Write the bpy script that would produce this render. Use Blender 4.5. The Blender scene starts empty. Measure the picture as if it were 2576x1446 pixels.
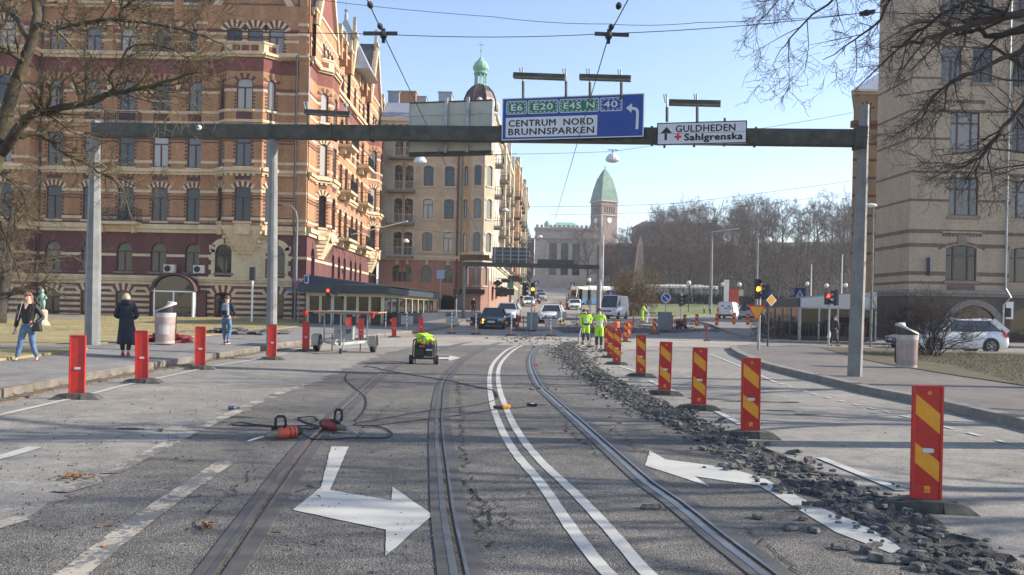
import bpy, bmesh, math, random
from mathutils import Vector, Matrix
R = random.Random(7)
C = bpy.context.scene.collection
SC = bpy.context.scene
# ---------------------------------------------------------------- camera, sky, sun, exposure
F = 2100.0; CX = 1288.0; HZ = 779.0; CAMH = 1.7; ROLL = math.radians(1.2)
cd = bpy.data.cameras.new('camera'); cam = bpy.data.objects.new('camera', cd); C.objects.link(cam)
cd.sensor_width = 36; cd.lens = F / 2576 * 36; cd.shift_y = 56 / 2576
cd.clip_start = .1; cd.clip_end = 4000
cam.matrix_world = Matrix.Translation((0, 0, CAMH)) @ Matrix.Rotation(math.pi / 2, 4, 'X') @ Matrix.Rotation(ROLL, 4, 'Z')
SC.camera = cam
SUN_EL = math.radians(27); SUN_AZ = math.atan2(.06, 1.0)          # sun stands to the right, hardly beyond
w = bpy.data.worlds.new("World"); SC.world = w; w.use_nodes = True
nt = w.node_tree; nt.nodes.clear()
sk = nt.nodes.new('ShaderNodeTexSky'); sk.sky_type = 'NISHITA'; sk.sun_disc = False
sk.sun_elevation = SUN_EL; sk.sun_rotation = math.pi / 2 - SUN_AZ
sk.air_density = 1.0; sk.dust_density = .45; sk.ozone_density = 3.0; sk.altitude = 0
bg = nt.nodes.new('ShaderNodeBackground'); bg.inputs[1].default_value = .14
wo = nt.nodes.new('ShaderNodeOutputWorld')
tn = nt.nodes.new('ShaderNodeMix'); tn.data_type = 'RGBA'; tn.blend_type = 'MULTIPLY'; tn.inputs[0].default_value = 1; tn.inputs[7].default_value = (1.13, .99, .93, 1)
nt.links.new(sk.outputs[0], tn.inputs[6]); nt.links.new(tn.outputs[2], bg.inputs[0]); nt.links.new(bg.outputs[0], wo.inputs[0])
sl = bpy.data.lights.new('sun', 'SUN'); sl.energy = 4.3; sl.angle = math.radians(.5); sl.color = (1, .93, .82)
so = bpy.data.objects.new('sun', sl); C.objects.link(so)
sd = Vector((math.cos(SUN_EL) * math.cos(SUN_AZ), math.cos(SUN_EL) * math.sin(SUN_AZ), math.sin(SUN_EL)))
so.rotation_euler = sd.to_track_quat('Z', 'Y').to_euler(); so.location = sd * 100
SC.view_settings.view_transform = 'Standard'; SC.view_settings.look = 'None'
SC.view_settings.exposure = 1.06; SC.view_settings.gamma = 1
# ---------------------------------------------------------------- from the photograph to the place
cs, sn = math.cos(ROLL), math.sin(ROLL)
def ab(u, v):
    p = u - CX; q = HZ - v
    return p * cs - q * sn, p * sn + q * cs
def at(u, v, Y):
    a, b = ab(u, v); return Vector((a * Y / F, Y, CAMH + b * Y / F))
def lerp_tab(t, x):
    if x <= t[0][0]: return t[0][1]
    for (a, b), (c, d) in zip(t, t[1:]):
        if x <= c: return b + (d - b) * (x - a) / (c - a)
    return t[-1][1]
FT = [(-50, 0), (45, 0), (55, .1), (63, .35), (72, .75), (95, 1.1), (123, 2.1), (145, 3.0), (175, 4.3), (262, 9.3), (330, 12), (420, 14), (1500, 14)]
def f(Y): return lerp_tab(FT, Y)
def gp(u, v, dz=0.0):
    a, b = ab(u, v); Y = 3.0
    if dz < 1 and b < -40 and F * (dz - CAMH) / b < 45: Y = F * (dz - CAMH) / b
    else:
        Y = 40.0
        while CAMH + b * Y / F > f(Y) + dz and Y < 400: Y += .1
    return Vector((a * Y / F, Y, f(Y) + dz))
def zl(X, Y): return .15 + .04 * min(max(-X - 8.5, 0), 3) + .004 * max(0, Y - 25)
# ---------------------------------------------------------------- mesh helpers
class MB:
    def __init__(s): s.v = []; s.f = []; s.m = []; s.mats = []
    def mi(s, m):
        if m not in s.mats: s.mats.append(m)
        return s.mats.index(m)
    def face(s, pts, m):
        n = len(s.v); s.v.extend([tuple(p) for p in pts]); s.f.append(tuple(range(n, n + len(pts)))); s.m.append(s.mi(m))
    def hexa(s, p, m):          # p: 8 points, bottom ring then top ring
        n = len(s.v); s.v.extend([tuple(q) for q in p]); k = s.mi(m)
        for q in ((3, 2, 1, 0), (4, 5, 6, 7), (0, 1, 5, 4), (1, 2, 6, 5), (2, 3, 7, 6), (3, 0, 4, 7)):
            s.f.append(tuple(n + i for i in q)); s.m.append(k)
    def box(s, x0, x1, y0, y1, z0, z1, m, tx=0, ty=0):
        s.hexa([(x0, y0, z0), (x1, y0, z0), (x1, y1, z0), (x0, y1, z0), (x0 + tx, y0 + ty, z1), (x1 - tx, y0 + ty, z1), (x1 - tx, y1 - ty, z1), (x0 + tx, y1 - ty, z1)], m)
    def bar(s, a, b, w, h, m, up=(0, 0, 1)):
        a = Vector(a); b = Vector(b); d = (b - a).normalized(); up = Vector(up)
        if abs(d.dot(up)) > .98: up = Vector((0, 1, 0))
        x = d.cross(up).normalized() * w / 2; y = x.cross(d).normalized() * h / 2
        s.hexa([a - x - y, a + x - y, a + x + y, a - x + y, b - x - y, b + x - y, b + x + y, b - x + y], m)
    def rings(s, rs, m, cap=True, closed=True):
        n0 = len(s.v); k = s.mi(m); n = len(rs[0])
        for r in rs: s.v.extend([tuple(p) for p in r])
        for i in range(len(rs) - 1):
            for j in range(n if closed else n - 1):
                a = n0 + i * n + j; b = n0 + i * n + (j + 1) % n
                s.f.append((a, b, b + n, a + n)); s.m.append(k)
        if cap and n > 2:
            s.f.append(tuple(n0 + j for j in reversed(range(n)))); s.m.append(k)
            e = n0 + (len(rs) - 1) * n; s.f.append(tuple(e + j for j in range(n))); s.m.append(k)
    def tube(s, pts, rad, n, m, cap=True):
        pts = [Vector(p) for p in pts]
        if not hasattr(rad, '__len__'): rad = [rad] * len(pts)
        rs = []; up = None
        for i, p in enumerate(pts):
            d = (pts[min(i + 1, len(pts) - 1)] - pts[max(i - 1, 0)])
            if d.length < 1e-9: d = Vector((0, 0, 1))
            d.normalize()
            if up is None: up = Vector((0, 0, 1)) if abs(d.z) < .9 else Vector((1, 0, 0))
            x = d.cross(up)
            if x.length < 1e-4: x = d.cross(Vector((.3, 1, .2)))
            x.normalize(); y = d.cross(x); up = x.cross(d)
            rs.append([p + (x * math.cos(t) + y * math.sin(t)) * rad[i] for t in [2 * math.pi * j / n for j in range(n)]])
        s.rings(rs, m, cap)
    def lathe(s, prof, n, m, c=(0, 0, 0), sx=1, sy=1, ph=0, cap=True):
        s.rings([[(c[0] + r * sx * math.cos(ph + 2 * math.pi * j / n), c[1] + r * sy * math.sin(ph + 2 * math.pi * j / n), c[2] + z) for j in range(n)] for r, z in prof], m, cap)
    def disc(s, c, r, n, m, axis='y', th=.02, r2=None):      # thick disc
        c = Vector(c); rs = []
        for o, rr in ((-th / 2, r), (th / 2, r2 or r)):
            rs.append([c + (Vector((rr * math.cos(t), o, rr * math.sin(t))) if axis == 'y' else Vector((o, rr * math.cos(t), rr * math.sin(t))) if axis == 'x' else Vector((rr * math.cos(t), rr * math.sin(t), o))) for t in [2 * math.pi * j / n for j in range(n)]])
        s.rings(rs, m)
    def prism(s, poly, y0, y1, m):       # poly in x,z extruded along y
        s.rings([[(x, y0, z) for x, z in poly], [(x, y1, z) for x, z in poly]], m)
    def ball(s, c, rx, ry, rz, m, n=12, k=8):
        s.rings([[(c[0] + rx * math.sin(a) * math.cos(t), c[1] + ry * math.sin(a) * math.sin(t), c[2] - rz * math.cos(a)) for t in [2 * math.pi * j / n for j in range(n)]] for a in [.05 + (math.pi - .1) * i / k for i in range(k + 1)]], m)
    def mesh(s, name, smooth=False):
        me = bpy.data.meshes.new(name); me.from_pydata(s.v, [], s.f)
        for m in s.mats: me.materials.append(m)
        me.polygons.foreach_set('material_index', s.m)
        if smooth: me.polygons.foreach_set('use_smooth', [True] * len(s.f))
        me.update(); return me
    def build(s, name, parent=None, smooth=False, loc=None, rotz=0, bevel=0, fix=False):
        me = s.mesh(name, smooth)
        if fix or bevel:
            bm = bmesh.new(); bm.from_mesh(me); bmesh.ops.recalc_face_normals(bm, faces=bm.faces); bm.to_mesh(me); bm.free()
        return link(name, me, parent, loc, rotz, bevel)
def link(name, me, parent=None, loc=None, rotz=0, bevel=0):
    o = bpy.data.objects.new(name, me); C.objects.link(o)
    if parent: o.parent = parent
    if loc: o.location = loc
    o.rotation_euler[2] = rotz
    if bevel:
        b = o.modifiers.new('bevel', 'BEVEL'); b.width = bevel; b.segments = 2; b.limit_method = 'ANGLE'; b.angle_limit = math.radians(35)
    return o
def tag(o, label=None, cat=None, group=None, kind=None):
    if label: o['label'] = label
    if cat: o['category'] = cat
    if group: o['group'] = group
    if kind: o['kind'] = kind
    return o
def T(name, label, cat, loc=(0, 0, 0), rotz=0, group=None):
    o = bpy.data.objects.new(name, None); C.objects.link(o); o.location = loc; o.rotation_euler = (0, 0, rotz); o.empty_display_size = .2
    return tag(o, label, cat, group)
def struct(o): o['kind'] = 'structure'; return o
KIDS = {}
def dup(root, loc, rotz=0, label=None, group=None, scale=None):
    def cp(o, p):
        c = o.copy(); C.objects.link(c)
        if p: c.parent = p
        for ch in o.children: cp(ch, c)
        return c
    r = cp(root, None); r.location = loc; r.rotation_euler = (0, 0, rotz)
    if label: r['label'] = label
    if group: r['group'] = group
    if scale: r.scale = scale if hasattr(scale, '__len__') else (scale,) * 3
    return r
def text_mesh(txt, x0, x1, z0, z1, y, m, name, parent, bold=0.0, asc=None):
    """flat lettering in the xz plane, fitted to a box, facing -y"""
    cu = bpy.data.curves.new('lettering', 'FONT'); cu.body = txt; cu.size = 1; cu.extrude = .002; cu.resolution_u = 3; cu.space_character = 1.08
    o = bpy.data.objects.new('lettering', cu); C.objects.link(o)
    dg = bpy.context.evaluated_depsgraph_get(); me = bpy.data.meshes.new_from_object(o.evaluated_get(dg)); bpy.data.objects.remove(o)
    xs = [v.co.x for v in me.vertices]; ys = [v.co.y for v in me.vertices]
    a, b, c_, d = min(xs), max(xs), min(ys), max(ys)
    if asc: c_, d = asc
    for v in me.vertices:
        v.co = (x0 + (v.co.x - a) / (b - a) * (x1 - x0), y - v.co.z, z0 + (v.co.y - c_) / (d - c_) * (z1 - z0))
    if bold:          # heavier strokes: the outline laid again a little to each side
        bm = bmesh.new(); bm.from_mesh(me); base = bm.verts[:] + bm.edges[:] + bm.faces[:]
        for k, (dx, dz) in enumerate(((-bold, 0), (bold, 0), (0, bold * .7), (0, -bold * .7))):
            for v in bmesh.ops.duplicate(bm, geom=base)['geom']:
                if isinstance(v, bmesh.types.BMVert): v.co += Vector((dx, .0006 * (k + 1), dz))
        bm.to_mesh(me); bm.free()
    me.materials.clear(); me.materials.append(m)
    return link(name, me, parent)
# ---------------------------------------------------------------- materials
def nodes(name):
    m = bpy.data.materials.new(name); m.use_nodes = True; t = m.node_tree
    return m, t, t.nodes['Principled BSDF']
def N(t, ty, **k):
    n = t.nodes.new(ty)
    for a, b in k.items():
        if a.startswith('i_'): n.inputs[a[2:].replace('_', ' ')].default_value = b
        else: setattr(n, a, b)
    return n
def L(t, a, b): t.links.new(a, b)
def c4(c): return (c[0], c[1], c[2], 1)
def ramp(t, src, stops):
    r = t.nodes.new('ShaderNodeValToRGB'); e = r.color_ramp.elements
    while len(e) < len(stops): e.new(.5)
    for k, (p, c) in enumerate(stops): e[k].position = p; e[k].color = c4(c) if hasattr(c, '__len__') else (c, c, c, 1)
    L(t, src, r.inputs[0]); return r.outputs[0]
def mix(t, a, b, fac, mode='MIX'):
    n = t.nodes.new('ShaderNodeMix'); n.data_type = 'RGBA'; n.blend_type = mode
    for s, x in ((6, a), (7, b), (0, fac)):
        if hasattr(x, 'is_linked'): L(t, x, n.inputs[s])
        elif s == 0: n.inputs[0].default_value = x
        else: n.inputs[s].default_value = c4(x)
    return n.outputs[2]
def bumpn(t, p, src, strength, dist=.02):
    b = N(t, 'ShaderNodeBump'); b.inputs['Strength'].default_value = strength; b.inputs['Distance'].default_value = dist
    L(t, src, b.inputs['Height']); L(t, b.outputs[0], p.inputs['Normal'])
def noise(t, vec, scale, detail=5, rough=.6):
    n = N(t, 'ShaderNodeTexNoise', i_Scale=scale, i_Detail=detail, i_Roughness=rough)
    if vec: L(t, vec, n.inputs['Vector'])
    return n.outputs[0]
def M(name, col, rough=.7, var=.2, scale=5, bump=0, bscale=60, metal=0, spec=.5, dirt=None, dirts=1.5, coat=0):
    m, t, p = nodes(name); tc = N(t, 'ShaderNodeTexCoord').outputs['Object']
    n1 = noise(t, tc, scale)
    lo = [max(0, x * (1 - var)) for x in col]; hi = [min(1, x * (1 + var)) for x in col]
    o = ramp(t, n1, [(.3, lo), (.7, hi)])
    if dirt:
        o = mix(t, o, dirt, ramp(t, noise(t, tc, dirts, 8, .7), [(.45, 0), (.7, .75)]))
    L(t, o, p.inputs['Base Color']); p.inputs['Roughness'].default_value = rough; p.inputs['Metallic'].default_value = metal
    p.inputs['Specular IOR Level'].default_value = spec; p.inputs['Coat Weight'].default_value = coat
    if bump: bumpn(t, p, noise(t, tc, bscale, 3), bump)
    return m
def EM(name, col, st):
    m, t, p = nodes(name); p.inputs['Base Color'].default_value = c4(col); p.inputs['Emission Color'].default_value = c4(col); p.inputs['Emission Strength'].default_value = st; return m
def brickmat(name, c1, c2, mortar, var=.42, fac=.6):
    m, t, p = nodes(name); g = N(t, 'ShaderNodeTexCoord').outputs['Object']
    sx = N(t, 'ShaderNodeSeparateXYZ'); L(t, g, sx.inputs[0])
    ad = N(t, 'ShaderNodeMath', operation='ADD'); L(t, sx.outputs[0], ad.inputs[0]); L(t, sx.outputs[1], ad.inputs[1])
    cb = N(t, 'ShaderNodeCombineXYZ'); L(t, ad.outputs[0], cb.inputs[0]); L(t, sx.outputs[2], cb.inputs[1])
    b = N(t, 'ShaderNodeTexBrick', i_Scale=1.0); b.inputs['Brick Width'].default_value = .26; b.inputs['Row Height'].default_value = .085; b.inputs['Mortar Size'].default_value = .008
    b.inputs['Color1'].default_value = c4(c1); b.inputs['Color2'].default_value = c4(c2); b.inputs['Mortar'].default_value = c4(mortar); L(t, cb.outputs[0], b.inputs['Vector'])
    mp = N(t, 'ShaderNodeMapping'); mp.inputs['Scale'].default_value = (1, 1, .22); L(t, g, mp.inputs[0]); n1 = noise(t, mp.outputs[0], .9, 9, .75); o = mix(t, b.outputs[0], ramp(t, n1, [(.3, 1 - var), (.7, 1 + .1)]), 1, 'MULTIPLY')
    n2 = noise(t, g, 9, 4, .7); o = mix(t, o, ramp(t, n2, [(.35, .78), (.65, 1.1)]), 1, 'MULTIPLY')
    L(t, o, p.inputs['Base Color']); p.inputs['Roughness'].default_value = .85; bumpn(t, p, b.outputs['Fac'], -.25, .01)
    return m
def glassmat(name, dark, light, ior=2.0):
    m, t, p = nodes(name); oi = N(t, 'ShaderNodeObjectInfo').outputs['Random']; g = N(t, 'ShaderNodeTexCoord').outputs['Object']
    o = mix(t, dark, light, ramp(t, oi, [(.3, 0), (.55, .35), (.62, .05), (.8, .9), (.9, .3)]))
    L(t, o, p.inputs['Base Color']); p.inputs['Roughness'].default_value = .04; p.inputs['IOR'].default_value = ior
    bumpn(t, p, noise(t, g, 1.3, 2), .06, .05); return m
def plain(name, col, rough=.5, metal=0, coat=0, ior=1.5):
    m, t, p = nodes(name); g = N(t, 'ShaderNodeTexCoord').outputs['Object']
    n1 = noise(t, g, 14, 3); L(t, ramp(t, n1, [(.3, [x * .9 for x in col]), (.7, [min(1, x * 1.06) for x in col])]), p.inputs['Base Color'])
    p.inputs['Roughness'].default_value = rough; p.inputs['Metallic'].default_value = metal; p.inputs['Coat Weight'].default_value = coat; p.inputs['IOR'].default_value = ior; return m

black = plain('black rubber', (.018, .018, .02), .7); blackgloss = plain('black plastic', (.015, .015, .017), .35)
steel = M('galvanised steel', (.36, .38, .39), .45, .2, 8, metal=.35, dirt=(.2, .2, .19), dirts=3)
dsteel = M('weathered dark steel', (.072, .069, .058), .75, .4, 4, bump=.2, dirt=(.03, .034, .022), dirts=1.2)
white = plain('white paint', (.78, .78, .76), .4); offw = M('aged cream paint', (.62, .58, .48), .6, .1)
red = M('red plastic', (.52, .022, .016), .45, .15, 10, dirt=(.30, .05, .04), dirts=3.5); yellow = plain('yellow reflective sheet', (.70, .30, .015), .45)
rubberbase = M('recycled rubber base', (.055, .052, .048), .85, .4, 20, bump=.5, bscale=120, dirt=(.13, .12, .10), dirts=4)
hivis = M('high visibility yellow cloth', (.40, .72, .035), .75, .12, 7, bump=.3, bscale=20); reflex = plain('grey reflective tape', (.55, .56, .56), .4)
skin = plain('skin', (.55, .32, .24), .5); denim = M('blue denim', (.07, .13, .24), .85, .4, 9, dirt=(.2, .28, .38), dirts=3); dnavy = M('dark navy cloth', (.012, .016, .03), .85, .4, 6)
bcloth = M('black cloth', (.012, .012, .013), .6, .3, 8); orange = plain('orange red plastic', (.75, .10, .02), .4)
amber = EM('amber lamp', (1, .28, .01), 6); redlamp = EM('red lamp', (1, .03, .02), 4)
signblue = plain('blue sign sheet', (.005, .045, .27), .45); signgreen = plain('green sign sheet', (.0, .16, .075), .45); signwhite = plain('white sign sheet', (.62, .63, .66), .45); signblack = plain('black sign letters', (.01, .01, .012), .5)
copper = M('green copper patina', (.22, .42, .33), .7, .25, 3, dirt=(.16, .3, .25), dirts=2); slate = M('dark slate roof', (.055, .062, .07), .7, .3, 3)
barks = M('grey brown bark', (.10, .085, .06), .9, .5, 6, bump=.6, bscale=30, dirt=(.2, .18, .07), dirts=1.3); twigm = M('olive brown twigs', (.12, .09, .05), .9, .4, 3)
darktwig = M('dark twigs', (.035, .028, .024), .9, .4, 3)
# ================================================================ ground, road, rails, markings
def asphaltmat(name, lo, hi, tan, speck=.5, bump=.5, wear=.5, tanpos=(.52, .72)):
    m, t, p = nodes(name); g = N(t, 'ShaderNodeNewGeometry').outputs['Position']
    big = noise(t, g, .35, 8, .65); mid = noise(t, g, 3.0, 6, .7); fine = noise(t, g, 55, 4, .75)
    o = ramp(t, big, [(.32, lo), (.68, hi)])
    o = mix(t, o, tan, ramp(t, noise(t, g, .22, 9, .72), [(tanpos[0], 0), (tanpos[1], wear)]))
    o = mix(t, o, ramp(t, mid, [(.3, .72), (.7, 1.18)]), 1, 'MULTIPLY')
    v = N(t, 'ShaderNodeTexVoronoi', i_Scale=85.0); L(t, g, v.inputs['Vector'])
    o = mix(t, o, ramp(t, v.outputs['Color'], [(.15, .45), (.55, 1.0), (.9, 1.75)]), speck, 'MULTIPLY')
    o = mix(t, o, ramp(t, fine, [(.3, .6), (.7, 1.35)]), speck, 'MULTIPLY')
    # cracks where the surface is tired, dark drips of tar
    c = N(t, 'ShaderNodeTexVoronoi', feature='DISTANCE_TO_EDGE', i_Scale=1.6)
    wv = N(t, 'ShaderNodeVectorMath', operation='ADD'); L(t, g, wv.inputs[0])
    nn = N(t, 'ShaderNodeTexNoise', i_Scale=2.5, i_Detail=5.0); L(t, g, nn.inputs['Vector'])
    sc_ = N(t, 'ShaderNodeVectorMath', operation='SCALE'); sc_.inputs['Scale'].default_value = .9; L(t, nn.outputs['Color'], sc_.inputs[0]); L(t, sc_.outputs[0], wv.inputs[1]); L(t, wv.outputs[0], c.inputs['Vector'])
    crack = ramp(t, c.outputs['Distance'], [(.004, 1), (.014, 0)])
    tired = ramp(t, noise(t, g, .5, 3), [(.52, 0), (.62, .8)])
    cm = N(t, 'ShaderNodeMath', operation='MULTIPLY'); L(t, crack, cm.inputs[0]); L(t, tired, cm.inputs[1])
    o = mix(t, o, (.02, .02, .02), cm.outputs[0])
    L(t, o, p.inputs['Base Color']); p.inputs['Roughness'].default_value = .82; p.inputs['Specular IOR Level'].default_value = .35
    hm = N(t, 'ShaderNodeMath', operation='SUBTRACT'); L(t, v.outputs['Distance'], hm.inputs[0]); L(t, cm.outputs[0], hm.inputs[1])
    bumpn(t, p, hm.outputs[0], bump, .012); return m
A_ROAD = asphaltmat('worn grey asphalt', (.205, .187, .16), (.29, .268, .23), (.38, .33, .26), .45, .35, .8)
A_TRAM = asphaltmat('coarse dark asphalt between the rails', (.115, .105, .091), (.195, .178, .154), (.31, .27, .212), .8, .7, .65)
A_DARK = asphaltmat('freshly dug dark asphalt', (.04, .038, .035), (.09, .086, .08), (.18, .165, .145), .8, 1, .5)
A_PAVE = asphaltmat('grey footway asphalt', (.18, .165, .152), (.255, .235, .215), (.30, .265, .22), .25, .25, .6)
A_PINK = asphaltmat('pinkish footway asphalt', (.14, .12, .105), (.195, .168, .148), (.22, .185, .15), .3, .25, .6)
A_SUNSAND = asphaltmat('sandy asphalt with sunlight in its tone', (.30, .265, .22), (.40, .35, .285), (.20, .18, .16), .35, .4, .55, (.55, .62))  # tan sand colour, paled to carry the sunlight on the band
STONE = M('granite kerb', (.22, .20, .175), .8, .2, 7, bump=.4, bscale=50, dirt=(.12, .11, .09), dirts=2)
LITTER = M('leaf litter and grit', (.12, .09, .06), .95, .7, 14, bump=1, bscale=60, dirt=(.20, .17, .13), dirts=5)
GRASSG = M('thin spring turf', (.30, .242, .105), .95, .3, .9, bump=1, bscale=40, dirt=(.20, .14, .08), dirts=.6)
GRASSR = M('patchy turf darkened for shade', (.088, .074, .034), .95, .4, 1.2, bump=1, bscale=40, dirt=(.12, .08, .045), dirts=1.1)  # GRASSR has the shade over the right verge put into its colour
LAWN = M('green lawn', (.13, .15, .045), .95, .25, .3, bump=.5, bscale=10); SOIL = M('wooded slope', (.045, .036, .022), .95, .5, .4, bump=1, bscale=3, dirt=(.10, .085, .04), dirts=.15)
def paintmat(name, col, thr=.60):
    m, t, p = nodes(name); g = N(t, 'ShaderNodeNewGeometry').outputs['Position']
    wear = noise(t, g, 24, 7, .8); w2 = noise(t, g, 2.2, 5, .7)
    s = N(t, 'ShaderNodeMath', operation='ADD'); L(t, wear, s.inputs[0]); L(t, w2, s.inputs[1])
    o = mix(t, col, (.16, .15, .14), ramp(t, s.outputs[0], [(thr * 2 - .06, 0), (thr * 2 + .05, 1)]))
    o = mix(t, o, ramp(t, noise(t, g, 1.2, 8, .7), [(.3, .82), (.7, 1.04)]), 1, 'MULTIPLY')
    L(t, o, p.inputs['Base Color']); p.inputs['Roughness'].default_value = .65; bumpn(t, p, wear, .2, .005); return m
PAINT = paintmat('white road paint', (.51, .49, .43), .537); PAINTOLD = paintmat('worn road paint', (.43, .375, .29), .527); PAINTMID = paintmat('scuffed road paint', (.50, .48, .43), .533)

HILLS = [(60, 250, 60, 9), (95, 210, 45, 7), (25, 330, 70, 8), (140, 280, 90, 14)]
def hill(X, Y):
    if Y < 150 or X < 18: return 0
    k = .75 * min(1, (Y - 150) / 90) * min(1, (X - 18) / 22)
    return k * sum(h * math.exp(-((X - a) ** 2 + (Y - b) ** 2) / r ** 2) for a, b, r, h in HILLS)
def gz(X, Y): return f(Y) + hill(X, Y)
def sheet(name, m, xs, ys, zf, kind='structure'):
    b = MB(); nx = len(xs); b.v = [(x, y, zf(x, y)) for y in ys for x in xs]; k = b.mi(m)
    for j in range(len(ys) - 1):
        for i in range(nx - 1):
            a = j * nx + i; b.f.append((a, a + 1, a + nx + 1, a + nx)); b.m.append(k)
    o = b.build(name, smooth=True); o['kind'] = kind; return o
def frange(a, b, s): return [a + s * i for i in range(int((b - a) / s) + 1)] + [b]
ys_r = frange(-14, 40, 9) + frange(41, 200, 3) + frange(203, 290, 8)
sheet('ground', SOIL, [-300, -120, -60, -30, 0] + frange(6, 180, 8) + [330], frange(-30, 120, 10) + frange(128, 420, 8) + [520], lambda x, y: gz(x, y) - .25)
sheet('road', A_ROAD, [-60, -30, -12, 0, 12, 30, 70], ys_r, lambda x, y: f(y))
def poly_sheet(name, pts, m, dz, sides=None, kind='structure', zf=None, sub=None):
    """flat area given by plan points; an outer skirt gives it the thickness of a slab"""
    b = MB(); zf = zf or (lambda x, y: f(y))
    bm = bmesh.new(); vs = [bm.verts.new((x, y, 0)) for x, y in pts]; fc = bm.faces.new(vs)
    bmesh.ops.triangulate(bm, faces=[fc])
    if sub: bmesh.ops.subdivide_edges(bm, edges=bm.edges[:], cuts=sub, use_grid_fill=True)
    bm.normal_update()
    for fa in bm.faces:
        if fa.normal.z < 0: fa.normal_flip()
    for v in bm.verts: v.co.z = zf(v.co.x, v.co.y) + dz
    if sides:
        bd = [e for e in bm.edges if e.is_boundary]
        r = bmesh.ops.extrude_edge_only(bm, edges=bd)
        for v in r['geom']:
            if isinstance(v, bmesh.types.BMVert): v.co.z -= sides
    me = bpy.data.meshes.new(name); bm.to_mesh(me); bm.free(); me.materials.append(m)
    o = link(name, me); o['kind'] = kind; return o
def xy(*px): return [tuple(gp(u, v)[:2]) for u, v in px]
def densify(pts, step=.5):
    # Catmull-Rom through plan points
    P = [Vector((p[0], p[1])) for p in pts]; P = [2 * P[0] - P[1]] + P + [2 * P[-1] - P[-2]]; out = []
    for i in range(1, len(P) - 2):
        n = max(1, int((P[i + 1] - P[i]).length / step))
        for k in range(n):
            t = k / n; a, b_, c, d = P[i - 1], P[i], P[i + 1], P[i + 2]
            out.append(.5 * ((2 * b_) + (c - a) * t + (2 * a - 5 * b_ + 4 * c - d) * t * t + (3 * b_ - a - 3 * c + d) * t ** 3))
    return out + [P[-2]]
def ribbon(b, pts, w0, w1, z0, z1, m, step=.5, smooth=True):
    """band of a plan curve between offsets w0..w1; z1 top; a box section when z0 < z1"""
    c = densify(pts, .14 if m in (PAINT, PAINTMID, PAINTOLD) else step) if smooth else [Vector(p) for p in pts]; rs = []
    for i, p in enumerate(c):
        d = (c[min(i + 1, len(c) - 1)] - c[max(i - 1, 0)]).normalized(); n = Vector((d.y, -d.x)); h = f(p.y)
        j = .0022 if m in (PAINT, PAINTMID, PAINTOLD) else .045 if m is LITTER else 0
        a, e = p + n * (w0 + R.gauss(0, j)), p + n * (w1 + R.gauss(0, j))
        if z0 < z1: rs.append([(a.x, a.y, h + z0), (a.x, a.y, h + z1), (e.x, e.y, h + z1), (e.x, e.y, h + z0)])
        else: rs.append([(a.x, a.y, h + z1), (e.x, e.y, h + z1)])
    b.rings(rs, m, cap=z0 < z1, closed=z0 < z1)
# rails in plan, traced from the photograph
RL = [xy(*q) for q in (
    [(470, 1570), (550, 1446), (756, 1147), (815, 1081), (909, 989), (970, 936), (1029, 908), (1153, 867), (1240, 852), (1330, 838)],
    [(1172, 1560), (1161, 1446), (1131, 1296), (1118, 1188), (1108, 1101), (1107, 1036), (1118, 962), (1149, 923), (1179, 897), (1253, 864), (1345, 843)],
    [(2090, 1580), (1938, 1446), (1816, 1353), (1708, 1266), (1638, 1218), (1530, 1123), (1461, 1062), (1396, 1005), (1357, 966), (1337, 919), (1340, 891), (1361, 871), (1420, 852), (1480, 843)],
    [(2620, 1580), (2424, 1446), (2142, 1275), (1998, 1205), (1816, 1118), (1555, 983), (1461, 923), (1424, 885), (1430, 865), (1490, 848)])]
tram = [Vector(p) + Vector((R.gauss(0, .09), R.gauss(0, .09))) for p in densify(xy((-900, 1660), (-330, 1440), (0, 1325), (277, 1200), (460, 1105), (650, 1015), (781, 965), (900, 915), (1000, 882), (1140, 852)), .22)]
tright = [Vector(p) for p in densify(xy((2760, 1590), (2480, 1400), (2142, 1245), (1998, 1180), (1816, 1098), (1580, 975), (1500, 920), (1470, 878), (1470, 855)), 1)]
poly_sheet('tram_lane', [tuple(p) for p in tram] + [tuple(p) for p in reversed(tright)], A_TRAM, .004)
b = MB(); rs = []
for i, p in enumerate(densify(RL[3], .11)):          # ploughed-up strip: a low ragged bed of broken tarmac
    d = Vector((1, -.6)).normalized(); w0, w1 = R.uniform(.10, .34) + (.12 if p.y > 12 else 0), R.uniform(.40, .66); rs.append([(p.x + d.x * (-w0 + (w0 + w1) * k / 12), p.y + d.y * (-w0 + (w0 + w1) * k / 12), (.006 + (R.random() ** 2 * .05 if 0 < k < 12 else 0))) for k in range(13)])
b.rings(rs, A_DARK, False, False); struct(b.build('torn_strip'))
poly_sheet('torn_area', xy((1420, 838), (1700, 838), (1860, 826), (1850, 815), (1640, 810), (1500, 812), (1380, 822)), A_DARK, .012, sub=2)
poly_sheet('sunlit_sand_band', xy((700, 884), (765, 866), (1000, 848), (1400, 846), (1800, 852), (1905, 862), (1850, 874), (1640, 872), (1560, 884), (1380, 868), (1180, 868), (960, 874)), A_SUNSAND, .008)  # sandy strip whose sunlit brightness is put into its colour
RAIL = M('worn steel rail', (.26, .25, .25), .38, .15, 3, metal=.8, dirt=(.10, .09, .08), dirts=2); SEAL = M('bitumen sealing strip', (.085, .078, .07), .65, .25, 2, bump=.2); GROOVE = M('gritty rail groove', (.10, .085, .06), .95, .6, 30, bump=1)
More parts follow.
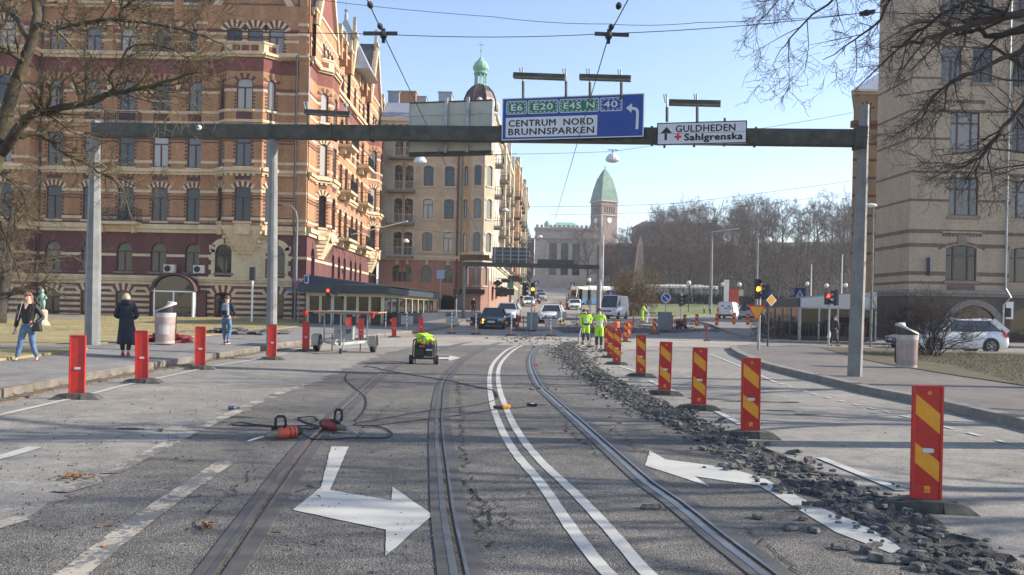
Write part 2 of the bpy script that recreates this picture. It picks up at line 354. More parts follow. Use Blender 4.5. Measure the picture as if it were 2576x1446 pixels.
for k, rl in enumerate(RL):
    sgn = 1 if k % 2 == 0 else -1
    b = MB()
    ribbon(b, rl, -.155, -.022, .002, .014, SEAL); ribbon(b, rl, .022, .155, .002, .014, SEAL)
    ribbon(b, rl, -.021, .021, 0, .006, GROOVE); ribbon(b, rl, -.075 if k != 2 else -.085, -.024, .004, .017, RAIL); ribbon(b, rl, .024, .05, .004, .016, RAIL)
    struct(b.build('tram_rail'))
# painted markings
def paint(name, polys, m=PAINT, dz=.010):
    for p in polys:
        q = []
        for k in range(len(p)):
            a, e = Vector(p[k]), Vector(p[(k + 1) % len(p)]); n = max(1, int((e - a).length / .12)); q += [tuple(a.lerp(e, i / n) + (Vector((R.gauss(0, .0025), R.gauss(0, .0025))) if i else Vector((0, 0)))) for i in range(n)]
        poly_sheet(name, q, m, dz)
b = MB()
LA = xy((1690, 1590), (1530, 1446), (1444, 1340), (1361, 1218), (1296, 1140), (1261, 1079), (1238, 1014), (1231, 958), (1237, 923), (1252, 901), (1276, 880), (1300, 869))
LB = xy((1800, 1590), (1630, 1446), (1530, 1331), (1439, 1235), (1361, 1162), (1309, 1097), (1275, 1032), (1254, 966), (1256, 923), (1274, 897), (1298, 877), (1314, 869))
ribbon(b, LA, -.053, .053, 1, .010, PAINT); ribbon(b, LB, -.053, .053, 1, .010, PAINT)
struct(b.build('double_line'))
paint('turn_arrow_marking', [xy((833, 1125), (877, 1125), (830, 1235), (984, 1261), (987, 1227), (1089, 1298), (969, 1402), (971, 1335), (819, 1303), (737, 1285), (807, 1227))])
paint('turn_arrow_marking', [xy((1634, 1134), (1673, 1157), (1830, 1178), (1925, 1206), (1985, 1240), (2110, 1300), (2200, 1330), (2297, 1386), (2240, 1394), (2100, 1340), (1985, 1270), (1911, 1224), (1747, 1200), (1786, 1226), (1623, 1173))])
paint('turn_arrow_marking', [xy((1090, 904), (1128, 904), (1130, 908), (1160, 900), (1132, 895), (1128, 899), (1092, 899))])
paint('turn_arrow_marking', [xy((1380, 874), (1412, 868), (1470, 869), (1462, 879), (1414, 879))], PAINTMID)
b = MB()
ribbon(b, xy((-120, 1075), (0, 1045), (130, 1015), (235, 990), (330, 966), (440, 943), (540, 921), (640, 905), (720, 890)), -.06, .06, 1, .012, PAINTMID)
struct(b.build('edge_line'))
b = MB()
for q in ([(1556, 921), (1599, 934)], [(1634, 958), (1703, 988)], [(1795, 1032), (1866, 1069)], [(2064, 1153), (2268, 1236)]): ribbon(b, xy(*q), -.06, .06, 1, .012, PAINTMID)
ribbon(b, xy((1786, 891), (1860, 921), (1946, 960)), -.045, .045, 1, .012, PAINT)
el = densify(xy((1946, 960), (2042, 990), (2163, 1021), (2294, 1053), (2576, 1127), (2900, 1215)), .3)
for k in range(0, len(el) - 2, 2): ribbon(b, [el[k], el[k] + (el[k + 1] - el[k]) * .9], -.045, .045, 1, .012, PAINT, smooth=False)
struct(b.build('lane_line'))
b = MB()
for q in ([(277, 1192), (420, 1120), (500, 1080), (650, 1010)], [(690, 995), (781, 962)], [(150, 1240), (235, 1215)], [(-60, 1340), (60, 1305)], [(-120, 1180), (0, 1152), (90, 1126)]): ribbon(b, xy(*q), -.09, .09, 1, .012, PAINTOLD if q[0][0] != -120 else PAINTMID)
ribbon(b, xy((120, 1500), (195, 1446), (380, 1300), (577, 1162)), -.13, .07, 1, .012, PAINTOLD)
struct(b.build('ghost_line'))
b = MB()
for k in range(4):        # stripes of the crossing at the right corner and by the left island
    a = gp(1903, 868 - k * 3); e = gp(2055, 874 - k * 3.2)
    if k % 2 == 0: ribbon(b, [a[:2], e[:2]], -.22, .22, 1, .012, PAINTMID, smooth=False)
for u, v in ((1180, 833), (1215, 826), (1380, 822), (1330, 858), (1905, 853), (1850, 836), (1440, 800), (1410, 794)): 
    q = gp(u, v); ribbon(b, [(q.x - .9, q.y), (q.x + .9, q.y + .3)], -.25, .25, 1, .014, PAINTMID, smooth=False)
struct(b.build('crossing_marking'))
# pavements, kerbs and grass
KL = [(p[0], p[1]) for p in densify(xy((-420, 1110), (-150, 1038), (0, 1001), (160, 968), (330, 937), (500, 908), (600, 893), (700, 876), (760, 868), (880, 856), (1000, 845), (1075, 835), (1140, 823), (1168, 812)), 1.5)]
XE = KL[-1]
KL += [(XE[0] + .3, XE[1] + 8), (XE[0] + .9, XE[1] + 40), (XE[0] + 2, 262)]
poly_sheet('left_pavement', [(-60, -5)] + [p for p in KL] + [(-60, 262)], A_PAVE, 0, zf=lambda x, y: f(y) * (1 if y > 80 else .6) + zl(x, y) - .01, sides=.5, sub=9)
KSTN = M('dirty kerb stones', (.17, .15, .125), .9, .35, 3, bump=.6, bscale=40, dirt=(.10, .075, .045), dirts=2.5)
b = MB(); ribbon(b, KL, -.22, .02, -.2, .155, KSTN, smooth=False); struct(b.build('left_kerb'))
b = MB(); ribbon(b, xy((-420, 1118), (-150, 1045), (0, 1007), (160, 974), (330, 942), (500, 912), (600, 896), (700, 880), (800, 869)), -.06, .24, 0, .03, LITTER, .2); struct(b.build('gutter_litter'))
zg = lambda x, y: f(y) * (1 if y > 80 else .6) + zl(x, y)
def xyl(*px):          # plan points on the raised left side
    o = []
    for u, v in px:
        a, b_ = ab(u, v); Y = 8.0
        while CAMH + b_ * Y / F > zg(a * Y / F, Y) and Y < 63: Y += .05
        o.append((a * Y / F, Y))
    return o
ga = xyl((-260, 868), (0, 866), (240, 864), (430, 852), (620, 835), (762, 819))
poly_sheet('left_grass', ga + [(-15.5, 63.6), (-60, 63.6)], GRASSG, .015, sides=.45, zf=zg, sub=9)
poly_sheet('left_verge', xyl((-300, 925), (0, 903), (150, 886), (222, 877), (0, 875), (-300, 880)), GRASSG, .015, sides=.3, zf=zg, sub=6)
KR = densify(xy((1851, 880), (1868, 893), (1886, 901), (1938, 923), (2055, 953), (2111, 966), (2207, 990), (2294, 1007), (2367, 1021), (2576, 1070), (2900, 1150), (3600, 1330)), 1.0)
KR = [tuple(p) for p in KR]
far_r = [(12.4, 42.2), (20, 41.6), (60, 40.5)]
poly_sheet('right_pavement', KR + [(60, 3)] + far_r[::-1] + [(11.3, 41.8)], A_PINK, .13, sides=.4)
b = MB(); ribbon(b, [far_r[1], far_r[0], (11.3, 41.8)] + KR, 0, .28, -.1, .155, STONE, smooth=False); struct(b.build('right_kerb'))
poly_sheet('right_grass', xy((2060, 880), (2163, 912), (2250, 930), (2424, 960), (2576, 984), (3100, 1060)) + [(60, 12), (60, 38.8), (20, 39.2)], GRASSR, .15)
# raised strip in front of the far right buildings, islands in the junction, lawn round the obelisk
poly_sheet('right_plaza', [(15.2, 50), (70, 47.5), (70, 95), (19, 92), (15.8, 60)], A_PAVE, .14, sides=.3, sub=2)
def island(pts, dz=.13): poly_sheet('traffic_island', pts, A_PAVE, dz, sides=.3)
def ell(cx, cy, rx, ry, n=14): return [(cx + rx * math.cos(2 * math.pi * k / n), cy + ry * math.sin(2 * math.pi * k / n)) for k in range(n)]
q = gp(1342, 829); island(ell(q.x, q.y, 1.3, 1.6)); q = gp(1500, 806); island(ell(q.x + 1.2, q.y, 5, 1.6)); q = gp(1690, 822); island(ell(q.x, q.y, 2.6, 1.5))
lawn = [tuple(at(u, 780, Y)[:2]) for u, Y in ((1560, 98), (1700, 100), (1830, 112), (1960, 118), (1960, 150), (1560, 150))]
poly_sheet('lawn', lawn, LAWN, .16, sides=.3, sub=4)

# cracks and tar stains
TAR = M('dark tar', (.035, .033, .03), .7, .3, 9); CRK = M('open crack', (.012, .011, .01), 1, .2, 9)
def crack(px, w, jit=.035):
    c = densify(xy(*px), .07); b = MB(); L0, L1 = [], []
    for i, p in enumerate(c):
        q = p + Vector((R.gauss(0, jit), R.gauss(0, jit))); ww = w * R.uniform(.15, 1.2); L0.append((q.x - ww, q.y, .0125)); L1.append((q.x + ww, q.y + ww * .3, .0125))
    b.rings([[x, y] for x, y in zip(L0, L1)], CRK, False, False); struct(b.build('crack'))
for px, w in (([(1180, 1200), (1195, 1270), (1205, 1330), (1235, 1380)], .012), ([(1195, 1235), (1222, 1280), (1228, 1330)], .012), ([(1160, 1050), (1165, 1120), (1172, 1180)], .012), ([(1210, 1270), (1260, 1310), (1285, 1340)], .006), ([(1245, 1250), (1275, 1300), (1290, 1350)], .006), ([(1150, 960), (1155, 1000), (1160, 1040)], .012),
              ([(1420, 1065), (1445, 1095), (1480, 1125), (1500, 1150)], .014), ([(1660, 1260), (1720, 1300), (1800, 1380)], .009), ([(1880, 1330), (1960, 1400), (2010, 1446)], .009), ([(1540, 1075), (1580, 1110), (1640, 1150)], .008), ([(760, 1240), (800, 1215), (830, 1212)], .014), ([(770, 1225), (812, 1232)], .01), ([(480, 1330), (560, 1260), (640, 1180)], .008), ([(900, 1100), (940, 1060), (990, 1010)], .008)): crack(px, w)
for u, v, rx, ry in ((1775, 1003, .55, .10), (1880, 1010, .7, .13), (1990, 1012, .3, .08), (1960, 1033, .35, .07), (2030, 1043, .3, .07), (1735, 1023, .25, .06), (600, 1050, .3, .1), (330, 1080, .25, .09), (1300, 1080, .4, .12)):
    q = gp(u, v); poly_sheet('tar_stain', [(q.x + rx * math.cos(6.28 * k / 18) * R.uniform(.5, 1.1), q.y + ry * math.sin(6.28 * k / 18) * R.uniform(.5, 1.2)) for k in range(18)], TAR, .0085)
# ================================================================ buildings
GL = glassmat('window glass', (.016, .017, .018), (.46, .43, .39), 1.62); GLD = glassmat('dark window glass', (.012, .012, .012), (.04, .04, .038), 1.55); GLP = glassmat('shop glass', (.008, .008, .008), (.02, .018, .015), 1.42)
ORB = brickmat('orange brick', (.52, .265, .125), (.44, .21, .096), (.36, .22, .13)); MAR = brickmat('maroon brick', (.18, .066, .06), (.15, .054, .05), (.08, .035, .033)); STR = brickmat('red brick stripes', (.22, .075, .058), (.18, .062, .05), (.15, .07, .05)); PINK = brickmat('red glazed brick', (.26, .078, .06), (.21, .06, .05), (.2, .08, .06))
CREAM = M('cream rendered trim', (.60, .47, .30), .8, .12, 2, bump=.15, dirt=(.40, .30, .18), dirts=1.2); DBR = M('dark brown brick', (.095, .042, .034), .8, .3, 6)
FRM = plain('maroon window frame', (.075, .022, .02), .5); FRW = plain('white window frame', (.55, .53, .5), .5); FRG = plain('grey green window frame', (.12, .14, .13), .5)
DOWN = plain('dark downpipe', (.03, .028, .03), .5); IRON = plain('black wrought iron', (.02, .02, .022), .5); STONEB = M('plinth stone', (.17, .15, .135), .85, .25, 3)
BEIGE = M('beige plaster', (.46, .395, .275), .85, .12, 1.2, bump=.15, dirt=(.35, .29, .20), dirts=.8); BEIGE2 = M('pale beige stone trim', (.50, .44, .34), .8, .12, 3)
ROSE = M('salmon pink stone', (.31, .175, .13), .85, .18, 2, bump=.2, dirt=(.22, .10, .07), dirts=1)
BUFF = brickmat('buff brick', (.46, .36, .25), (.40, .31, .215), (.32, .26, .2), .22); BUFFD = brickmat('brown band brick', (.21, .125, .095), (.18, .105, .08), (.15, .1, .085)); GROUNDST = brickmat('dark ground floor stone', (.13, .095, .08), (.11, .08, .07), (.09, .07, .06))
OCH = brickmat('ochre brick', (.40, .26, .125), (.35, .22, .105), (.3, .2, .1)); ZINC = M('zinc roof sheet', (.30, .33, .37), .45, .12, 2, metal=.3)

class Wall:      # a along the wall, z up, o outwards
    def __init__(s, ox, oy, dx, dy):
        l = math.hypot(dx, dy); s.o = (ox, oy); s.d = (dx / l, dy / l); s.n = (dy / l, -dx / l); s.ang = math.atan2(dy, dx)
    def p(s, a, z, o=0): return (s.o[0] + s.d[0] * a + s.n[0] * o, s.o[1] + s.d[1] * a + s.n[1] * o, z)
    def box(s, b, a0, a1, z0, z1, o0, o1, m):
        b.hexa([s.p(a0, z0, o1), s.p(a1, z0, o1), s.p(a1, z0, o0), s.p(a0, z0, o0), s.p(a0, z1, o1), s.p(a1, z1, o1), s.p(a1, z1, o0), s.p(a0, z1, o0)], m)
    def poly(s, b, pts, o0, o1, m):     # outline in (a, z)
        b.rings([[s.p(a, z, o1) for a, z in pts], [s.p(a, z, o0) for a, z in pts]], m)
WINS = {}
def win_mesh(w, h, style, fm, gm):
    key = (round(w, 2), round(h, 2), style, fm.name, gm.name)
    if key in WINS: return WINS[key]
    b = MB(); t = .07
    def fb(a0, a1, z0, z1, d=.06): b.box(a0, a1, -d, 0, z0, z1, fm)
    fb(-w / 2, -w / 2 + t, 0, h); fb(w / 2 - t, w / 2, 0, h); fb(-w / 2 + t, w / 2 - t, 0, t); fb(-w / 2 + t, w / 2 - t, h - t, h)
    tr = h * .68
    if style != 'single': fb(-w / 2 + t, w / 2 - t, tr, tr + .09, .075)
    if style == 'two': fb(-.05, .05, t, tr, .075)
    if style == 'cross': fb(-.05, .05, t, tr, .075); fb(-.03, .03, tr + .09, h - t, .05)
    if style == 'three':
        for x in (-w * .25, w * .22): fb(x - .05, x + .05, t, tr, .07); fb(x - .05, x + .05, tr + .09, h - t, .07)
    g = MB(); g.box(-w / 2 + t, w / 2 - t, -.02, .0, t, h - t, gm)
    WINS[key] = (b.mesh('window'), g.mesh('pane')); return WINS[key]
def put_window(W, th, a, z, w, h, style, fm, gm, o):
    f_, g_ = win_mesh(w, h, style, fm, gm); q = W.p(a, z, o)
    fo = link('window', f_, th, q, W.ang); link('pane', g_, fo); return fo
def facade(b, W, th, a0, a1, z0, z1, ops, wall, zones=(), depth=.22, o=0, pad=(0, 0)):
    """wall sheet with real openings; ops: (a, z, w, h, rise, style, frame, glass); zones: (z0, z1, material)"""
    A = sorted({a0, a1} | {x for p in ops for x in (p[0] - p[2] / 2, p[0] + p[2] / 2)}); Z = sorted({z0, z1} | {x for p in ops for x in (p[1], p[1] + p[3])} | {min(max(x, z0), z1) for q in zones for x in q[:2]})
    def mat_at(z):
        for q in zones:
            if q[0] <= z < q[1]: return q[2]
        return wall
    for z_0, z_1 in zip(Z, Z[1:]):
        zm = (z_0 + z_1) / 2; run = None
        for x0, x1 in zip(A, A[1:]):
            am = (x0 + x1) / 2
            solid = not any(abs(am - p[0]) < p[2] / 2 and p[1] < zm < p[1] + p[3] for p in ops)
            if solid: run = (run[0], x1) if run else (x0, x1)
            if run and (not solid or x1 == A[-1]):
                b.face([W.p(run[0], z_0, o), W.p(run[1], z_0, o), W.p(run[1], z_1, o), W.p(run[0], z_1, o)], mat_at(zm)); run = None
    for a, z, w, h, rise, style, fm, gm in ops:
        m = mat_at(z + h * .5); l, r = a - w / 2, a + w / 2
        for q in ([(l, z), (l, z + h)], [(r, z + h), (r, z)], [(l, z + h), (r, z + h)], [(r, z), (l, z)]):
            b.face([W.p(q[0][0], q[0][1], o), W.p(q[1][0], q[1][1], o), W.p(q[1][0], q[1][1], o - depth), W.p(q[0][0], q[0][1], o - depth)], m)
        if rise:
            n = 10; R_ = (w * w / 4 + rise * rise) / (2 * rise); cz = z + h - R_; arc = []
            for k in range(n + 1):
                x = -w / 2 + w * k / n; arc.append((a + x, cz + math.sqrt(max(0, R_ * R_ - x * x))))
            for (x0, y0), (x1, y1) in zip(arc, arc[1:]):
                b.face([W.p(x0, y0, o), W.p(x1, y1, o), W.p(x1, z + h, o), W.p(x0, z + h, o)], mat_at(z + h - .02))
                b.face([W.p(x0, y0, o), W.p(x1, y1, o), W.p(x1, y1, o - depth), W.p(x0, y0, o - depth)], m)
        if style: put_window(W, th, a, z, w, h, style, fm, gm, o - depth + .06)
def hood(b, W, a, z, w, rise, m1, m2, n=9, t=.38, o=.0, pr=.035, spread=.18):
    """alternating voussoirs over an opening whose springing is at z"""
    R_ = (w * w / 4 + rise * rise) / (2 * rise) if rise < w / 2 - .01 else w / 2; cz = z + rise - R_
    t0 = math.asin(min(1, (w / 2) / R_)) * (1 + spread)
    for k in range(n):
        p0, p1 = -t0 + 2 * t0 * k / n, -t0 + 2 * t0 * (k + 1) / n
        W.poly(b, [(a + R_ * math.sin(p0), cz + R_ * math.cos(p0)), (a + (R_ + t) * math.sin(p0), cz + (R_ + t) * math.cos(p0)), (a + (R_ + t) * math.sin(p1), cz + (R_ + t) * math.cos(p1)), (a + R_ * math.sin(p1), cz + R_ * math.cos(p1))], o, o + pr + (.004 if k % 2 else 0), m1 if k % 2 else m2)
def bands(b, W, a0, a1, zs, m, ops=(), h=.18, o=0, pr=.03):
    """string courses that stop at openings"""
    for z in zs:
        cut = sorted((p[0] - p[2] / 2 - .02, p[0] + p[2] / 2 + .02) for p in ops if p[1] - .05 < z + h / 2 < p[1] + p[3] - .02); x = a0
        for l, r in cut + [(a1, a1)]:
            if l - x > .05: W.box(b, x, min(l, a1), z, z + h, o, o + pr, m)
            x = max(x, r)
def jambs(b, W, ops, m, o=0, n=9):
    for p in ops:
        for k in range(n):
            z = p[1] + p[3] * (k + .25) / n
            for s in (-1, 1):
                e = p[0] + s * (p[2] / 2 + .09); W.box(b, e - .085, e + .085, z, z + p[3] / n * .5, o, o + .022, m)
def cornice(b, W, a0, a1, z, h, pr, m, dent=0, md=None, o=0):
    W.box(b, a0, a1, z, z + h * .45, o, o + pr * .5, m); W.box(b, a0 - .0, a1 + .0, z + h * .45, z + h, o, o + pr, m)
    if dent:
        k = int((a1 - a0) / dent)
        for i in range(k): W.box(b, a0 + i * dent, a0 + i * dent + dent * .5, z - h * .35, z, o, o + pr * .4, md or m)
def balcony(th, W, a, z, w, d, m, slab, name='balcony', corb=True, vine=0):
    b = MB(); W.box(b, a - w / 2, a + w / 2, z - .22, z, .02, d, slab)
    if corb:
        for s in (-1, 1): W.poly(b, [(a + s * w * .35 - .12, z - .22), (a + s * w * .35 + .12, z - .22), (a + s * w * .35 + .12, z - .8), (a + s * w * .35 - .12, z - .8)], .02, d * .5, slab)
    fo = b.build(name, th); r = MB(); o = d - .06
    for z_ in (z + .08, z + .98): r.bar(W.p(a - w / 2, z_, o), W.p(a + w / 2, z_, o), .05, .05, m); [r.bar(W.p(a + s * (w / 2 - .03), z_, .05), W.p(a + s * (w / 2 - .03), z_, o), .05, .05, m) for s in (-1, 1)]
    n = int(w / .14)
    for k in range(n + 1): x = a - w / 2 + .03 + (w - .06) * k / n; r.bar(W.p(x, z, o), W.p(x, z + 1, o), .025, .025, m)
    for s in (-1, 1):
        for k in range(4): r.bar(W.p(a + s * (w / 2 - .03), z, .1 + o * k / 4), W.p(a + s * (w / 2 - .03), z + 1, .1 + o * k / 4), .025, .025, m)
    if vine:
        for k in range(vine): x, zz = a + R.uniform(-w / 2, w / 2), z + R.uniform(.1, .95); r.bar(W.p(x, zz, o + .03), W.p(x + R.uniform(-.2, .2), zz + R.uniform(-.15, .15), o + .05), .06, .05, m)
    r.build('railing', fo); return fo
# ---------------------------------------------------------------- the big red and yellow brick building on the left
Y0 = 64.0; RX = at(774, 500, Y0).x
def zf_(v, u=620, Y=Y0): return at(u, v, Y).z
def xf(u, v=480, Y=Y0): return at(u, v, Y).x - RX
red_b = T('brick_building', 'large orange brick corner building with cream bands, maroon lower storeys and steep gables', 'building', (0, 0, 0))
WF = Wall(RX, Y0, 1, 0)       # front, a = 0 at the corner, negative to the left
WS = Wall(RX, Y0, 0, 1)       # side, a = distance along the street
ZB = .3; Zled = zf_(708); Zc1 = zf_(588); Zc1t = zf_(574); Zc2 = zf_(440); Zc3 = zf_(152); Zeav = zf_(20)
r0 = (zf_(806), zf_(736)); r1 = (zf_(688), zf_(616)); r2 = (zf_(560), zf_(476)); r3 = (zf_(425), zf_(341)); r4 = (zf_(283), zf_(207)); r5 = (zf_(145), zf_(76))
FW = (.42, 'two', FRM, GL); FD = (.0, 'two', FRM, GLD)
def rows(cols, w=1.2, which=(0, 1, 2, 3, 4, 5)):
    o = []
    for a in cols:
        for k in which:
            z0, z1 = (r0, r1, r2, r3, r4, r5)[k]
            rise = (.2, w / 2 - .02, .12, .0, .3, .18)[k]
            o.append((a, z0, w, z1 - z0, rise, 'two', FRM, GLD if k < 3 else GL))
    return o
def red_wall(b, W, a0, a1, ops, o=0, top=None, stripes=True, low=True):
    top = top or Zeav
    zones = [(Zled, Zc1, MAR), (zf_(190), Zc3, PINK)]
    facade(b, W, red_b, a0, a1, ZB, top, ops, ORB, zones, .24, o)
    if stripes:
        k = 0; z = ZB + .25
        while z < Zled - .2:
            bands(b, W, a0, a1, [z], CREAM if k % 2 == 0 else STR, ops, .205, o, .03 if k % 2 == 0 else .028); z += .21; k += 1
    W.box(b, a0, a1, ZB - .4, ZB + .24, o, o + .08, STONEB)
    cornice(b, W, a0, a1, Zled - .12, .42, .22, CREAM, o=o)
    bands(b, W, a0, a1, [zf_(650)], CREAM, ops, .2, o, .035)
    cornice(b, W, a0, a1, Zc1 - .05, .62, .32, CREAM, o=o)
    for z, h in ((zf_(573), .12), (zf_(567), .1), (zf_(551), .1)): bands(b, W, a0, a1, [z], DBR, ops, h, o, .03)
    for z in (zf_(557), zf_(489), zf_(415), zf_(346), zf_(315), zf_(290), zf_(240), zf_(95), zf_(112)): bands(b, W, a0, a1, [z], CREAM, ops, .2, o, .035)
    for z in (zf_(499), zf_(506), zf_(356), zf_(363)): bands(b, W, a0, a1, [z], DBR, ops, .09, o, .03)
    for z in (zf_(234), zf_(88)): bands(b, W, a0, a1, [z], PINK, ops, .28, o, .02)
    cornice(b, W, a0, a1, Zc2 - .1, .42, .28, CREAM, .42, ORB, o)
    cornice(b, W, a0, a1, Zc3 - .05, .5, .34, CREAM, .5, PINK, o)
    up = [p for p in ops if p[1] > Zc1]
    jambs(b, W, up, DBR, o)
    for p in up:
        if abs(p[1] - r4[0]) < .1: hood(b, W, p[0], p[1] + p[3] - .3, p[2], .3, DBR, ORB, 11, .55, o)
        elif abs(p[1] - r2[0]) < .1 or abs(p[1] - r5[0]) < .1: hood(b, W, p[0], p[1] + p[3] - .12, p[2], .18, DBR, CREAM, 11, .4, o)
        W.box(b, p[0] - p[2] / 2 - .1, p[0] + p[2] / 2 + .1, p[1] - .16, p[1] - .01, o + .005, o + .11, CREAM)
        if abs(p[1] - r3[0]) < .1 or abs(p[1] - r4[0]) < .1: W.box(b, p[0] - p[2] / 2, p[0] + p[2] / 2, p[1] - 1.0, p[1] - .17, o + .002, o + .03, DBR)
    for p in ops:
        if abs(p[1] - r0[0]) < .1: hood(b, W, p[0], p[1] + p[3] - .2, p[2], .2, STR, CREAM, 9, .55, o, .05)
        if abs(p[1] - r1[0]) < .1: W.box(b, p[0] - .75, p[0] + .75, p[1] - .16, p[1] - .01, o + .004, o + .14, STONEB); W.box(b, p[0] - .14, p[0] + .14, p[1] + p[3] + .05, p[1] + p[3] + .5, o, o + .04, PINK)
cols = [xf(u) for u in (136, 228, 316, 402, 489)]
aL = xf(92); aR = xf(507)
ops = rows(cols)
b = MB(); red_wall(b, WF, aL, aR, ops)
# projecting wing at the far left
WL = Wall(RX + aL, Y0 - 1.1, 1, 0); lw = rows([-16, -13, -10, -7.2, -4.3, -1.9]); red_wall(b, WL, -18, 0, lw)
WLs = Wall(RX + aL, Y0 - 1.1, 0, 1); red_wall(b, WLs, 0, 1.1, [])
# gabled bay with the polygonal bow window at the corner
o_b = .25
bay_ops = [p for p in rows([xf(566, 640), xf(697, 640)], 1.3, (0, 1))]
red_wall(b, WF, aR, 0, bay_ops + [], o_b)
WF.box(b, aR - .02, aR, ZB, Zeav, -.1, o_b, ORB)
def bow(b, W, ac, wf, pr, o, win=1.2, zt=None):
    """three sided bow with its own windows, corbelled out below"""
    zt = zt or Zc3; h = wf / 2; z0 = Zc1 + .5
    A = W.p(ac - h - pr, 0, o); B = W.p(ac - h, 0, o + pr); C_ = W.p(ac + h, 0, o + pr); D = W.p(ac + h + pr, 0, o)
    for P, Q, ops in ((A, B, 's'), (B, C_, 'f'), (C_, D, 's')):
        w_ = Wall(P[0], P[1], Q[0] - P[0], Q[1] - P[1]); ln = math.hypot(Q[0] - P[0], Q[1] - P[1]); ww = win if ops == 'f' else .68
        op = [(ln / 2, r[0], ww, r[1] - r[0], (.12, .12, .3)[k], 'two' if ops == 'f' else 'single', FRM, GLD if k == 0 else GL) for k, r in enumerate((r2, r3, r4))]
        facade(b, w_, red_b, 0, ln, z0, zt, op, ORB, [(zf_(190), Zc3, PINK)], .2)
        for z, hh in ((zf_(573) + .3, .12), (zf_(551), .1)): bands(b, w_, 0, ln, [z], DBR, op, hh, 0, .03)
        for z in (zf_(557), zf_(489), zf_(415), zf_(346), zf_(315), zf_(290), zf_(240)): bands(b, w_, 0, ln, [z], CREAM, op, .2, 0, .035)
        for z in (zf_(499), zf_(506), zf_(356), zf_(363)): bands(b, w_, 0, ln, [z], DBR, op, .09, 0, .03)
        bands(b, w_, 0, ln, [zf_(234)], PINK, op, .3, 0, .02)
        jambs(b, w_, op, DBR, 0); cornice(b, w_, 0, ln, Zc2 - .1, .45, .3, CREAM, .42, CREAM); cornice(b, w_, 0, ln, Zc3 - .1, .35, .3, CREAM)
        for k, p in enumerate(op):
            hood(b, w_, p[0], p[1] + p[3] - (.12, .12, .3)[k], p[2], (.16, .16, .3)[k], DBR, ORB if k == 2 else CREAM, 9, .4)
            w_.box(b, p[0] - p[2] / 2 - .1, p[0] + p[2] / 2 + .1, p[1] - .16, p[1] - .01, .005, .11, CREAM); w_.box(b, p[0] - p[2] / 2, p[0] + p[2] / 2, p[1] - 1.0, p[1] - .17, .002, .03, DBR if k else CREAM)
        w_.box(b, 0, ln, zt + .24, zt + .95, -.2, .02, CREAM)       # parapet of the little balcony on top
        for k in range(3 if ops == 'f' else 1): c = ln * (k + 1) / (4 if ops == 'f' else 2); w_.box(b, c - .3, c + .3, zt + .38, zt + .82, .022, .04, PINK)
        w_.box(b, -.03, ln + .03, zt + .95, zt + 1.08, -.22, .08, CREAM)
    # stepped corbel
    for k in range(7):
        t0 = 1 - k / 7.2; s = (h + pr) * (.25 + .75 * t0); zz = z0 - .3 * k
        b.hexa([W.p(ac - s + .02, zz - .3, o - .02), W.p(ac - s * .62, zz - .3, o + pr * t0), W.p(ac + s * .62, zz - .3, o + pr * t0), W.p(ac + s - .02, zz - .3, o - .02), W.p(ac - s, zz, o - .02), W.p(ac - s * .65, zz, o + pr * min(1.05, t0 + .12)), W.p(ac + s * .65, zz, o + pr * min(1.05, t0 + .12)), W.p(ac + s, zz, o - .02)], CREAM)
    b.face([A[:2] + (zt + .2,), B[:2] + (zt + .2,), C_[:2] + (zt + .2,), D[:2] + (zt + .2,)], CREAM)
bc = xf(624); bow(b, WF, bc, 2.75, 1.0, o_b)
# cream surround of the two arches under the bow
for s, u in ((-1, 566), (1, 697)):
    a = xf(u, 640)
    for k in range(8): z = r1[0] - .9 + k * .38; e = a + s * (.95 + (k % 2) * .18); WF.box(b, min(e, a + s * .68), max(e, a + s * .68), z, z + .375, o_b, o_b + .04, CREAM)
    hood(b, WF, a, r1[1] - .63, 1.3, .63, CREAM, CREAM, 12, .45, o_b, .04, .0)
WF.box(b, xf(566) + .7, xf(697) - .7, Zled + .32, Zc1 - .3, o_b, o_b + .036, CREAM)
# gable over the bay: three lights under a raking cream coping
gl_, gr = xf(524, 70), xf(760, 70); gm_ = (gl_ + gr) / 2; zg0 = Zc3; zap = zf_(20) + (gr - gl_) * .78
tri = rows([xf(596, 100), xf(648, 100), xf(701, 100)], 1.15, (5,))
WF.poly(b, [(gl_, Zeav), (gr, Zeav), (gm_, zap)], -.1, o_b, ORB)
facade(b, WF, red_b, gl_ - .6, 0, Zc3, Zeav, tri, ORB, [], .2, o_b + .3)
jambs(b, WF, tri, DBR, o_b + .3)
for p in tri: hood(b, WF, p[0], p[1] + p[3] - .18, p[2], .3, DBR, CREAM, 11, .5, o_b + .3)
bands(b, WF, gl_ - .6, 0, [zf_(95), zf_(112)], CREAM, tri, .2, o_b + .3); bands(b, WF, gl_ - .6, 0, [zf_(88)], PINK, tri, .3, o_b + .3, .02)
WF.box(b, gl_ + 1.6, gr - 1.6, zf_(38), zf_(22), o_b, o_b + .06, PINK)
for s, e in ((1, gl_), (-1, gr)):
    for k in range(26):       # raking coping in blocks
        t0, t1 = k / 26, (k + .97) / 26
        WF.poly(b, [(e + (gm_ - e) * t0 - s * .0, Zeav - .9 + (zap - Zeav + .9) * t0), (e + (gm_ - e) * t1, Zeav - .9 + (zap - Zeav + .9) * t1), (e + (gm_ - e) * t1 + s * .55, Zeav - .9 + (zap - Zeav + .9) * t1), (e + (gm_ - e) * t0 + s * .55, Zeav - .9 + (zap - Zeav + .9) * t0)], o_b, o_b + .28, CREAM)
for u in (517, 768): a = xf(u, 70); WF.box(b, a - .3, a + .3, Zc3 + .3, Zeav + 2.2, o_b, o_b + .35, ORB); [WF.box(b, a - .38, a + .38, z, z + .22, o_b, o_b + .42, CREAM) for z in (zf_(95), zf_(70), Zeav + 1)]
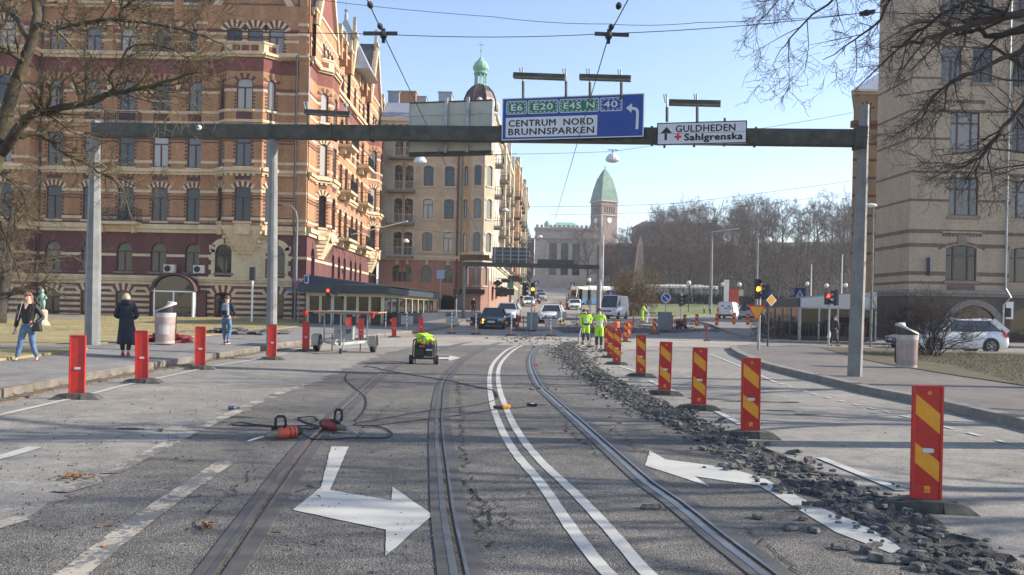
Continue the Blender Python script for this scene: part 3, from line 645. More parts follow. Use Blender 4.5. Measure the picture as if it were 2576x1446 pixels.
# corner pilaster and plinth of the bay
WF.box(b, -.75, 0.0, Zc1 + .6, Zeav + .6, o_b, o_b + .18, ORB)
for z in (zf_(557), zf_(489), zf_(415), zf_(346), zf_(315), zf_(290), zf_(240), zf_(152)): WF.box(b, -.8, .03, z, z + .2, o_b, o_b + .22, CREAM)
# ---- side along the street
SL = 33.0
sc_cols = [9.5, 12.0, 14.5, 17.6, 20.0, 22.6]
s_ops = rows(sc_cols, 1.15) + rows([2.0, 28.3], 1.2, (0, 1))
red_wall(b, WS, 0, SL, s_ops, 0)
bow(b, WS, 4.6, 2.6, 1.0, 0); bow(b, WS, 28.6, 2.6, 1.0, 0)
for gc, gw in ((4.4, 8.2), (28.4, 8.0), (16.2, 4.4)):
    za = Zeav + gw * .8
    WS.poly(b, [(gc - gw / 2, Zeav - 1), (gc + gw / 2, Zeav - 1), (gc, za)], -.2, .22, ORB if gw < 5 else PINK)
    for s in (-1, 1):
        for k in range(18):
            t0, t1 = k / 18, (k + .97) / 18; e = gc + s * gw / 2
            WS.poly(b, [(e + (gc - e) * t0, Zeav - 1 + (za - Zeav + 1) * t0), (e + (gc - e) * t1, Zeav - 1 + (za - Zeav + 1) * t1), (e + (gc - e) * t1 - s * .5, Zeav - 1 + (za - Zeav + 1) * t1), (e + (gc - e) * t0 - s * .5, Zeav - 1 + (za - Zeav + 1) * t0)], .0, .5, CREAM)
    tr_ = [(gc + k * 1.5, r5[0], 1.05, r5[1] - r5[0], .3, 'two', FRM, GL) for k in ((-1, 0, 1) if gw > 5 else (0,))]
    facade(b, WS, red_b, gc - gw / 2, gc + gw / 2, Zc3, Zeav + .3, tr_, ORB, [], .2, .32); jambs(b, WS, tr_, DBR, .32)
    for p in tr_: hood(b, WS, p[0], p[1] + p[3] - .3, p[2], .3, DBR, CREAM, 11, .5, .32)
    bands(b, WS, gc - gw / 2, gc + gw / 2, [zf_(95), zf_(112), zf_(60)], CREAM, tr_, .2, .32)
    WS.poly(b, [(gc - .16, za), (gc + .16, za), (gc, za + 1.6)], 0, .3, CREAM)
cornice(b, WF, aL, aR, Zeav - .2, .4, .4, CREAM, .6, ORB); cornice(b, WS, 0, SL, Zeav - .2, .4, .4, CREAM, .6, ORB)
for W, aa in ((WS, (8.7, 10.7, 13.2, 18.8, 21.3, 23.9, 32.6)), (WF, [(cols[k] + cols[k + 1]) / 2 for k in (0, 1, 3)])):       # pinnacles along the eaves
    for a in aa:
        W.box(b, a - .28, a + .28, Zeav - 1.2, Zeav + .7, .05, .6, ORB); W.box(b, a - .36, a + .36, Zeav + .7, Zeav + .95, -.02, .68, CREAM)
        W.poly(b, [(a - .25, Zeav + .95), (a + .25, Zeav + .95), (a + .06, Zeav + 1.9), (a - .06, Zeav + 1.9)], .1, .56, CREAM)
# blind back sides
far = WS.p(SL, 0); b.face([(far[0], far[1], ZB), (far[0] - 14, far[1], ZB), (far[0] - 14, far[1], Zeav), (far[0], far[1], Zeav)], ORB)
b.build('wall', red_b)
# pilaster strips between the upper windows (they catch the sun on their right sides)
for k in range(4):
    b = MB(); a = (cols[k] + cols[k + 1]) / 2
    WF.box(b, a - .2, a + .2, Zc3 + .5, r5[1] + .1, .03, .2, ORB); WF.box(b, a - .26, a + .26, r5[1] + .1, r5[1] + .5, .03, .28, CREAM); WF.box(b, a - .24, a + .24, zf_(112), zf_(108), .03, .24, CREAM)
    WF.box(b, a - .16, a + .16, r4[1] - .3, r4[1] + .9, .03, .14, ORB); WF.poly(b, [(a - .22, r4[1] - .35), (a + .22, r4[1] - .35), (a + .1, r4[1] - .8), (a - .1, r4[1] - .8)], .03, .22, CREAM)
    b.build('pilaster', red_b)
b = MB()     # roofs: mansard slopes, dormer line, the steep spire of the stair tower
xl = RX - 56; yb = Y0 + SL
P = lambda x, y, z: (x, y, z)
rh = Zeav + 5; sb = 3.4
b.face([P(xl, Y0 - .3, Zeav + .2), P(RX, Y0 - .3, Zeav + .2), P(RX - sb, Y0 + sb, rh), P(xl, Y0 + sb, rh)], slate)
b.face([P(RX + .1, Y0 - .2, Zeav + .2), P(RX + .1, yb, Zeav + .2), P(RX - sb, yb, rh), P(RX - sb, Y0 + sb, rh)], slate)
b.face([P(xl, Y0 + sb, rh), P(RX - sb, Y0 + sb, rh), P(RX - sb, yb, rh), P(xl, yb, rh)], slate)
for gc, gw in ((4.4, 8.2), (28.4, 8.0)):
    za = Zeav + gw * .8; b.face([WS.p(gc - gw / 2, Zeav - 1, 0), WS.p(gc, za, 0), WS.p(gc, za, -5), WS.p(gc - gw / 2, Zeav - 1, -5)], slate); b.face([WS.p(gc + gw / 2, Zeav - 1, 0), WS.p(gc, za, 0), WS.p(gc, za, -5), WS.p(gc + gw / 2, Zeav - 1, -5)], slate)
b.face([WF.p(gl_, Zeav - 1, .1), WF.p(gm_, zap, .1), WF.p(gm_, zap, -6), WF.p(gl_, Zeav - 1, -6)], slate); b.face([WF.p(gr, Zeav - 1, .1), WF.p(gm_, zap, .1), WF.p(gm_, zap, -6), WF.p(gr, Zeav - 1, -6)], slate)
b.build('roof', red_b)
b = MB(); sp = at(868, 150, 82); zt = at(866, 48, 82).z; w_ = 2.5
b.hexa([(sp.x - w_, 79.5, Zeav), (sp.x + w_ + .4, 79.5, Zeav), (sp.x + w_ + .4, 85, Zeav), (sp.x - w_, 85, Zeav)] + [(sp.x - .12, 82, zt), (sp.x + .12, 82, zt), (sp.x + .12, 82.2, zt), (sp.x - .12, 82.2, zt)], ZINC)
b.lathe([(.14, 0), (.2, .5), (.1, .9), (.22, 1.1), (.05, 1.3), (.02, 3.2)], 8, ZINC, (sp.x, 82.1, zt - .2)); b.box(sp.x - .3, sp.x + .3, 79.2, 80.8, Zeav + 3.2, Zeav + 4, ZINC)
b.build('spire', red_b)
b = MB(); b.tube([WF.p(-.85, Zeav + .5, o_b + .15), WF.p(-.85, Zc3 + .6, o_b + .15), WF.p(-.85, Zc3, o_b + .45), WF.p(-.85, Zc1 + .8, o_b + .45), WF.p(-.85, Zc1, o_b + .2), WF.p(-.85, ZB, o_b + .2)], .075, 6, DOWN); b.build('downpipe', red_b)
b = MB(); b.tube([WF.p(aL + .3, Zeav, .16), WF.p(aL + .3, ZB, .16)], .075, 6, DOWN); b.build('downpipe', red_b)
b = MB(); a = xf(318, 285); 
balcony(red_b, WF, xf(316, 280), Zc2 + 3.55, 2.6, .8, IRON, CREAM, vine=30); balcony(red_b, WF, xf(302, 560), Zc1t + .25, 3.4, 1.0, IRON, CREAM, vine=60)
for zz, a in ((Zc1t + .25, 12.2), (Zc1t + .25, 21), (Zc2 + .5, 12.2), (Zc2 + .5, 21), (Zc2 + 4.2, 21), (Zc2 + 4.6, 12.2)): balcony(red_b, WS, a, zz, 4.2 if zz < 9 else 3.2, 1.25, IRON, CREAM, vine=40)
# glazed porch with barrel roof, wall unit
b = MB(); pa = xf(452, 760); pz = ZB
porch = MB(); WF.box(porch, pa - 1.5, pa - 1.4, pz, pz + 2.5, .05, 1.2, white); WF.box(porch, pa + 1.4, pa + 1.5, pz, pz + 2.5, .05, 1.2, white)
WF.box(porch, pa - 1.4, pa + 1.4, pz + 2.2, pz + 2.3, 1.1, 1.2, white); WF.box(porch, pa - .05, pa + .05, pz, pz + 2.2, 1.12, 1.2, white); WF.box(porch, pa - 1.4, pa + 1.4, pz, pz + .5, 1.12, 1.18, FRM); WF.box(porch, pa - 1.4, pa + 1.4, pz + 1.0, pz + 1.08, 1.12, 1.2, FRM)
WF.box(porch, pa + 1.5, pa + 2.2, pz, pz + 2.4, .05, .6, FRM)
po = porch.build('porch', red_b)
g = MB(); WF.box(g, pa - 1.4, pa + 1.4, pz + .5, pz + 2.2, 1.13, 1.15, GL); arc = [(pa + 1.4 * math.cos(t), pz + 2.3 + 1.1 * math.sin(t)) for t in [math.pi * k / 14 for k in range(15)]]; WF.poly(g, arc, 1.1, 1.14, GL); g.build('pane', po)
rf = MB(); n = 14
for k in range(n):
    t0, t1 = math.pi * k / n, math.pi * (k + 1) / n; q = [(pa + r_ * math.cos(t), pz + 2.3 + r_ * .8 * math.sin(t)) for r_, t in ((1.5, t0), (1.68, t0), (1.68, t1), (1.5, t1))]; WF.poly(rf, q, .05, 1.45, DBR)
rf.build('porch_roof', po)
for a in (xf(431, 680), xf(505, 680)):
    b = MB(); WF.box(b, a - .42, a + .42, zf_(690), zf_(670), .1, .45, offw)
    c = WF.p(a - .12, zf_(680), .46); b.disc(c, .24, 14, black, 'y', .03); b.build('air_conditioner', red_b)
bl = MB(); WF.box(bl, xf(722, 725), xf(757, 725), zf_(729), zf_(722), o_b + .04, o_b + .07, signblue); sg = bl.build('street_sign', red_b)
tm = text_mesh('Linnéplatsen 12-14', xf(724, 725) + RX, xf(755, 725) + RX, zf_(728), zf_(723.2), Y0 - o_b - .076, signwhite, 'lettering', sg)
# ---------------------------------------------------------------- beige building further down the street
Y1 = 95.0; bx0 = at(978, 500, Y1).x; bx1 = at(1160, 500, Y1).x; bx2 = at(1238, 500, Y1).x
bei = T('apartment_building', 'beige plastered apartment building with salmon ground floor and domed corner turret', 'building')
WB = Wall(bx0, Y1, 1, 0)
def zb(v, u=1100): return at(u, v, Y1).z
def xb(u, v=500): return at(u, v, Y1).x - bx0
BR = [(zb(468), zb(417)), (zb(550), zb(500)), (zb(632), zb(584)), (zb(385), zb(340))]; roofz = zb(302); gb = .9
def bops(cols, w, arch=True, st='two', low=True):
    o = []
    for a in cols:
        for z0, z1 in BR: o.append((a, z0, w, z1 - z0, .22, st, FRG, GL))
        if low: o.append((a, zb(711), w * 1.0, zb(668) - zb(711), w / 2 - .02, st, FRG, GLD))
    return o
b = MB(); c0 = [xb(1077), xb(1130)]; c1 = [xb(1003), xb(1028)]
bo = bops(c0, 1.15)
for a in c1: bo += [(a, z0 - .6, 1.05, z1 - z0 + .6, .22, 'two', FRG, GLD) for z0, z1 in BR] + [(a, zb(711), 1.1, zb(668) - zb(711), .52, 'two', FRG, GLD)]
bo += [(xb(1128), gb + .1, 1.9, 2.3, .5, 'single', FRG, GLD), (xb(1072), gb + .1, 1.9, 2.3, .5, 'single', FRG, GLD)]
facade(b, WB, bei, -1, bx1 - bx0, gb - .5, roofz, bo, BEIGE, [(gb - .5, zb(652), ROSE)], .25)
cornice(b, WB, -1, bx1 - bx0, zb(655), .5, .3, BEIGE2); cornice(b, WB, -1, bx1 - bx0, roofz - .6, .7, .6, BEIGE2, .8); bands(b, WB, -1, bx1 - bx0, [zb(635)], BEIGE2, bo, .14); bands(b, WB, -1, bx1 - bx0, [zb(693)], ROSE, bo, .25, 0, .08)
for p in bo:
    if p[1] > zb(652):
        hood(b, WB, p[0], p[1] + p[3] - .22, p[2], .22, BEIGE2, BEIGE2, 7, .42, 0, .07); WB.box(b, p[0] - p[2] / 2 - .14, p[0] + p[2] / 2 + .14, p[1] - .18, p[1] - .01, .005, .14, BEIGE2)
        for s in (-1, 1): WB.box(b, p[0] + s * (p[2] / 2 + .09) - .09, p[0] + s * (p[2] / 2 + .09) + .09, p[1], p[1] + p[3] - .25, .004, .05, BEIGE2)
    elif p[1] > 3: hood(b, WB, p[0], p[1] + p[3] - p[2] / 2, p[2], p[2] / 2, ROSE, ROSE, 11, .42, 0, .09); WB.box(b, p[0] - .13, p[0] + .13, p[1] + p[3] + .1, p[1] + p[3] + .75, .005, .16, BEIGE2)
# turret: bow of three facets on the corner, from the first floor to the dome
tc = (bx1 + bx2) / 2 + .15; tr = (bx2 - bx1) / 2
def turret(b, z0, z1, r, m, wins):
    P8 = [(tc + r * math.cos(t) * 1.0, Y1 + .6 + r * math.sin(t)) for t in [math.radians(-180 + 0), math.radians(-112), math.radians(-68), math.radians(-22), math.radians(30)]]
    for (x0, y0), (x1, y1) in zip(P8, P8[1:]):
        w_ = Wall(x0, y0, x1 - x0, y1 - y0); ln = math.hypot(x1 - x0, y1 - y0); op = [(ln / 2, a, min(.8, ln * .55), c - a, .18, 'single', FRG, GL) for a, c in wins] if ln > .8 else []
        facade(b, w_, bei, 0, ln, z0, z1, op, m, [], .18)
        cornice(b, w_, -.05, ln + .05, z1 - .25, .3, .25, BEIGE2); w_.box(b, -.03, ln + .03, z0, z0 + .35, .0, .14, BEIGE2)
        for p in op: hood(b, w_, p[0], p[1] + p[3] - .18, p[2], .18, BEIGE2, BEIGE2, 7, .3, 0, .05); w_.box(b, p[0] - p[2] / 2 - .1, p[0] + p[2] / 2 + .1, p[1] - .15, p[1] - .01, .004, .1, BEIGE2)
turret(b, zb(640), roofz + .9, tr + .25, BEIGE, BR)
turret(b, gb - .5, zb(655), tr - .25, ROSE, [(zb(716), zb(668))])
WB.box(b, xb(1162), xb(1225), zb(737), zb(726), .02, .5 + tr * .4, black)       # dark shop awning board
# street side running away up the hill
WBs = Wall(bx2 - .2, Y1 + 1.5, .045, 1); so_ = []
for k in range(11):
    a = 4 + k * 4.2
    so_ += [(a, z0 - .1, 1.15, z1 - z0 + .1, .2, 'two', FRG, GL) for z0, z1 in BR] + [(a, zb(711), 1.3, 2.2, .3, 'single', FRG, GLD)]
facade(b, WBs, bei, 0, 48, gb - .5, roofz + 1.5, so_, BEIGE2, [(gb - .5, zb(700), ROSE)], .12)
cornice(b, WBs, 0, 48, zb(655), .5, .4, BEIGE2); cornice(b, WBs, 0, 48, roofz + .6, .9, .6, BEIGE2, .8)
for k in (3, 6, 9):     # bay shafts
    a = 4 + k * 4.2 + 2.1; WBs.box(b, a - .7, a + .7, zb(640), roofz + 2.6, 0, .7, BEIGE2); WBs.poly(b, [(a - .8, roofz + 2.6), (a + .8, roofz + 2.6), (a, roofz + 4.4)], 0, .7, BEIGE2)
b.build('wall', bei)
for z0, z1 in BR:
    balcony(bei, WB, xb(1011), z0 - .65, 3.0, 1.2, plain('pale grey rail', (.35, .4, .38), .5) if z0 == BR[0][0] else bpy.data.materials['pale grey rail'], STONEB, corb=False)
    for a in (4, 16.6, 29.2, 41.8): balcony(bei, WBs, a, z0 - .3, 2.6, 1.2, IRON, STONEB, corb=False)
b = MB(); b.tube([WB.p(bx1 - bx0 - .35, roofz, .18), WB.p(bx1 - bx0 - .35, gb, .18)], .11, 6, plain('rusty downpipe', (.10, .055, .04), .6)); b.build('downpipe', bei)
b = MB(); q = lambda x, y, z: (x, y, z)
b.face([q(bx0 - 1, Y1 - .5, roofz), q(bx1, Y1 - .5, roofz), q(bx1, Y1 + 3, roofz + 2.6), q(bx0 - 1, Y1 + 3, roofz + 2.6)], ZINC); b.face([q(bx0 - 1, Y1 + 3, roofz + 2.6), q(bx1 + 3, Y1 + 3, roofz + 2.6), q(bx1 + 3, Y1 + 50, roofz + 2.6), q(bx0 - 1, Y1 + 50, roofz + 2.6)], ZINC)
b.build('roof', bei)
for u0, u1, v0, v1, m, Y_ in ((976, 1004, 258, 231, ZINC, 100), (1004, 1046, 260, 231, ORB, 101), (1046, 1072, 262, 244, ZINC, 102), (1103, 1136, 258, 233, ZINC, 99)):
    b = MB(); p0 = at(u0, v0, Y_); p1 = at(u1, v1, Y_); b.box(p0.x, p1.x, Y_, Y_ + 2.5, roofz + .5, p1.z, m); b.box(p0.x - .1, p1.x + .1, Y_ - .1, Y_ + 2.6, p1.z, p1.z + .12, ZINC); b.build('chimney', bei)
BRZ = M('brown copper dome', (.075, .05, .042), .5, .25, 3, metal=.3)
b = MB(); dz = roofz + .9; rr = tr + .15; zt0 = at(1203, 212, Y1).z; hh = zt0 - dz
b.lathe([(rr * 1.12, -.1), (rr * 1.15, .15), (rr, .3), (rr * 1.02, hh * .3), (rr * .97, hh * .5), (rr * .8, hh * .74), (rr * .5, hh * .94), (rr * .42, hh)], 8, BRZ, (tc, Y1 + .6, dz), ph=math.pi / 8)
for k in range(8):
    t = 2 * math.pi * (k + .5) / 8; b.tube([(tc + r_ * math.cos(t), Y1 + .6 + r_ * math.sin(t), dz + z) for r_, z in ((rr * 1.02, .3), (rr * 1.04, hh * .3), (rr * .99, hh * .5), (rr * .82, hh * .74), (rr * .5, hh * .95))], .07, 5, BRZ)
    t = 2 * math.pi * k / 8; c = Vector((tc + rr * .97 * math.cos(t), Y1 + .6 + rr * .97 * math.sin(t), dz + .9)); b.ball(c, .42, .42, .62, BEIGE2, 8, 6)
dome = b.build('dome', bei)
b = MB(); zc = at(1203, 180, Y1).z; zo = at(1203, 137, Y1).z
for k in range(8): t = 2 * math.pi * k / 8; b.tube([(tc + .62 * math.cos(t), Y1 + .6 + .62 * math.sin(t), zt0 - .1), (tc + .62 * math.cos(t), Y1 + .6 + .62 * math.sin(t), zc)], .1, 6, copper)
b.lathe([(.78, -.1), (.78, .08)], 12, copper, (tc, Y1 + .6, zt0)); h2 = zo - zc
b.lathe([(.8, -.12), (.82, 0), (.66, .05 * h2), (.9, .22 * h2), (.93, .36 * h2), (.75, .56 * h2), (.38, .76 * h2), (.12, .92 * h2), (.05, h2), (.05, h2 + .5), (.14, h2 + .62), (.05, h2 + .75), (.02, h2 + 1.7)], 14, copper, (tc, Y1 + .6, zc))
b.bar((tc - .3, Y1 + .6, zo + 1.3), (tc + .3, Y1 + .6, zo + 1.3), .06, .06, copper); b.build('cupola', dome)
# ---------------------------------------------------------------- houses further up the same side
def row_house(lbl, a0, ln, wall, trim, h, X0, rot, bal):
    th = T('town_house', lbl, 'building'); W = Wall(X0, a0, rot, 1); b = MB(); g0 = f(a0) - .5; ops = []
    for k in range(int(ln / 3.6)):
        for r_ in range(5): ops.append((1.9 + k * 3.6, g0 + 4.6 + r_ * 3.6, 1.2, 2.0, .15, 'two', FRG, GL))
        ops.append((1.9 + k * 3.6, g0 + .8, 2.2, 2.4, .2, 'single', FRG, GLD))
    facade(b, W, th, 0, ln, g0, g0 + h, ops, wall, [(g0, g0 + 3.8, BEIGE)], .12); cornice(b, W, 0, ln, g0 + 3.8, .4, .3, trim); cornice(b, W, 0, ln, g0 + h - .5, .7, .6, trim, .8); bands(b, W, 0, ln, [g0 + 8, g0 + 11.6, g0 + 15.2], trim, ops, .2)
    q = W.p(0, 0); b.face([(q[0], q[1], g0), (q[0] - 12, q[1], g0), (q[0] - 12, q[1], g0 + h), (q[0], q[1], g0 + h)], wall)
    for k in (1, 4): W.box(b, k * 3.6 + .4, k * 3.6 + 1.6, g0 + 4, g0 + h + 1.5, 0, .8, trim)
    b.build('wall', th); r = MB(); e = W.p(ln, 0); r.face([(q[0] + .3, q[1], g0 + h), (e[0] + .3, e[1], g0 + h), (e[0] - 4, e[1], g0 + h + 4), (q[0] - 4, q[1], g0 + h + 4)], slate); r.build('roof', th)
    for k in range(0, int(ln / 3.6), 2):
        for r_ in range(bal): balcony(th, W, 1.9 + k * 3.6, g0 + 4.5 + r_ * 3.6, 2.8, 1.2, IRON, IRON if wall is ORB else STONEB, corb=False)
row_house('orange brick town house with dark balconies beyond the beige corner block', 145, 26, ORB, CREAM, 25, bx2 + 2.4, .05, 5)
row_house('pale plastered town house furthest up the street behind the orange one', 171.5, 40, BEIGE2, BEIGE2, 24, bx2 + 4.0, .05, 4)
# ---------------------------------------------------------------- glass pavilion restaurant in front of the red building
PF = M('pale yellow painted frame', (.55, .48, .27), .5, .08); PR = M('dark metal roof', (.035, .042, .05), .5, .2, 2); INT = M('dim interior', (.03, .025, .02), .9, .4, 1.5)
pav = T('restaurant_pavilion', 'low glazed restaurant pavilion with pale yellow frame and dark metal roof', 'pavilion')
py = 58.0; px0 = at(776, 760, py).x; px1 = at(962, 760, py).x; q3 = at(1112, 760, 82); pg = .45; ph_ = at(860, 737, py).z
pts = [(px0, py), (px1, py), (q3.x - .3, 80)]
b = MB(); roof = MB(); glass = MB()
for (x0, y0), (x1, y1), n in ((pts[0], pts[1], 6), (pts[1], pts[2], 9), ((px0 - .0, 66), pts[0], 2)):
    W = Wall(x0, y0, x1 - x0, y1 - y0); ln = math.hypot(x1 - x0, y1 - y0)
    W.box(b, 0, ln, pg - .3, pg + .55, 0, .1, PR); W.box(b, 0, ln, ph_ - .22, ph_, -.02, .12, PF)
    for k in range(n + 1): a = ln * k / n; W.box(b, a - .09, a + .09, pg, ph_ - .2, .0, .11, PF)
    W.box(glass, .1, ln - .1, pg + .55, ph_ - .22, .02, .04, GLP)
    if (y0 == py and y1 == py): W.box(roof, -.6, ln + .5, ph_, ph_ + .55, -.3, .55, PR)
    else: W.box(roof, .2, ln, ph_, ph_ + .45, -.3, .5, PR)
roof.hexa([(px0 - .5, py - .4, ph_ + .55), (px1 + .4, py - .4, ph_ + .55), (q3.x + .2, 80, ph_ + .5), (px0 - .3, 70, ph_ + .5), (px0 - .2, py + .2, ph_ + 1.25), (px1 - 1.2, py + .5, ph_ + .72), (q3.x - 1, 79, ph_ + .7), (px0 + .3, 69, ph_ + 1.3)], PR)
b.build('frame', pav); roof.build('roof', pav); glass.build('glazing', pav)
b = MB(); b.box(px0 + .3, px1 - .4, py + 2.5, py + 2.7, pg, ph_, INT); b.build('interior_wall', pav)
for k in range(5): b = MB(); b.box(px0 + 1 + k, px0 + 1.7 + k, py + 1, py + 1.6, pg, pg + .8, INT); b.build('table', pav)
# low black railing with planters in front of it
b = MB(); q = [Vector((px0 - .2, py - 1.6)), Vector((px1 + 1.3, py - 1.8)), Vector((q3.x + 1.2, 78))]
for A_, B_ in ((q[0], q[1]), (q[1], q[2])):
    n = int((B_ - A_).length / .16)
    for k in range(n): p_ = A_ + (B_ - A_) * k / n; b.bar((p_.x, p_.y, pg - .2), (p_.x, p_.y, pg + .85), .03, .03, IRON)
    for z in (pg + .1, pg + .85): b.bar((A_.x, A_.y, z), (B_.x, B_.y, z), .05, .05, IRON)
b.bar((q[1].x, q[1].y, pg + .4), (q[2].x, q[2].y, pg + .45), .06, .85, PR)
tag(b.build('railing_fence'), 'black iron railing around the terrace of the glazed restaurant pavilion', 'fence')
# ---------------------------------------------------------------- the buff brick building on the right
Y2 = 54.0
rb = T('brick_building', 'buff brick apartment building with thin brown bands at the right edge', 'building')
cx_ = at(2290, 500, Y2).x; ex = at(2205, 500, 58.5).x
def zr(v, u=2420): return at(u, v, Y2).z
def xr(u, v=500): return at(u, v, Y2).x - cx_
WR = Wall(cx_, Y2, 1, 0); WRl = Wall(ex, 58.6, cx_ - ex, Y2 - 58.6); topz = zr(-60) + 1.5; aE = xr(2536)
b = MB(); ro = []
for v0, v1, w in ((376, 281, 1.9), (542, 446, 1.9)): ro.append((xr(2424), zr(v0), w, zr(v1) - zr(v0), 0, 'three', FRM, GL))
ro.append((xr(2418, 660), zr(706), 2.0, zr(616) - zr(706), .22, 'three', FRM, GLD))
for v0, v1 in ((206, 115), (40, -50)): ro += [(xr(2394, 160), zr(v0), 1.3, zr(v1) - zr(v0), 0, 'two', FRM, GL), (xr(2472, 160), zr(v0), 1.3, zr(v1) - zr(v0), 0, 'two', FRM, GL)]
ro.append((xr(2448, 800), zr(830), 3.0, zr(768) - zr(830), .9, 'single', FRM, GLD))
LZ = zr(738)
facade(b, WR, rb, 0, aE, -.3, topz, ro, BUFF, [(-.3, LZ, GROUNDST)], .2)
ln = math.hypot(cx_ - ex, 4.6); facade(b, WRl, rb, 0, ln, -.3, topz, [], BUFF, [(-.3, LZ, GROUNDST)], .2)
for v, h in ((716, .18), (694, .25), (623, .25), (588, .25), (508, .16), (437, .16), (353, .16), (282, .16), (200, .14), (60, .16)):
    bands(b, WR, 0, aE, [zr(v)], BUFFD, ro, h, 0, .012); WRl.box(b, 0, ln, zr(v), zr(v) + h, 0, .012, BUFFD)
cornice(b, WR, -.1, aE, LZ - .2, .4, .25, STONE); cornice(b, WRl, 0, ln + .1, LZ - .2, .4, .25, STONE)
for p in ro:
    if p[1] > LZ:
        WR.box(b, p[0] - p[2] / 2 - .12, p[0] + p[2] / 2 + .12, p[1] - .2, p[1] - .01, .005, .12, STONE)
        for k in range(12 if p[2] > 1.5 else 0): x = p[0] - 1.2 + 2.4 * k / 11; WR.box(b, x - .06, x + .06, p[1] + p[3] + .55, p[1] + p[3] + .75, .0, .06, BUFFD)
        if p[2] > 1.5: WR.box(b, p[0] - 1.3, p[0] + 1.3, p[1] + p[3] + .76, p[1] + p[3] + .86, 0, .07, BUFF)
p = ro[2]; hood(b, WR, p[0], p[1] + p[3] - .22, p[2] + .5, .3, BUFFD, BUFFD, 9, .14, 0, .03); WR.box(b, p[0] - .28, p[0] + .28, p[1] + p[3] + .05, p[1] + p[3] + .62, .004, .08, STONE)
WR.box(b, p[0] - .9, p[0] + .9, p[1] - .8, p[1] - .3, .004, .05, BUFFD); p = ro[-1]; hood(b, WR, p[0], p[1] + p[3] - .9, 3.0, .9, STONE, STONE, 9, .4, 0, .07)
# next bay to the right, set back a little
WR2 = Wall(cx_ + aE, Y2 + .8, 1, 0); r2o = [(1.6 + k * 3, zr(v0) + .0, 1.9, zr(v1) - zr(v0), rs, 'three', FRM, GL) for k in range(4) for v0, v1, rs in ((376, 281, 0), (542, 446, 0), (706, 616, .2), (206, 115, 0), (40, -50, 0))] + [(1.9 + k * 3.2, -.1, 2.2, 2.6, .6, 'single', FRM, GLD) for k in range(3)]
facade(b, WR2, rb, 0, 16, -.3, topz, r2o, BUFF, [(-.3, LZ, GROUNDST)], .25); bands(b, WR2, 0, 16, [zr(v) for v in (694, 623, 588, 508, 437, 353, 282)], BUFFD, r2o, .2); cornice(b, WR2, 0, 16, LZ - .2, .4, .25, STONE)
WR.box(b, aE - .05, aE, -.3, topz, -.8, 0, BUFF)
q = WRl.p(0, 0); b.face([(q[0], q[1], -.3), (q[0] + 5, q[1] + 8, -.3), (q[0] + 5, q[1] + 8, topz), (q[0], q[1], topz)], BUFF)
b.face([(cx_ + 30, Y2 + 1, topz), (cx_, Y2, topz), (ex, 58.6, topz), (ex + 5, 66, topz), (cx_ + 30, 66, topz)], slate)
b.face([(q[0] + 5, 66, -.3), (cx_ + 30, 66, -.3), (cx_ + 30, 66, topz), (q[0] + 5, 66, topz)], BUFF)
b.build('wall', rb)
b = MB(); b.tube([WR.p(aE - .12, topz, .12), WR.p(aE - .12, LZ + .4, .12), WR.p(aE + .1, LZ - .2, .35), WR.p(aE - .25, LZ - .7, .15), WR.p(aE - .25, .2, .15)], .06, 6, steel); b.build('downpipe', rb)
b = MB(); WR2.box(b, .1, .7, zr(800), zr(756), .05, .45, white); WR2.box(b, .2, .55, zr(795), zr(772), .455, .47, black); b.build('wall_unit', rb)
b = MB(); a = xr(2330, 660); b.tube([WR.p(a, zr(694), .05), WR.p(a, zr(650), .05), WR.p(a, zr(650), .3)], .02, 5, black); WR.box(b, a - .06, a + .06, zr(696), zr(650), .25, .4, plain('furled blue flag', (.02, .03, .1), .8)); b.build('furled_flag', rb)
# ---------------------------------------------------------------- ochre building beyond it
ob = T('brick_building', 'narrow ochre brick building with zinc roof glimpsed behind the tall steel post', 'building')
Y3 = 78.0; ox0 = at(2143, 500, Y3).x; WO = Wall(ox0, Y3, 1, 0); WOs = Wall(ox0 + 6.2, Y3 + 14, -6.2, -14); b = MB()
zo_ = lambda v: at(2160, v, Y3).z
oz = zo_(232); oo = [(1.2, zo_(310), .9, zo_(262) - zo_(310), .42, 'single', FRG, GL)]
facade(b, WO, ob, 0, 6, .3, oz, oo, OCH, [(.3, 3.6, GROUNDST)], .2); facade(b, WOs, ob, 0, 14, .3, oz, [], OCH, [(.3, 3.6, GROUNDST)], .2)
for v in (640, 590, 545, 495, 450, 405, 365): bands(b, WO, 0, 6, [zo_(v)], DBR, (), .22); bands(b, WOs, 0, 14, [zo_(v)], DBR, (), .22)
cornice(b, WO, -.3, 6, zo_(322), .6, .5, PINK); cornice(b, WO, -.2, 6, oz - .2, .4, .4, CREAM); hood(b, WO, 1.2, zo_(262) - .42, .9, .42, DBR, OCH, 11, .3)
b.build('wall', ob); b = MB(); b.hexa([(ox0 - .5, Y3 - .5, oz), (ox0 + 8, Y3 - .5, oz), (ox0 + 8, Y3 + 14, oz), (ox0 + 5.9, Y3 + 14, oz), (ox0 + 4, Y3 + 3, oz + 3), (ox0 + 8, Y3 + 3, oz + 3), (ox0 + 8, Y3 + 10, oz + 3), (ox0 + 7, Y3 + 10, oz + 3)], ZINC); b.build('roof', ob)
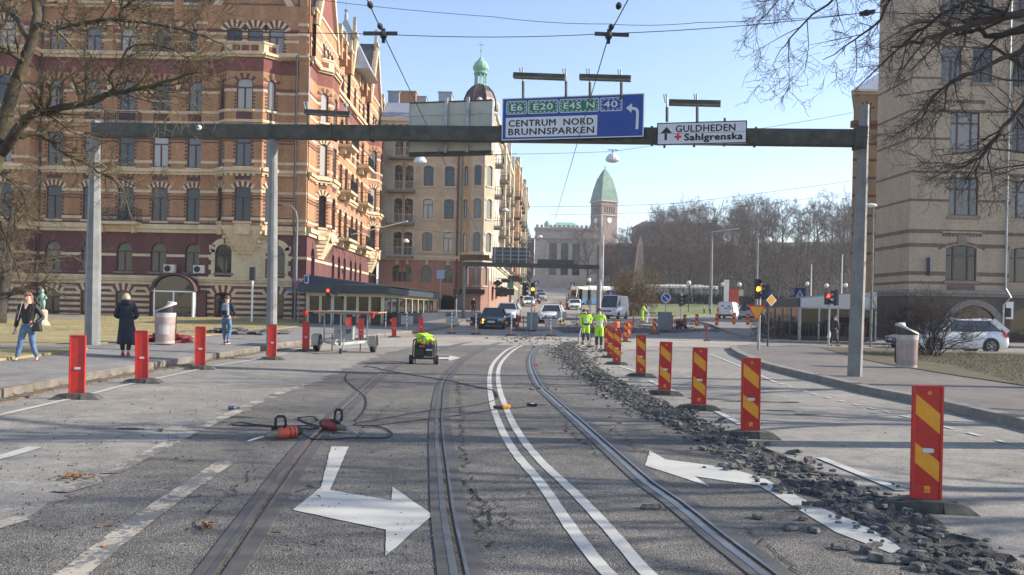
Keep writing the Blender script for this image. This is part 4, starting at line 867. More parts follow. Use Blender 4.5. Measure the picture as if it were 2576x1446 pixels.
# ---------------------------------------------------------------- museum and church tower on the hill
MUS = M('pinkish grey sandstone', (.48, .375, .295), .85, .15, .5, bump=.2, dirt=(.34, .27, .22), dirts=.3); TOWB = brickmat('tan tower stone', (.33, .25, .20), (.28, .21, .165), (.2, .15, .12)); MUSR = brickmat('museum red brick', (.26, .10, .07), (.22, .085, .06), (.2, .1, .08))
mu = T('museum_building', 'grey stone museum with tall entrance bays at the head of the street', 'building'); YM = 250.0
def zm(v, u=1420): return at(u, v, YM).z
def xm(u, v=650): return at(u, v, YM).x
b = MB(); WM = Wall(xm(1345), YM, 1, 0); mg = f(YM) - .5; mt = zm(575); wM = xm(1502) - xm(1345)
am = lambda u: xm(u) - xm(1345)
mo = [(am(u), zm(692), 2.2, zm(612) - zm(692), 0, 'cross', FRM, GLD) for u in (1391, 1420, 1449)]
facade(b, WM, mu, 0, wM, mg, mt, mo, MUS, [], .5); bw = b
for u in (1376, 1405, 1434, 1464): WM.box(b, am(u) - .5, am(u) + .5, zm(694), zm(607), .0, .5, MUS)
cornice(b, WM, -.3, wM + .3, zm(603), .8, .8, MUS); cornice(b, WM, -.3, wM + .3, zm(580), .8, .7, MUS, 1.5); WM.box(b, am(1370), am(1470), zm(597), zm(583), .0, .2, MUS); b.disc(WM.p(am(1420), zm(588), .35), 1.0, 14, MUS, 'y', .4)
for k in range(14): a = wM * k / 14; WM.box(b, a + .2, a + 1, mt, mt + 1.1, -.5, .1, MUS)
WM.box(b, am(1340), am(1505), mg, zm(694), .0, 3, MUS); WM.box(b, am(1335), am(1510), mg, zm(703), 3, 6, MUS)
WMs = Wall(xm(1502), YM, 0, 1); facade(b, WMs, mu, 0, 20, mg, mt, [], MUS, [], .3)
WM2 = Wall(xm(1502), YM + 6, 1, 0); w2 = xm(1790) - xm(1502); o2 = [(3 + k * 4.2, z, 1.5, 2.8, 0, 'two', FRW, GLD) for k in range(7) for z in (mg + 3, mg + 7.5)]
facade(b, WM2, mu, 0, w2, mg - 4, zm(612), o2, MUSR, [(mg - 4, mg + 1, MUS)], .3); cornice(b, WM2, 0, w2, zm(612), 1, .6, MUS)
WM3 = Wall(xm(1316), YM + 8, 1, 0); facade(b, WM3, mu, 0, xm(1345) - xm(1316), mg, zm(598), [], MUSR, [], .3)
b.build('wall', mu)
for name, txt in (('inscription', 'GÖTEBORGS MUSEUM'),): text_mesh(txt, xm(1374), xm(1466), zm(610.5), zm(606.5), YM - .82, signblack, name, mu)
b = MB(); z0 = mt + .8; b.hexa([(xm(1385), YM + 4, z0), (xm(1462), YM + 4, z0), (xm(1462), YM + 14, z0), (xm(1385), YM + 14, z0), (xm(1402), YM + 8, zm(552)), (xm(1446), YM + 8, zm(552)), (xm(1446), YM + 10, zm(552)), (xm(1402), YM + 10, zm(552))], copper); b.lathe([(1, 0), (.9, 1), (.3, 1.8)], 10, copper, (xm(1376), YM + 3, z0))
b.box(xm(1316), xm(1345), YM + 8, YM + 20, zm(598), zm(594), copper); b.hexa([(xm(1502), YM + 5.5, zm(611)), (xm(1790), YM + 5.5, zm(611)), (xm(1790), YM + 20, zm(611)), (xm(1502), YM + 20, zm(611)), (xm(1508), YM + 9, zm(603)), (xm(1784), YM + 9, zm(603)), (xm(1784), YM + 16, zm(603)), (xm(1508), YM + 16, zm(603))], copper)
b.build('roof', mu)
COPD = M('dull copper patina', (.13, .22, .165), .75, .25, .3, dirt=(.10, .17, .13), dirts=.2)
tw = T('church_tower', 'square brick bell tower with green pyramid roof above the bare trees', 'tower'); YT = 340.0
ang = math.radians(28); tcx = at(1519, 560, YT).x; hw = at(1551, 560, YT).x - at(1486, 560, YT).x; s_ = hw / (math.cos(ang) + math.sin(ang))
zt_ = lambda v: at(1519, v, YT).z
corn = [(tcx + s_ * .707 * math.cos(ang + math.pi * .25 + k * math.pi / 2 + math.pi) * 1.0, YT + s_ * .707 * math.sin(ang + math.pi * .25 + k * math.pi / 2 + math.pi)) for k in range(4)]
b = MB()
for k in range(4):
    (x0, y0), (x1, y1) = corn[k], corn[(k + 1) % 4]; W = Wall(x0, y0, x1 - x0, y1 - y0)
    ops = [(s_ * (.22 + .14 * j), zt_(537), s_ * .075, zt_(522) - zt_(537), s_ * .03, None, None, None) for j in range(5)]
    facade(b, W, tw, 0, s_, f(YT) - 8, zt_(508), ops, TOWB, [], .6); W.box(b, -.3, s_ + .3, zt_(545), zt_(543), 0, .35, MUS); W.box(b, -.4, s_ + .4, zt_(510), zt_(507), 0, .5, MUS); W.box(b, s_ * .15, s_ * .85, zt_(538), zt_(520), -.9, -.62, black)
b.build('wall', tw)
b = MB()
prof = [(1.06, 507), (1.0, 498), (.86, 478), (.6, 452), (.2, 430), (.02, 424)]
b.rings([[((x - tcx) * k_ + tcx, (y - YT) * k_ + YT, zt_(v)) for x, y in corn] for k_, v in prof], COPD); b.bar((tcx, YT, zt_(425)), (tcx, YT, zt_(417)), .3, .3, copper, (1, 0, 0)); b.build('roof', tw)
b = MB()
for k in range(4):
    (x0, y0), (x1, y1) = corn[k], corn[(k + 1) % 4]; W = Wall(x0, y0, x1 - x0, y1 - y0); c = W.p(s_ / 2, zt_(555), .0); pts_ = [W.p(s_ / 2 + 1.1 * math.cos(t), zt_(555) + 1.1 * math.sin(t), .0)[:] for t in [2 * math.pi * j / 16 for j in range(16)]]
    W.poly(b, [(s_ / 2 + 1.1 * math.cos(t), zt_(556) + 1.1 * math.sin(t)) for t in [2 * math.pi * j / 16 for j in range(16)]], .02, .15, signwhite)
b.build('clock_face', tw)
lb = T('school_building', 'long low brown building with a small green turret behind the bare trees', 'building'); YL = 300.0
b = MB(); p0 = at(1600, 600, YL); p1 = at(1820, 572, YL); b.box(p0.x, p1.x, YL, YL + 12, 8, p1.z, TOWB); b.build('wall', lb); b = MB(); b.hexa([(p0.x - .5, YL - .5, p1.z), (p1.x, YL - .5, p1.z), (p1.x, YL + 12, p1.z), (p0.x - .5, YL + 12, p1.z), (p0.x + 3, YL + 4, p1.z + 2), (p1.x - 3, YL + 4, p1.z + 2), (p1.x - 3, YL + 8, p1.z + 2), (p0.x + 3, YL + 8, p1.z + 2)], DBR); q = at(1803, 566, YL); b.lathe([(1, 0), (1, 2.0)], 8, MUSR, (q.x, YL + 3, q.z)); b.lathe([(1.2, 2), (.8, 3), (.15, 4), (.05, 6)], 8, copper, (q.x, YL + 3, q.z)); b.build('roof', lb)
# obelisk
ob_ = T('obelisk', 'slender pale granite obelisk on a plinth standing on the lawn', 'monument', (0, 0, 0)); YO = 105.0; ox = at(1604, 760, YO).x; b = MB(); zt = at(1612, 592, YO).z; zb0 = f(YO) + .1
GRN = M('pale granite', (.40, .33, .26), .8, .15, 3, dirt=(.26, .22, .18), dirts=.4)
b.hexa([(ox - .78, YO - .78, zb0 + 1.5), (ox + .78, YO - .78, zb0 + 1.5), (ox + .78, YO + .78, zb0 + 1.5), (ox - .78, YO + .78, zb0 + 1.5), (ox - .1, YO - .3, zt - 1.2), (ox + .5, YO - .3, zt - 1.2), (ox + .5, YO + .3, zt - 1.2), (ox - .1, YO + .3, zt - 1.2)], GRN); b.hexa([(ox - .1, YO - .3, zt - 1.2), (ox + .5, YO - .3, zt - 1.2), (ox + .5, YO + .3, zt - 1.2), (ox - .1, YO + .3, zt - 1.2), (ox + .18, YO - .02, zt), (ox + .22, YO - .02, zt), (ox + .22, YO + .02, zt), (ox + .18, YO + .02, zt)], GRN)
b.build('shaft', ob_); b = MB(); b.box(ox - 1.2, ox + 1.2, YO - 1.2, YO + 1.2, zb0 - .2, zb0 + 1.5, GRN, .15, .15); b.box(ox - 2, ox + 2, YO - 2, YO + 2, zb0 - .3, zb0 + .2, GRN); b.build('plinth', ob_)
# glass kiosk on the right corner
KW = M('white canopy sheet', (.42, .41, .40), .5, .1, 1); kp = T('glass_kiosk', 'glazed cafe pavilion with pale sloping fascia in front of the buff building', 'pavilion'); YK = 51.0
k0 = at(2012, 800, YK).x; k1 = k0 + 4.6; b = MB(); WK = Wall(k0, YK, 1, 0); WKs = Wall(k0, YK + 8, 0, -1); kz = at(2012, 772, YK).z
WK.poly(b, [(0, kz), (4.6, kz + .03), (4.6, kz + 1.02), (0, kz + .5)], 0, .2, KW); WKs.box(b, 0, 8, kz, kz + .55, 0, .18, PR)
for W, n, ln in ((WK, 4, 4.6), (WKs, 5, 8)):
    for k in range(n + 1): a = ln * k / n; W.box(b, a - .05, a + .05, .1, kz, 0, .1, steel)
    W.box(b, 0, ln, .1, .5, -.02, .08, PR); W.box(b, 0, ln, kz - .08, kz, -.02, .11, steel)
b.build('frame', kp); b = MB(); WK.box(b, .05, 4.55, .5, kz - .08, .02, .04, GLP); WKs.box(b, .05, 7.95, .5, kz - .08, .02, .04, GLP); b.build('glazing', kp); b = MB(); b.face([(k0, YK, kz + .5), (k1, YK, kz + 1.0), (k1, YK + 8, kz + 1.0), (k0, YK + 8, kz + .5)], PR); b.build('roof', kp)
def railing(name, pts, z0, h, lbl, m=IRON, sp=.16):
    b = MB()
    for A_, B_ in zip(pts, pts[1:]):
        A_, B_ = Vector(A_), Vector(B_); n = max(1, int((B_ - A_).length / sp))
        for k in range(n + 1): p_ = A_ + (B_ - A_) * k / n; zz = z0 + f(p_.y); b.bar((p_.x, p_.y, zz), (p_.x, p_.y, zz + h), .03, .03, m)
        for z in (.12, h): b.bar((A_.x, A_.y, z0 + f(A_.y) + z), (B_.x, B_.y, z0 + f(B_.y) + z), .05, .05, m)
    return tag(b.build(name), lbl, 'fence')
railing('iron_fence', [(at(1940, 800, 52).x, 52), (at(2180, 800, 48.8).x, 48.8)], .12, 1.15, 'black wrought iron fence along the pavement by the glass kiosk')
b = MB(); b.bar(at(1925, 778, 62), at(2012, 766, 56), .3, .55, PR); tag(b.build('terrace_screen'), 'long dark sloping screen left of the glazed kiosk', 'screen')

for k, (u, v, Y, w_, h_, m) in enumerate(((1252, 712, 104, 1.3, .9, 'd'), (1262, 735, 108, 1.5, 1.1, 'd'), (1272, 706, 112, 1.2, .5, 'd'), (1284, 716, 118, .9, .9, 'g'), (1292, 698, 124, 1.6, .5, 'd'), (1300, 704, 130, 1.6, .5, 'd'), (1310, 702, 136, 1.6, .5, 'g'), (1282, 734, 114, 1.2, .9, 'd'))):
    p = at(u, v, Y); wx = WBs.o[0] + WBs.d[0] * (Y - WBs.o[1]); th = T('shop_sign', ('black hanging sign', 'dark hanging sign', 'small green hanging sign')[1 if m == 'd' and k % 2 else 2 if m == 'g' else 0] + (' nearest the salmon corner', ' with the lowest edge near the corner', ' over the first shop window', ' past the first awning', ' half way up the shop row', ' farther up the shop row', ' farthest up the shop row', ' hung low over the pavement')[k], 'sign', (0, 0, 0))
    b = MB(); c = plain('green shop sign', (.05, .2, .14), .5) if m == 'g' and 'green shop sign' not in bpy.data.materials else bpy.data.materials['green shop sign'] if m == 'g' else black
    if k == 0: b.prism([(p.x - w_ / 2, p.z), (p.x, p.z + h_ / 2), (p.x + w_ / 2, p.z), (p.x, p.z - h_ / 2)], Y - .06, Y + .06, c)
    else: b.box(p.x - w_ / 2, p.x + w_ / 2, Y - .06, Y + .06, p.z - h_ / 2, p.z + h_ / 2, c)
    b.build('board', th); b = MB(); b.bar((wx, Y, p.z + h_ * .6), (p.x + w_ / 2, Y, p.z + h_ * .6), .05, .05, black); b.build('bracket', th)
for k, (Y, lbl) in enumerate(((103, 'black awning over the first shop past the turret'), (110, 'black awning over the second shop past the turret'), (121, 'black awning over the third shop up the street'))):
    wx = WBs.o[0] + WBs.d[0] * (Y - WBs.o[1]); z = f(Y) + 3.1; b = MB(); b.hexa([(wx, Y - 2, z - .1), (wx + 1.3, Y - 2, z - 1.0), (wx + 1.3, Y + 2, z - 1.0), (wx, Y + 2, z - .1), (wx, Y - 2, z), (wx + 1.35, Y - 2, z - .9), (wx + 1.35, Y + 2, z - .9), (wx, Y + 2, z)], black); tag(b.build('awning'), lbl, 'awning')
for k, u in enumerate((1771, 1786, 1805)):
    th = T('bollard', ('left', 'middle', 'right')[k] + ' one of three black bollards with yellow tops along the lawn path', 'bollard', (at(u, 795, 108).x, 108, f(108) + .1), 0, 'bollards along the lawn path'); b = MB(); b.lathe([(.09, 0), (.08, .75)], 10, black); b.build('post', th); b = MB(); b.lathe([(.09, .75), (.09, .95), (.04, 1.0)], 10, PF); b.build('cap', th)
# ================================================================ trees, shrubs, grass, rubble
def rv(s=1): return Vector((R.gauss(0, s), R.gauss(0, s), R.gauss(0, s)))
def grow(bs, p, d, ln, r, lv, top, up=.0, spread=.9, kids=(6, 7, 6, 5), step=.28, thin=.0035):
    """recursive limb; bs[lv] receives its tubes"""
    n = max(2, min(9, int(ln / step))); pts = [p]; dd = d.normalized()
    for k in range(n):
        dd = (dd + rv(.13 + .05 * lv) + Vector((0, 0, up * (.06 + .05 * lv)))).normalized(); pts.append(pts[-1] + dd * ln / n)
    rr = [max(thin, r * (1 - .72 * k / n)) for k in range(n + 1)]
    bs[min(lv, len(bs) - 1)][0].tube(pts, rr, (7, 5, 4, 3, 3, 3)[lv], bs[min(lv, len(bs) - 1)][1], cap=lv < 2)
    if lv < top: sprout(bs, pts, rr, ln, lv, top, up, spread, kids, step, thin)
def sprout(bs, pts, rr, ln, lv, top, up, spread, kids, step, thin, t0=.25, num=None):
    for k in range(num or kids[min(lv, len(kids) - 1)]):
        t = t0 + (1 - t0) * R.random(); i = min(len(pts) - 2, int(t * (len(pts) - 1))); q = pts[i].lerp(pts[i + 1], R.random()); d0 = (pts[i + 1] - pts[i]).normalized()
        side = rv(1); side -= side.dot(d0) * d0; side.normalize()
        grow(bs, q, d0 * (.75 + R.random() * .3) + side * spread * (.6 + .5 * R.random()), ln * R.uniform(.32, .62), rr[i] * R.uniform(.38, .6), lv + 1, top, up, spread, kids, step, thin)
def limb(bs, pts, r0, r1, lv, top, num, up, spread, kids, ln=None, step=.25, thin=.003):
    c = []; P = [2 * pts[0] - pts[1]] + pts + [2 * pts[-1] - pts[-2]]
    for i in range(1, len(P) - 2):
        for k in range(3):
            t = k / 3; a, b_, c_, d = P[i - 1], P[i], P[i + 1], P[i + 2]
            c.append(.5 * ((2 * b_) + (c_ - a) * t + (2 * a - 5 * b_ + 4 * c_ - d) * t * t + (3 * b_ - a - 3 * c_ + d) * t ** 3) + rv(.012))
    c.append(pts[-1]); rr = [r0 + (r1 - r0) * k / (len(c) - 1) for k in range(len(c))]
    bs[min(lv, len(bs) - 1)][0].tube(c, rr, 8 if r0 > .06 else 6, bs[min(lv, len(bs) - 1)][1])
    sprout(bs, c, rr, ln or 1.6, lv, top, up, spread, kids, step, thin, .1, num)
# --- left tree: leaning lichen-grown trunk with long limbs over the pavement
barkL = M('lichen covered bark', (.044, .035, .025), .95, .5, 5, bump=.8, bscale=25, dirt=(.12, .10, .04), dirts=2.2); twL = M('lichen covered twigs', (.09, .068, .04), .9, .45, 4, dirt=(.17, .145, .06), dirts=2)
tl = T('bare_tree', 'leaning bare tree with yellow lichen on its limbs at the left edge', 'tree')
tb, lb_, wb = MB(), MB(), MB(); bs = [(lb_, barkL), (lb_, barkL), (wb, twL)]; YL_ = 15.0
A_ = lambda l: [at(u, v, YL_ + dy) for u, v, dy in l]
root = Vector((-10.1, 15.2, .1))
trunk = [root, at(-85, 700, 15.2), at(-40, 500, 15.1), at(-6, 380, 15), at(30, 235, 15), at(58, 160, 15), at(84, 95, 15), at(94, 35, 15), at(84, -40, 15), at(70, -200, 15)]
tb.tube([trunk[0]] + trunk[:4] + trunk[3:6], [.34, .27, .23, .21, .20, .15, .13][:7] if False else [.36, .26, .23, .21, .19, .15, .14], 10, barkL) if False else tb.tube(trunk, [.30, .19, .15, .135, .11, .10, .09, .08, .07, .05], 10, barkL)
tb.build('trunk', tl, smooth=True)
KD = (6, 8, 7, 5)
limb(bs, A_([(2, 385, 0), (50, 322, -.2), (82, 288, -.3), (150, 272, -.5), (230, 256, -.7), (292, 230, -.9), (350, 222, -1), (415, 206, -1.1), (500, 180, -1.2)]), .095, .014, 1, 4, 33, .25, 1.0, KD, 1.7)
limb(bs, A_([(40, 345, 0), (90, 338, .2), (130, 356, .3), (168, 390, .4), (220, 411, .5), (258, 440, .6), (300, 450, .7), (345, 468, .8)]), .05, .012, 1, 4, 24, -.05, 1.0, KD, 1.3)
limb(bs, A_([(292, 230, -.9), (276, 190, -1), (304, 159, -1), (336, 111, -1), (420, 122, -1.1), (480, 150, -1.2)]), .032, .008, 1, 4, 20, .1, 1.0, KD, 1.2)
limb(bs, A_([(270, 437, .6), (300, 462, .6), (316, 500, .6), (345, 572, .7)]), .022, .006, 2, 4, 8, -.2, .9, KD, .7)
limb(bs, A_([(90, 60, 0), (160, 68, -.4), (210, 58, -.6), (285, 50, -.8), (400, 62, -1), (500, 88, -1.1), (560, 110, -1.2)]), .05, .01, 1, 4, 24, .1, 1.0, KD, 1.5)
limb(bs, A_([(300, 48, -.8), (312, 20, -.8), (340, 0, -.9), (380, -30, -.9)]), .03, .012, 1, 4, 12, .2, 1.0, KD, 1.2)
limb(bs, A_([(80, 110, 0), (50, 60, .4), (0, 10, .8), (-60, -40, 1)]), .07, .02, 1, 4, 21, .2, 1.0, KD, 1.6)
limb(bs, A_([(90, 20, 0), (140, -40, .2), (220, -110, .5), (330, -170, .8)]), .07, .02, 1, 4, 18, .2, 1.0, KD, 1.6)
limb(bs, A_([(60, 160, 0), (20, 130, -.5), (-30, 120, -.9), (-80, 100, -1.2)]), .05, .02, 1, 4, 18, .1, 1.0, KD, 1.3)
limb(bs, A_([(-6, 380, 0), (-40, 330, .5), (-100, 280, 1)]), .08, .03, 1, 4, 21, .1, 1.0, KD, 1.6)
limb(bs, A_([(-20, 420, 0), (20, 450, .6), (60, 500, 1), (80, 560, 1.4)]), .03, .008, 1, 4, 18, -.1, 1.0, KD, 1.2)
limb(bs, A_([(-40, 500, 0), (0, 560, .6), (30, 640, 1), (50, 700, 1.4)]), .03, .008, 1, 4, 18, -.1, 1.0, KD, 1.1)
lb_.build('limb', tl, smooth=True); wb.build('twigs', tl)
# --- right tree and its neighbours outside the frame, drooping dark branches
barkR = M('dark bark', (.045, .038, .03), .95, .4, 5, bump=.8, bscale=25); twR = M('thin dark twigs', (.05, .04, .034), .9, .3, 4)
tr_ = T('bare_tree', 'bare tree reaching dark drooping branches in from the right edge', 'tree')
tb, lb_, wb = MB(), MB(), MB(); bs = [(lb_, barkR), (lb_, barkR), (wb, twR)]
tb.tube([Vector(p) for p in ((11.2, 11.6, .05), (11.1, 11.6, 1.5), (10.9, 11.5, 3.2), (10.7, 11.5, 4.6), (10.6, 11.4, 6.2), (10.4, 11.4, 8.5))], [.42, .3, .27, .24, .19, .1], 10, barkR); tb.build('trunk', tr_, smooth=True)
B_ = lambda l, Y=11.5: [at(u, v, Y + dy) for u, v, dy in l]
KR_ = (5, 7, 7, 5); hub = [Vector((10.9, 11.5, 3.8)), Vector((10.7, 11.5, 4.8)), Vector((10.6, 11.4, 6.0)), Vector((10.5, 11.4, 7.5))]
for h_, l, r0, r1, num, up in (
    (1, [(2700, 10, 0), (2576, 32, -.2), (2510, 44, -.3), (2415, 70, -.4), (2351, 92, -.5), (2293, 108, -.6), (2240, 118, -.6)], .075, .01, 20, -.1),
    (1, [(2700, 60, .5), (2576, 73, .6), (2494, 92, .8), (2460, 78, .8), (2400, 90, .9)], .08, .02, 12, -.1),
    (0, [(2700, 80, 0), (2573, 124, 0), (2510, 155, -.1), (2440, 184, -.2), (2393, 206, -.3), (2351, 240, -.4), (2316, 300, -.5), (2298, 340, -.5)], .05, .006, 24, -.25),
    (0, [(2700, 180, .2), (2576, 272, .1), (2526, 318, 0), (2478, 381, -.1), (2440, 409, -.2), (2399, 425, -.3), (2340, 448, -.4)], .05, .006, 22, -.15),
    (2, [(2620, -60, .5), (2500, -20, .6), (2399, 19, .5), (2340, 60, .4), (2291, 95, .4), (2210, 170, .3), (2150, 230, .2)], .05, .006, 22, -.2),
    (2, [(2600, -120, 0), (2400, -80, 0), (2260, -30, 0), (2215, 48, -.1), (2150, 100, -.2), (2070, 150, -.2)], .05, .005, 22, -.2),
    (2, [(2560, -150, -.6), (2350, -140, -.7), (2180, -70, -.8), (2080, 10, -.8), (1990, 90, -.8), (1950, 150, -.8)], .04, .004, 20, -.22),
    (2, [(2560, -200, -.9), (2300, -190, -1), (2100, -110, -1), (1980, -20, -1), (1900, 60, -1)], .035, .004, 12, -.2),
    (0, [(2690, 300, 1), (2600, 420, 1), (2560, 480, 1)], .03, .006, 10, -.2),
    (3, [(2800, -300, 1.5), (2500, -350, 2.5), (2300, -380, 3)], .07, .02, 18, .1), (3, [(2900, -500, -1), (2700, -520, -2), (2500, -460, -3)], .07, .02, 18, .1)):
    limb(bs, [hub[h_]] + B_(l), r0 * 1.0, r1, 1, 4, max(6, int(num * .72)), up, .85, KR_, 1.35, thin=.0024)
lb_.build('limb', tr_, smooth=True); wb.build('twigs', tr_)
def make_tree(name, lbl, cat, loc, H, r, top, kids, bm_, tm_, group=None, up=.25, ncl=9, clear=.3, spread=.8, thin=.012, sprd0=.55):
    t = T(name, lbl, cat, loc, 0, group); tb, wb = MB(), MB(); bs = [(tb, bm_), (tb, bm_), (wb, tm_)]
    pts = [Vector((0, 0, -.3))]; d = Vector((R.uniform(-.05, .05), R.uniform(-.05, .05), 1))
    for k in range(7): pts.append(pts[-1] + d * H * .8 / 7 + Vector((R.uniform(-.02, .02), R.uniform(-.02, .02), 0)) * H)
    rr = [r * (1.15 - .95 * k / 7) for k in range(8)]; tb.tube(pts, rr, 7, bm_)
    for k in range(ncl):
        tt = clear + (1 - clear) * (k + R.random()) / ncl; i = min(6, int(tt * 7)); q = pts[i].lerp(pts[i + 1], tt * 7 - i); a = k * 2.4 + R.uniform(-.4, .4)
        grow(bs, q, Vector((math.cos(a), math.sin(a), sprd0 + tt * .8)), H * R.uniform(.32, .46) * (1.15 - .5 * tt), rr[i] * .55, 1, top, up, spread, kids, H * .06, thin)
    tb.build('trunk', t, smooth=True); wb.build('crown', t); return t
# street trees standing out of frame on the right whose twig shadows streak the road
st = make_tree('bare_tree', 'bare pavement tree beside the grass whose crown shows at the upper right corner', 'tree', (14.5, 19.5, .15), 11, .26, 4, (6, 7, 6, 4), barkR, twR, None, .15, 10, .35, thin=.004)
dup(st, (17.5, 14.0, .15), 1.1, 'bare pavement tree set back on the grass beyond the right edge')
dup(st, (14.0, 3.5, .15), 2.1, 'bare pavement tree nearest the camera on the right beyond the frame'); dup(st, (15.5, 9.0, .15), 4.2, 'bare pavement tree behind the one at the right edge')
# hillside trees: a handful of kinds, many individuals
FB = M('far grey bark', (.06, .05, .04), .95, .3, 2); FTW = M('far brown grey twigs', (.10, .079, .058), .95, .3, .3); FTW2 = M('far reddish twigs', (.105, .074, .053), .95, .3, .3)
protos = []
TG = 'bare trees on the wooded slope'; TLB = ('bare grey brown broadleaved tree in the wood on the slope beyond the junction', 'bare reddish brown broadleaved tree in the wood on the slope beyond the junction')
for k in range(6): protos.append(make_tree('bare_tree', TLB[k % 2], 'tree', (60 + k * 6, 200, 0), 15, .24, 4, (6, 7, 6, 3), FB, (FTW, FTW2)[k % 2], TG, .35, 11, .28, thin=.015))
spots = []
for k in range(62):
    u = R.uniform(1640, 2150); Y = R.uniform(165, 300); spots.append((u, Y))
for u, Y in ((1350, 275), (1332, 290), (1375, 268), (1560, 265), (1590, 255), (1620, 240), (1650, 230), (1530, 300), (1575, 290), (1610, 280), (1515, 222), (1540, 232), (1560, 212), (1585, 225), (1605, 208), (1625, 218), (1648, 204), (1665, 214), (1535, 216), (1690, 200), (1710, 190), (1640, 190), (1570, 240), (1700, 225), (1725, 210), (1760, 230), (1660, 250), (1620, 262), (1780, 200), (1830, 230), (1550, 250), (1600, 235), (2000, 200), (2030, 215), (2090, 205), (2140, 215), (1950, 175), (1905, 190), (2020, 180), (2080, 185), (2120, 170), (1850, 200)): spots.append((u, Y))
spots.sort(key=lambda q: q[1])
for k, (u, Y) in enumerate(spots):
    X = at(u, 700, Y).x; s = R.uniform(.72, 1.02) * (1.0 if u > 1640 else .78); pr = protos[k % 6]; lo = (X, Y, gz(X, Y) - .2)
    if k < 6: pr.location = lo; pr.rotation_euler[2] = R.uniform(0, 6); pr.scale = (s,) * 3
    else: dup(pr, lo, R.uniform(0, 6), None, None, s)
def nearer(u, Y, s, lbl, k): X = at(u, 700, Y).x; dup(protos[k], (X, Y, gz(X, Y)), k * 1.1, lbl, None, s)
for u, Y, s, lbl, k in ((1478, 215, 1.12, 'bare tree in front of the stone museum', 0), (1742, 150, .75, 'bare tree at the left of the white bus behind the lawn', 1), (1905, 150, .95, 'bare tree rising highest above the amber signal', 2), (2010, 140, .85, 'bare tree behind the glass kiosk', 3), (1960, 142, .7, 'bare tree behind the yellow diamond sign', 4)): nearer(u, Y, s, lbl, k)
# the tall trees on the skyline right of the centre
for u, Y, s, k in ((1925, 205, 1.25, 2), (1880, 215, 1.1, 0), (1965, 215, 1.1, 4), (2050, 220, 1.1, 3), (2115, 220, 1.1, 5), (1800, 235, .95, 1)): X = at(u, 700, Y).x; dup(protos[k], (X, Y, gz(X, Y)), R.uniform(0, 6), None, None, s)
def brush(name, m, n, boxf, L_=.5, w=.02, kind=None, lbl=None, cat=None):
    b = MB(); k = b.mi(m)
    for _ in range(n):
        p, d = boxf(); d = d.normalized() * L_ * R.uniform(.5, 1.3); x = Vector((-d.y, d.x, R.uniform(-.3, .3))); x = x.normalized() * w if x.length > 1e-4 else Vector((w, 0, 0)); i = len(b.v)
        b.v += [tuple(p - x), tuple(p + x), tuple(p + d)]; b.f.append((i, i + 1, i + 2)); b.m.append(k)
    o = b.build(name); return tag(o, lbl, cat, None, kind)
def thicket():
    Y = R.uniform(152, 215); u = R.uniform(1560, 2160); X = at(u, 700, Y).x; h = R.random() ** 1.6 * 5.5; return Vector((X, Y, gz(X, Y) + h)), Vector((R.gauss(0, .6), R.gauss(0, .6), 1))
brush('undergrowth', FTW, 26000, thicket, 1.6, .035, 'stuff')
HEDGE = M('dark clipped hedge', (.028, .028, .016), .95, .5, 1.5)
def hedge():
    Y = R.uniform(150.5, 152.5); X = R.uniform(16, 52); return Vector((X, Y, gz(X, Y) + R.uniform(0, 1.9))), Vector((R.gauss(0, 1), R.gauss(0, 1), R.gauss(.3, 1)))
tag(brush('hedge', HEDGE, 9000, hedge, .5, .12), 'long dark hedge at the back of the lawn before the white bus', 'hedge')
# bushes
BRB = M('olive brown bush twigs', (.14, .095, .045), .95, .35, .8); qb = at(1592, 780, 99)
bt = T('bush', 'large brown leafless bush beside the obelisk on the lawn', 'bush', (qb.x, 99, f(99) + .1)); tb, wb = MB(), MB(); bs = [(tb, BRB), (tb, BRB), (wb, BRB)]
for k in range(34): a = R.uniform(0, 6.28); grow(bs, Vector((R.uniform(-1.5, 1.5), R.uniform(-1, 1), 0)), Vector((math.cos(a) * .75, math.sin(a) * .75, 1)), R.uniform(2.6, 4.6), .05, 1, 4, .1, .7, (5, 6, 6, 4), .5, .012)
tb.build('stem', bt); wb.build('crown', bt)
SHB = M('dark shrub twigs', (.05, .036, .03), .95, .3, 2); qs = gp(2335, 893, .15)
bt = T('shrub', 'bare dark shrub with many stems on the grass behind the right litter bin', 'shrub', tuple(qs)); tb, wb = MB(), MB(); bs = [(tb, SHB), (tb, SHB), (wb, SHB)]
for k in range(26): a = R.uniform(0, 6.28); rad = R.uniform(.35, 1.1); grow(bs, Vector((R.uniform(-.45, .55), R.uniform(-.3, .3), -.05)), Vector((math.cos(a) * rad, math.sin(a) * rad * .8, 1)), R.uniform(1.4, 2.5), .028, 1, 4, .05, .75, (5, 7, 6, 4), .22, .0045)
tb.build('stem', bt); wb.build('crown', bt)
hs = gp(1985, 835, .1)
bt = T('shrub', 'low dark shrubs inside the iron fence by the kiosk', 'shrub', (at(1975, 800, 54).x, 54, .25)); wb = MB(); bs = [(wb, SHB)] * 3
for k in range(40): a = R.uniform(0, 6.28); grow(bs, Vector((R.uniform(-1.5, 3.5), R.uniform(-1, 1), 0)), Vector((math.cos(a), math.sin(a), .9)), R.uniform(.8, 1.6), .02, 1, 3, .0, .8, (6, 6, 5), .2, .01)
wb.build('crown', bt)
lt = make_tree('bare_tree', 'gnarled dark bare tree on the lawn before the striped plinth', 'tree', (at(-8, 800, 46).x, 46, .5), 8.5, .42, 4, (6, 7, 6, 4), barkR, twL, None, .05, 10, .2, thin=.006, sprd0=.3)
